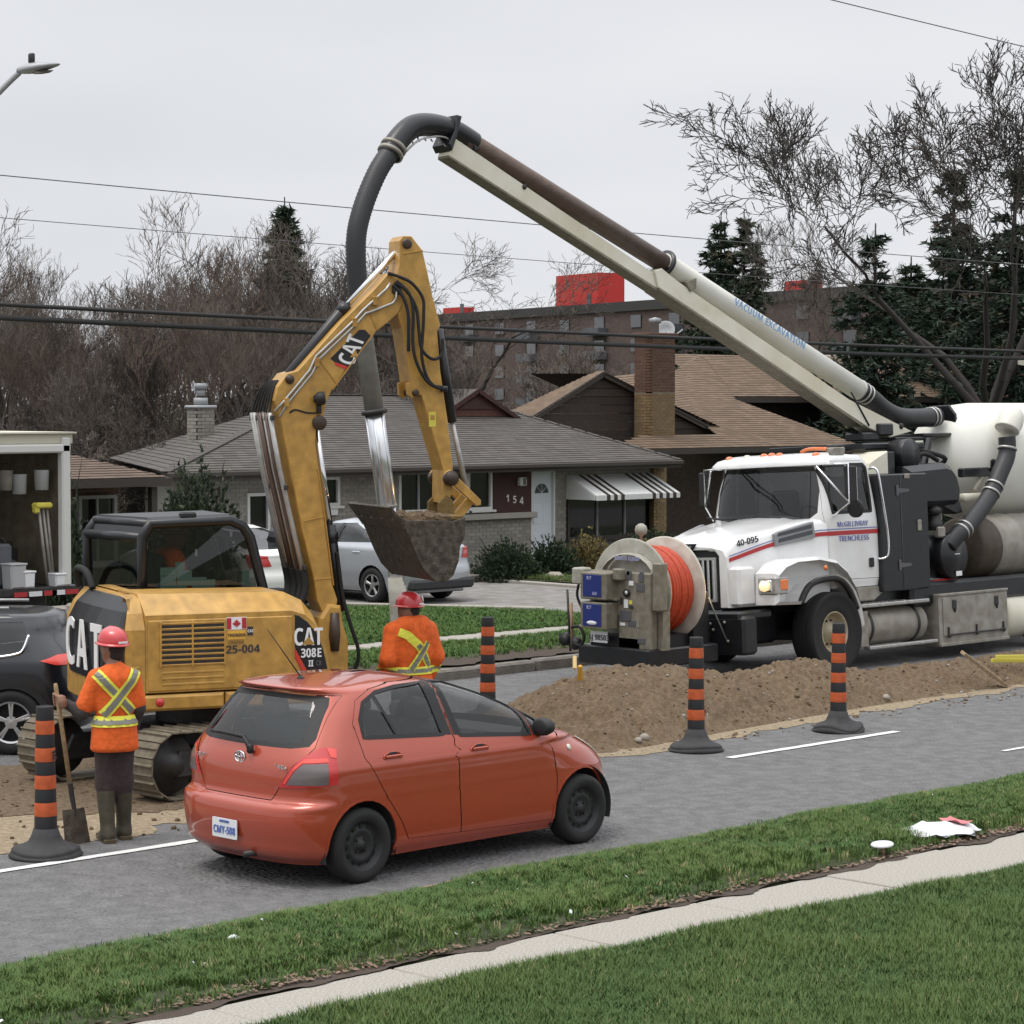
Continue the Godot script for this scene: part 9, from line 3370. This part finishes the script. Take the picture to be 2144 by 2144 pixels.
func build_other_houses() -> void:
	var p := W(21.0, 35.5, 0.0)
	var o := thing("low_house", "low brown roofed house with dark porch left of the grey roofed bungalow", "house", p)
	var L := func(u, v, h): return W(u, v, h) - p
	bricks(o, L.call(18.0, 35.6, 0.0), Vector3.RIGHT, 7.9, 2.3, "brick_red", [[7.0, 0.9, 7.8, 2.1]])
	shingles(o, [L.call(17.0, 34.5, 2.42), L.call(26.15, 34.5, 2.42), L.call(23.8, 38.2, 3.35), L.call(17.0, 38.2, 3.35)], "shingle_rust")
	shingles(o, [L.call(26.15, 34.5, 2.42), L.call(26.15, 41.9, 2.42), L.call(23.8, 38.2, 3.35)], "shingle_rust")
	window(o, 25.0, 25.8, 0.9, 2.1, 35.55, 2, true, M.trim_light)
	var st := mb()
	box(st, L.call(21.6, 34.48, 2.34), V3(9.2, 0.14, 0.05))
	box(st, L.call(26.17, 38.2, 2.34), V3(0.05, 0.14, 7.4))
	box(st, L.call(25.95, 34.7, 1.1), V3(0.12, 2.3, 0.12))
	put("gutter", st, M.fascia, o)
	st = mb()
	box(st, L.call(22.0, 38.0, 1.2), V3(7.8, 2.4, 0.1))
	quad(st, L.call(17, 34.5, 2.3), L.call(26.1, 34.5, 2.3), L.call(26.1, 41.9, 2.3), L.call(17, 41.9, 2.3))
	put("porch_ceiling", st, M.fascia, o)
	# maroon block with a cream band far right, and a small chimney
	p = W(88.0, 60.0, 0.0)
	var m := thing("maroon_building", "maroon walled building with cream roof band behind the brown house", "building", p)
	st = mb()
	box(st, V3(4.0, 2.6, -4.0), V3(24.0, 5.2, 8.0))
	put("wall", st, M.maroon_wall, m)
	st = mb()
	box(st, V3(4.0, 5.4, -3.9), V3(24.3, 0.42, 8.2), 0.02)
	put("roof_band", st, M.cream_band, m)
	bricks(m, V3(-4.3, 5.3, -1.0), Vector3.RIGHT, 1.7, 1.0, "brick_red", [], "chimney")
	# apartment block with red roof huts
	var a := V3(224.6, 0, -239.3) / 1.0
	var dirv := V3(0.30, 0, 0.95)
	a = W(217.0, 217.0, 0.0)
	var q1 := W((329 - 9.5) * 0.7071, (329 + 9.5) * 0.7071)
	var q2 := W((247 + 35.2) * 0.7071, (247 - 35.2) * 0.7071)
	var ex := (q2 - q1).normalized()
	var ab := thing("apartment_block", "long dark brick apartment block with red roof huts in the distance", "building", q1)
	ab.transform.basis = Basis(ex, Vector3.UP, ex.cross(Vector3.UP))
	var len := q1.distance_to(q2)
	st = mb()
	box(st, V3(len / 2 + 5, 7.3, -8.0), V3(len + 60, 14.6, 16.0))
	put("wall", st, M.apt_brick, ab)
	st = mb()
	box(st, V3(len / 2 + 5, 14.75, -8.0), V3(len + 60.6, 1.1, 16.6))
	put("roof_band", st, M.apt_band, ab)
	for i in 16:
		for k in 5:
			st = mb()
			var x := -16.0 + i * 8.2
			box(st, V3(x, 2.0 + k * 2.75, 0.06), V3(2.2, 1.4, 0.16))
			var wn := put("window", st, M.black_gloss, ab)
			if i % 2:
				st = mb()
				box(st, V3(x, 0.95 + k * 2.75, 0.7), V3(3.6, 0.95, 1.3), 0.02)
				put("balcony", st, M.apt_grey, wn)
	for q in [[33.3, 10.0, 3.9, 3.7], [78.5, 3.4, 1.2, 2.4], [0.5, 5.0, 1.0, 2.0]]:
		st = mb()
		box(st, V3(q[0], 15.2 + q[2] / 2, -1.5 - q[3] / 2), V3(q[1], q[2], q[3]))
		var hut := put("roof_hut", st, M.apt_red, ab)
		st = mb()
		box(st, V3(q[0] + 3.0, 15.9, -1.46), V3(0.9, 1.4, 0.1))
		put("hut_door", st, M.apt_grey, hut)

# ---- wires and street lamp
func wire(called: String, label: String, u0: float, u1: float, v: float, h: Array, r: float, m: Material, group := "") -> void:
	var st := mb(true)
	var pts := []
	for i in 41:
		var t := i / 40.0
		pts.append(W(lerpf(u0, u1, t), v, lerpf(h[0], h[1], t) - h[2] * 4.0 * t * (1.0 - t)))
	tube(st, pts, r, 6)
	tag(put(called, st, m), label, "cable", group)

func build_wires() -> void:
	wire("cable", "thick black cable across the street, upper of the close pair", 10, 62, 28.0, [5.16, 4.73, 0.18], 0.032, M.cable)
	wire("cable", "thick black cable across the street, lower of the close pair", 10, 62, 28.02, [4.98, 4.64, 0.20], 0.040, M.cable)
	wire("overhead_wire", "thin grey wire highest above the houses", 8, 64, 28.5, [6.95, 6.55, 0.22], 0.008, M.wire_grey)
	wire("overhead_wire", "thin faint wire below the highest one in front of the bare trees", 8, 64, 29.5, [6.5, 5.95, 0.2], 0.006, M.wire_grey)
	wire("overhead_wire", "thin wire crossing the top right corner of the sky", 30, 70, 28.0, [11.2, 10.0, 0.1], 0.010, M.wire_grey)
	var z := 29.0
	var at := func(x, y): return W((z + (x - 1072.0) / 5220.0 * z) * 0.7071, (z - (x - 1072.0) / 5220.0 * z) * 0.7071, 3.7 + (843.0 - y) / 5220.0 * z)
	var a: Vector3 = at.call(48, 157)
	var ex: Vector3 = (at.call(128, 149) - a).normalized()
	var o := thing("street_lamp", "grey cobra head street lamp reaching in at the top left corner", "street lamp", a - ex * 1.6 - V3(0, a.y, 0))
	var f := Transform3D(Basis(ex, Vector3.UP, ex.cross(Vector3.UP)), a - o.position)
	var st := mb(true)
	tube(st, [V3(0, 0, 0), V3(0, a.y - 1.6, 0)] , [0.1, 0.07], 14)
	put("pole", st, M.lamp_grey, o)
	st = mb(true)
	tube(st, smooth_path([V3(0, a.y - 1.7, 0), V3(0, a.y - 1.0, 0) + ex * 0.35, V3(0, a.y - 0.38, 0) + ex * 1.15, V3(0, a.y - 0.08, 0) + ex * 1.5, a - o.position + V3(0, 0.0, 0)], 6), 0.035, 10)
	put("arm", st, M.lamp_grey, o)
	st = mb(true)
	var rings := []
	for e in [[-0.03, 0.035, 0.04], [0.04, 0.055, 0.075], [0.12, 0.07, 0.10], [0.24, 0.065, 0.12], [0.36, 0.042, 0.10], [0.44, 0.022, 0.06], [0.47, 0.008, 0.02]]:
		var r := []
		for j in 16:
			var t := TAU * j / 16
			r.append(f * V3(e[0], 0.02 + sin(t) * e[1] * (0.8 if sin(t) < 0 else 1.0) + e[0] * 0.06, cos(t) * e[2]))
		rings.append(r)
	loft(st, rings, true, true)
	var hd := put("lamp_head", st, M.lamp_grey, o)
	st = mb(true)
	lathe(st, [[0.035, 0.0], [0.04, 0.03], [0.04, 0.10], [0.03, 0.115], [0.0, 0.115]], 14, f * Transform3D(Basis(), V3(0.14, 0.09, 0)))
	put("photocell", st, M.dark_steel, hd)
	st = mb(true)
	lathe(st, [[0.0, -0.03], [0.06, -0.02], [0.085, 0.0]], 14, f * Transform3D(Basis.from_scale(V3(1.6, 1, 1)), V3(0.26, -0.015, 0)), false)
	put("lens", st, M.lamp_smoke, hd)

func build_parked() -> void:
	sedan("silver_sedan", "silver sedan parked on the driveway behind the digger's bucket", W(29.9, 31.55, 0.195), PI / 2, M.silver_paint)
	sedan("white_sedan", "white sedan parked behind the digger's boom, only its rear corner showing", W(26.95, 32.0, 0.195), PI / 2, M.white_paint)

# ---- trees
class Branching:
	var host
	var r := RandomNumberGenerator.new()
	var limbs: SurfaceTool
	var twigs: SurfaceTool
	var budget := 3000
	var droop := 0.0
	var spread := 0.6
	var up := 0.25
	var cut := 0.02
	var tip := 0.0055
	var short := 0.10
	func seg(st: SurfaceTool, a: Vector3, b: Vector3, ra: float, rb: float, n: int) -> void:
		var d := (b - a).normalized()
		var x := d.cross(Vector3(0.3, 0.9, 0.2)).normalized()
		var y := d.cross(x)
		var p := []
		for e in [[a, ra], [b, rb]]:
			for j in n:
				var t := TAU * j / n
				p.append(e[0] + (x * cos(t) + y * sin(t)) * e[1])
		for j in n:
			var k := (j + 1) % n
			host.quad(st, p[j], p[n + j], p[n + k], p[k])
	func grow(p: Vector3, d: Vector3, len: float, rad: float, depth: int) -> void:
		if budget <= 0 or len < short: return
		var parts := 3 if depth < 3 else 2
		var q := p
		var ra := rad
		for i in parts:
			budget -= 1
			var nd := (d + Vector3(r.randfn(0, 0.13), r.randfn(0, 0.10) + up * 0.12 - droop * 0.05 * depth, r.randfn(0, 0.13))).normalized()
			var e := q + nd * len / parts
			var rb := ra * 0.86
			if ra > cut: seg(limbs, q, e, ra, rb, 6 if ra > 0.06 else 4)
			else: seg(twigs, q, e, ra, rb, 3)
			q = e; ra = rb; d = nd
			if depth > 0 and i < parts - 1 and ra > 0.003:
				side(q, d, len * r.randf_range(0.45, 0.8), ra * r.randf_range(0.4, 0.6), depth + 1)
		if depth > 9: return
		var kids := 2 if r.randf() < 0.72 else 3
		for k in kids:
			side(q, d, len * r.randf_range(0.62, 0.86), ra * r.randf_range(0.62, 0.80), depth + 1)
	func side(p: Vector3, d: Vector3, len: float, rad: float, depth: int) -> void:
		var ax := Vector3(r.randfn(0, 1), r.randfn(0, 1), r.randfn(0, 1)).cross(d).normalized()
		var nd := d.rotated(ax, spread * r.randf_range(0.55, 1.35))
		nd = (nd + Vector3.UP * up * 0.5).normalized()
		grow(p, nd, len, maxf(rad, tip), depth)

func bare_mesh(seed_: int, h: float, trunk: float, rad: float, opts: Dictionary) -> Array:
	var t := Branching.new()
	t.host = self
	t.r.seed = seed_
	t.limbs = mb(true); t.twigs = mb()
	t.budget = opts.get("budget", 2500)
	t.spread = opts.get("spread", 0.6)
	t.up = opts.get("up", 0.25)
	t.cut = opts.get("cut", 0.02)
	t.tip = opts.get("tip", 0.0055)
	t.short = opts.get("short", 0.12)
	var top := V3(t.r.randfn(0, 0.1), trunk, t.r.randfn(0, 0.1))
	t.seg(t.limbs, V3(0, -0.1, 0), top * 0.5, rad * 1.25, rad, 8)
	t.seg(t.limbs, top * 0.5, top, rad, rad * 0.85, 8)
	var n: int = opts.get("stems", 4)
	for i in n:
		var a := TAU * (i + t.r.randf() * 0.6) / n
		var tilt: float = opts.get("tilt", 0.5) * t.r.randf_range(0.5, 1.2)
		t.budget = int(opts.get("budget", 2500) / n)
		t.grow(top, V3(cos(a) * tilt, 1, sin(a) * tilt).normalized(), (h - trunk) * opts.get("first", 0.30) * t.r.randf_range(0.8, 1.15), rad * 0.62, 0)
	t.limbs.generate_normals(); t.twigs.generate_normals()
	return [t.limbs.commit(), t.twigs.commit()]

func plant_bare(ms: Array, label: String, group: String, at: Vector3, yaw: float, sc: Vector3, limb: Material, twig: Material) -> void:
	var o := thing("bare_tree", label, "tree", at, yaw, group)
	o.scale = sc * (0.95 if "brush" in label else (1.08 if group else 1.2))
	put("trunk", ms[0], limb, o)
	put("crown", ms[1], twig, o)

func conifer_mesh(seed_: int, h: float, base: float, wid: float, layers: int, thin: float, blue: float) -> Array:
	rng.seed = seed_
	var tr := mb(true)
	tube(tr, [Vector3.ZERO, V3(0, h * 0.6, 0), V3(0, h, 0)], [h * 0.018, h * 0.010, 0.02], 8)
	var st := mb()
	for i in layers:
		var t := float(i) / layers
		var y := lerpf(base, h * 0.985, t)
		var reach := wid * pow(1.0 - t, 0.85) * rng.randf_range(0.7, 1.15) + 0.12
		var n := int(lerpf(11, 6, t))
		for k in n:
			if rng.randf() < thin: continue
			var a := TAU * (k + rng.randf()) / n
			var l := reach * rng.randf_range(0.6, 1.1)
			var d := V3(cos(a), 0, sin(a))
			var p0 := V3(0, y, 0)
			var tip := d * l + V3(0, y - l * 0.18 + rng.randf_range(-0.1, 0.1) + l * 0.10, 0)
			tube(tr, [p0, p0.lerp(tip, 0.5) + V3(0, -0.04 * l, 0), tip], [0.02 + 0.008 * l, 0.014, 0.006], 4, false)
			var cl := int(6 + l * 15)
			for c in cl:
				var s := pow(rng.randf(), 0.7)
				var p := p0.lerp(tip, maxf(s, 0.12)) + V3(rng.randfn(0, 0.12), rng.randfn(-0.05, 0.09), rng.randfn(0, 0.12)) * (0.5 + l * 0.45)
				var g := rng.randf()
				var col := Color(0.018 + 0.022 * g, 0.034 + 0.030 * g, 0.016 + 0.012 * g + blue * 0.016)
				if rng.randf() < 0.06: col = Color(0.07, 0.055, 0.03)
				for m in 7:
					var dd := (d * rng.randf_range(0.2, 1.0) + V3(rng.randfn(0, 0.6), rng.randfn(-0.05, 0.35), rng.randfn(0, 0.6))).normalized()
					var w := dd.cross(V3(rng.randfn(0, 1), rng.randfn(0, 1), rng.randfn(0, 1))).normalized() * 0.045
					var ln := rng.randf_range(0.16, 0.34)
					st.set_color(col)
					st.add_vertex(p - w); st.set_color(col); st.add_vertex(p + w); st.set_color(col); st.add_vertex(p + dd * ln)
	st.generate_normals(); tr.generate_normals()
	return [tr.commit(), st.commit()]

func plant_conifer(ms: Array, label: String, at: Vector3, yaw: float, sc: Vector3) -> void:
	var o := thing("spruce_tree", label, "tree", at, yaw, "spruces behind the houses")
	o.scale = sc
	put("trunk", ms[0], M.bark_dark, o)
	put("crown", ms[1], M.needles, o)

func shrub_mesh(seed_: int, w: float, h: float, count: int, c0: Color, c1: Color, leaf: float, flat := 0.0) -> Array:
	rng.seed = seed_
	var st := mb()
	var tr := mb(true)
	for i in 12:
		var a := TAU * i / 12
		var e := V3(cos(a) * w * rng.randf_range(0.3, 0.8), h * rng.randf_range(0.5, 0.95), sin(a) * w * rng.randf_range(0.3, 0.8))
		tube(tr, [V3(0, 0, 0), e * 0.5 + V3(0, 0.05, 0), e], [0.022, 0.015, 0.006], 4, false)
	var n := FastNoiseLite.new()
	n.seed = seed_; n.frequency = 2.2 / w
	for i in count:
		var a := rng.randf() * TAU
		var b := rng.randf()
		var rr := pow(rng.randf(), 0.35)
		var d := V3(cos(a) * sqrt(1 - b * b), b, sin(a) * sqrt(1 - b * b))
		var k := 0.72 + 0.55 * n.get_noise_3dv(d * w * 2.0)
		var p := V3(d.x * w * rr * k, maxf(0.03, d.y * h * rr * (0.8 + 0.5 * n.get_noise_3dv(d * w * 3.0))), d.z * w * rr * k)
		var col := c0.lerp(c1, rng.randf())
		for m in 3:
			var dd := (d * 0.8 + V3(rng.randfn(0, 0.5), rng.randfn(0.2, 0.4), rng.randfn(0, 0.5))).normalized()
			var s := dd.cross(V3(rng.randfn(0, 1), rng.randfn(0, 1), rng.randfn(0, 1))).normalized() * leaf * 0.28
			st.set_color(col); st.add_vertex(p - s); st.set_color(col); st.add_vertex(p + s); st.set_color(col); st.add_vertex(p + dd * leaf * rng.randf_range(0.6, 1.2))
	st.generate_normals(); tr.generate_normals()
	return [tr.commit(), st.commit()]

func plant_shrub(called: String, ms: Array, label: String, at: Vector3, yaw := 0.0, sc := Vector3.ONE) -> void:
	var o := thing(called, label, "shrub", at, yaw)
	o.scale = sc
	put("stems", ms[0], M.bark_dark, o)
	put("foliage", ms[1], M.needles, o)

# a point seen at pixel column x of the photograph's width (0..1) at ground distance z along the view
func spot(x: float, z: float) -> Vector3:
	var r := (x - 1072.0) / 5220.0 * z
	return W((z + r) * 0.7071, (z - r) * 0.7071, 0.0)

func build_trees() -> void:
	var B := []
	B.append(bare_mesh(1, 10.0, 1.6, 0.16, {"budget": 9000, "stems": 5, "tilt": 0.5, "up": 0.28, "spread": 0.55, "first": 0.26, "short": 0.16}))
	B.append(bare_mesh(2, 10.0, 1.0, 0.13, {"budget": 9000, "stems": 6, "tilt": 0.40, "up": 0.40, "spread": 0.5, "first": 0.27, "short": 0.16}))
	B.append(bare_mesh(3, 10.0, 2.0, 0.17, {"budget": 9000, "stems": 4, "tilt": 0.85, "up": 0.14, "spread": 0.66, "first": 0.26, "short": 0.15}))
	B.append(bare_mesh(4, 4.5, 0.3, 0.06, {"budget": 6000, "stems": 10, "tilt": 0.9, "up": 0.2, "spread": 0.7, "first": 0.27, "cut": 0.012, "tip": 0.007, "short": 0.10}))
	B.append(bare_mesh(5, 10.0, 1.2, 0.12, {"budget": 8000, "stems": 5, "tilt": 0.30, "up": 0.45, "spread": 0.46, "first": 0.28, "short": 0.16}))
	# the big tree at the right and its neighbours
	var big := bare_mesh(12, 13.4, 2.4, 0.13, {"budget": 26000, "stems": 6, "tilt": 0.85, "up": 0.16, "spread": 0.58, "first": 0.25, "cut": 0.03, "tip": 0.008, "short": 0.13})
	plant_bare(big, "large spreading bare tree towering over the brown house at the right", "", spot(2075, 62), 0.6, Vector3.ONE * 1.12, M.bark_dark, M.twig_dark)
	plant_bare(B[2], "bare tree with twisted spreading limbs left of the red roof hut", "", spot(905, 66), 1.1, V3(1.0, 0.93, 1.0), M.bark_dark, M.twig)
	plant_bare(B[0], "rounded bare tree between the double spruce and the right hand spruces", "", spot(1715, 95), 0.2, V3(1.05, 1.12, 1.05), M.bark, M.twig)
	plant_bare(B[0], "tall full bare tree at the left edge under the street lamp", "", spot(10, 66), 2.2, V3(1.15, 0.98, 1.15), M.bark, M.twig)
	plant_bare(B[1], "bare tree with upright fans of twigs left of the dark spruce", "", spot(440, 72), 0.4, V3(1.05, 0.92, 1.05), M.bark, M.twig_red)
	# the wood behind the houses: rows of bare trees, lower towards the middle gap
	rng.seed = 71
	var n := 0
	for row in [[58.0, 0.55, 14], [66.0, 0.66, 14], [76.0, 0.74, 14], [90.0, 0.86, 13]]:
		for i in row[2]:
			var x: float = -60.0 + 1010.0 * (i + rng.randf_range(0.1, 0.9)) / row[2]
			var top := interp([-60, 60, 160, 240, 300, 380, 480, 620, 720, 800, 860, 950], [470, 520, 620, 660, 600, 540, 470, 470, 540, 560, 600, 640], x)
			var z: float = row[0] + rng.randf_range(-3, 3)
			var h: float = 3.7 + (843.0 - top) / 5220.0 * z
			h *= rng.randf_range(0.82, 1.02)
			var k := [1, 0, 4, 1, 4][rng.randi() % 5] as int
			var s := h / 9.6
			plant_bare(B[k], "bare brown tree of the wood behind the houses on the left", "bare trees of the wood behind the houses", spot(x, z), rng.randf() * TAU, V3(s * 1.05, s, s * 1.05), M.bark, [M.twig, M.twig_dark, M.twig_red, M.twig][n % 4])
			n += 1
	for row in [[54.0, 0.8, 16], [62.0, 1.0, 16], [72.0, 1.2, 16]]:
		for i in row[2]:
			var x: float = -40.0 + 920.0 * (i + rng.randf_range(0.0, 1.0)) / row[2]
			var s: float = row[1] * rng.randf_range(0.85, 1.25)
			plant_bare(B[3], "low bare brush at the foot of the wood behind the houses on the left", "bare brush behind the houses", spot(x, row[0] + rng.randf_range(-2, 2)), rng.randf() * TAU, V3(s * 1.3, s, s * 1.3), M.bark, [M.twig_dark, M.twig][i % 2])
	for row in [[84.0, 0.95, 9], [98.0, 1.05, 9], [115.0, 1.2, 8]]:
		for i in row[2]:
			var x: float = 830.0 + 900.0 * (i + rng.randf_range(0.0, 1.0)) / row[2]
			var s: float = row[1] * rng.randf_range(0.8, 1.15)
			plant_bare(B[3 if i % 3 else 4], "bare brown brush in front of the apartment block", "bare brush before the apartment block", spot(x, row[0] + rng.randf_range(-4, 4)), rng.randf() * TAU, V3(s * 1.2, s if i % 3 else s * 0.62, s * 1.2), M.bark, [M.twig_red, M.twig][i % 2])
	# conifers
	var C0 := conifer_mesh(21, 10.2, 1.0, 2.5, 34, 0.08, 0.3)
	var C1 := conifer_mesh(22, 10.0, 1.2, 2.7, 26, 0.30, 0.2)
	var C2 := conifer_mesh(23, 10.0, 1.0, 3.0, 24, 0.34, 0.6)
	plant_conifer(C0, "dense dark spruce rising out of the wood left of the digger's boom", spot(598, 78), 0.0, V3(0.92, 0.99, 0.92))
	plant_conifer(C1, "left stem of the open twin spruce right of the red roof hut", spot(1508, 100), 0.5, V3(1.0, 1.13, 1.0))
	plant_conifer(C1, "right stem of the open twin spruce right of the red roof hut", spot(1556, 100.6), 2.6, V3(1.05, 1.15, 1.05))
	plant_conifer(C0, "dark spruce low behind the white boom", spot(1395, 96), 1.9, V3(1.1, 0.66, 1.1))
	plant_conifer(C2, "dark spruce left of the large bare tree", spot(1830, 74), 0.9, V3(0.95, 0.90, 0.95))
	plant_conifer(C2, "tall dark spruce behind the large bare tree", spot(1993, 80), 2.1, V3(1.05, 1.16, 1.05))
	plant_conifer(C2, "tall dark spruce at the right edge behind the large bare tree", spot(2120, 76), 3.6, V3(1.1, 1.12, 1.1))
	plant_conifer(C1, "broad dark spruce between the two tall spruces on the right", spot(1905, 84), 4.4, V3(1.1, 0.86, 1.1))
	# garden shrubs
	var J := shrub_mesh(41, 1.25, 2.55, 5200, Color(0.022, 0.036, 0.018), Color(0.065, 0.082, 0.045), 0.12)
	plant_shrub("juniper_bush", J, "big green juniper bush in front of the grey roofed bungalow", W(25.75, 33.2, 0.1), 0.0, V3(0.85, 1.12, 0.85))
	plant_shrub("juniper_bush", J, "tall green juniper beside the box trailer's post", W(22.9, 33.2, 0.1), 1.3, V3(0.55, 1.18, 0.55))
	var Yw := shrub_mesh(42, 1.0, 1.0, 4200, Color(0.012, 0.024, 0.012), Color(0.035, 0.06, 0.022), 0.07)
	plant_shrub("yew_bush", Yw, "dark green yew bush nearest the steps of the bungalow", W(34.55, 34.7, 0.1), 0.0, V3(0.95, 1.0, 0.9))
	plant_shrub("yew_bush", Yw, "dark green yew bush in the middle of the bed below the white door", W(35.75, 34.6, 0.1), 1.1, V3(0.85, 1.0, 0.85))
	plant_shrub("yew_bush", Yw, "dark green yew bush under the right end of the striped awning", W(39.4, 35.2, 0.2), 2.3, V3(1.1, 0.9, 0.9))
	var Fs := shrub_mesh(43, 0.9, 1.0, 2600, Color(0.13, 0.085, 0.03), Color(0.24, 0.20, 0.07), 0.06)
	plant_shrub("budding_bush", Fs, "brown and yellow budding bush beside the yews below the awning", W(37.0, 34.8, 0.15), 0.4)
	plant_shrub("budding_bush", Fs, "brown and yellow budding bush behind the hose reel", W(38.2, 34.5, 0.15), 2.4, V3(1.0, 0.85, 1.0))
	var st := mb(true)
	rng.seed = 4
	pebble(st, Vector3.ZERO, 0.27, 9)
	var o := put("boulder", st, M.stone)
	o.position = W(35.2, 34.0, 0.18)
	tag(o, "pale boulder on the grass edge in front of the yew bushes", "rock")

func _ready() -> void:
	setup_view()
	make_materials()
	build_setting()
	build_house_grey()
	build_house_brown()
	build_other_houses()
	build_trees()
	build_wires()
	build_parked()
	build_trailer()
	build_suv()
	build_heap()
	build_red_car()
	build_bollards()
	build_worker_shovel()
	build_worker_hoodie()
	build_excavator()
	build_truck()
	build_peg()
	build_grass()
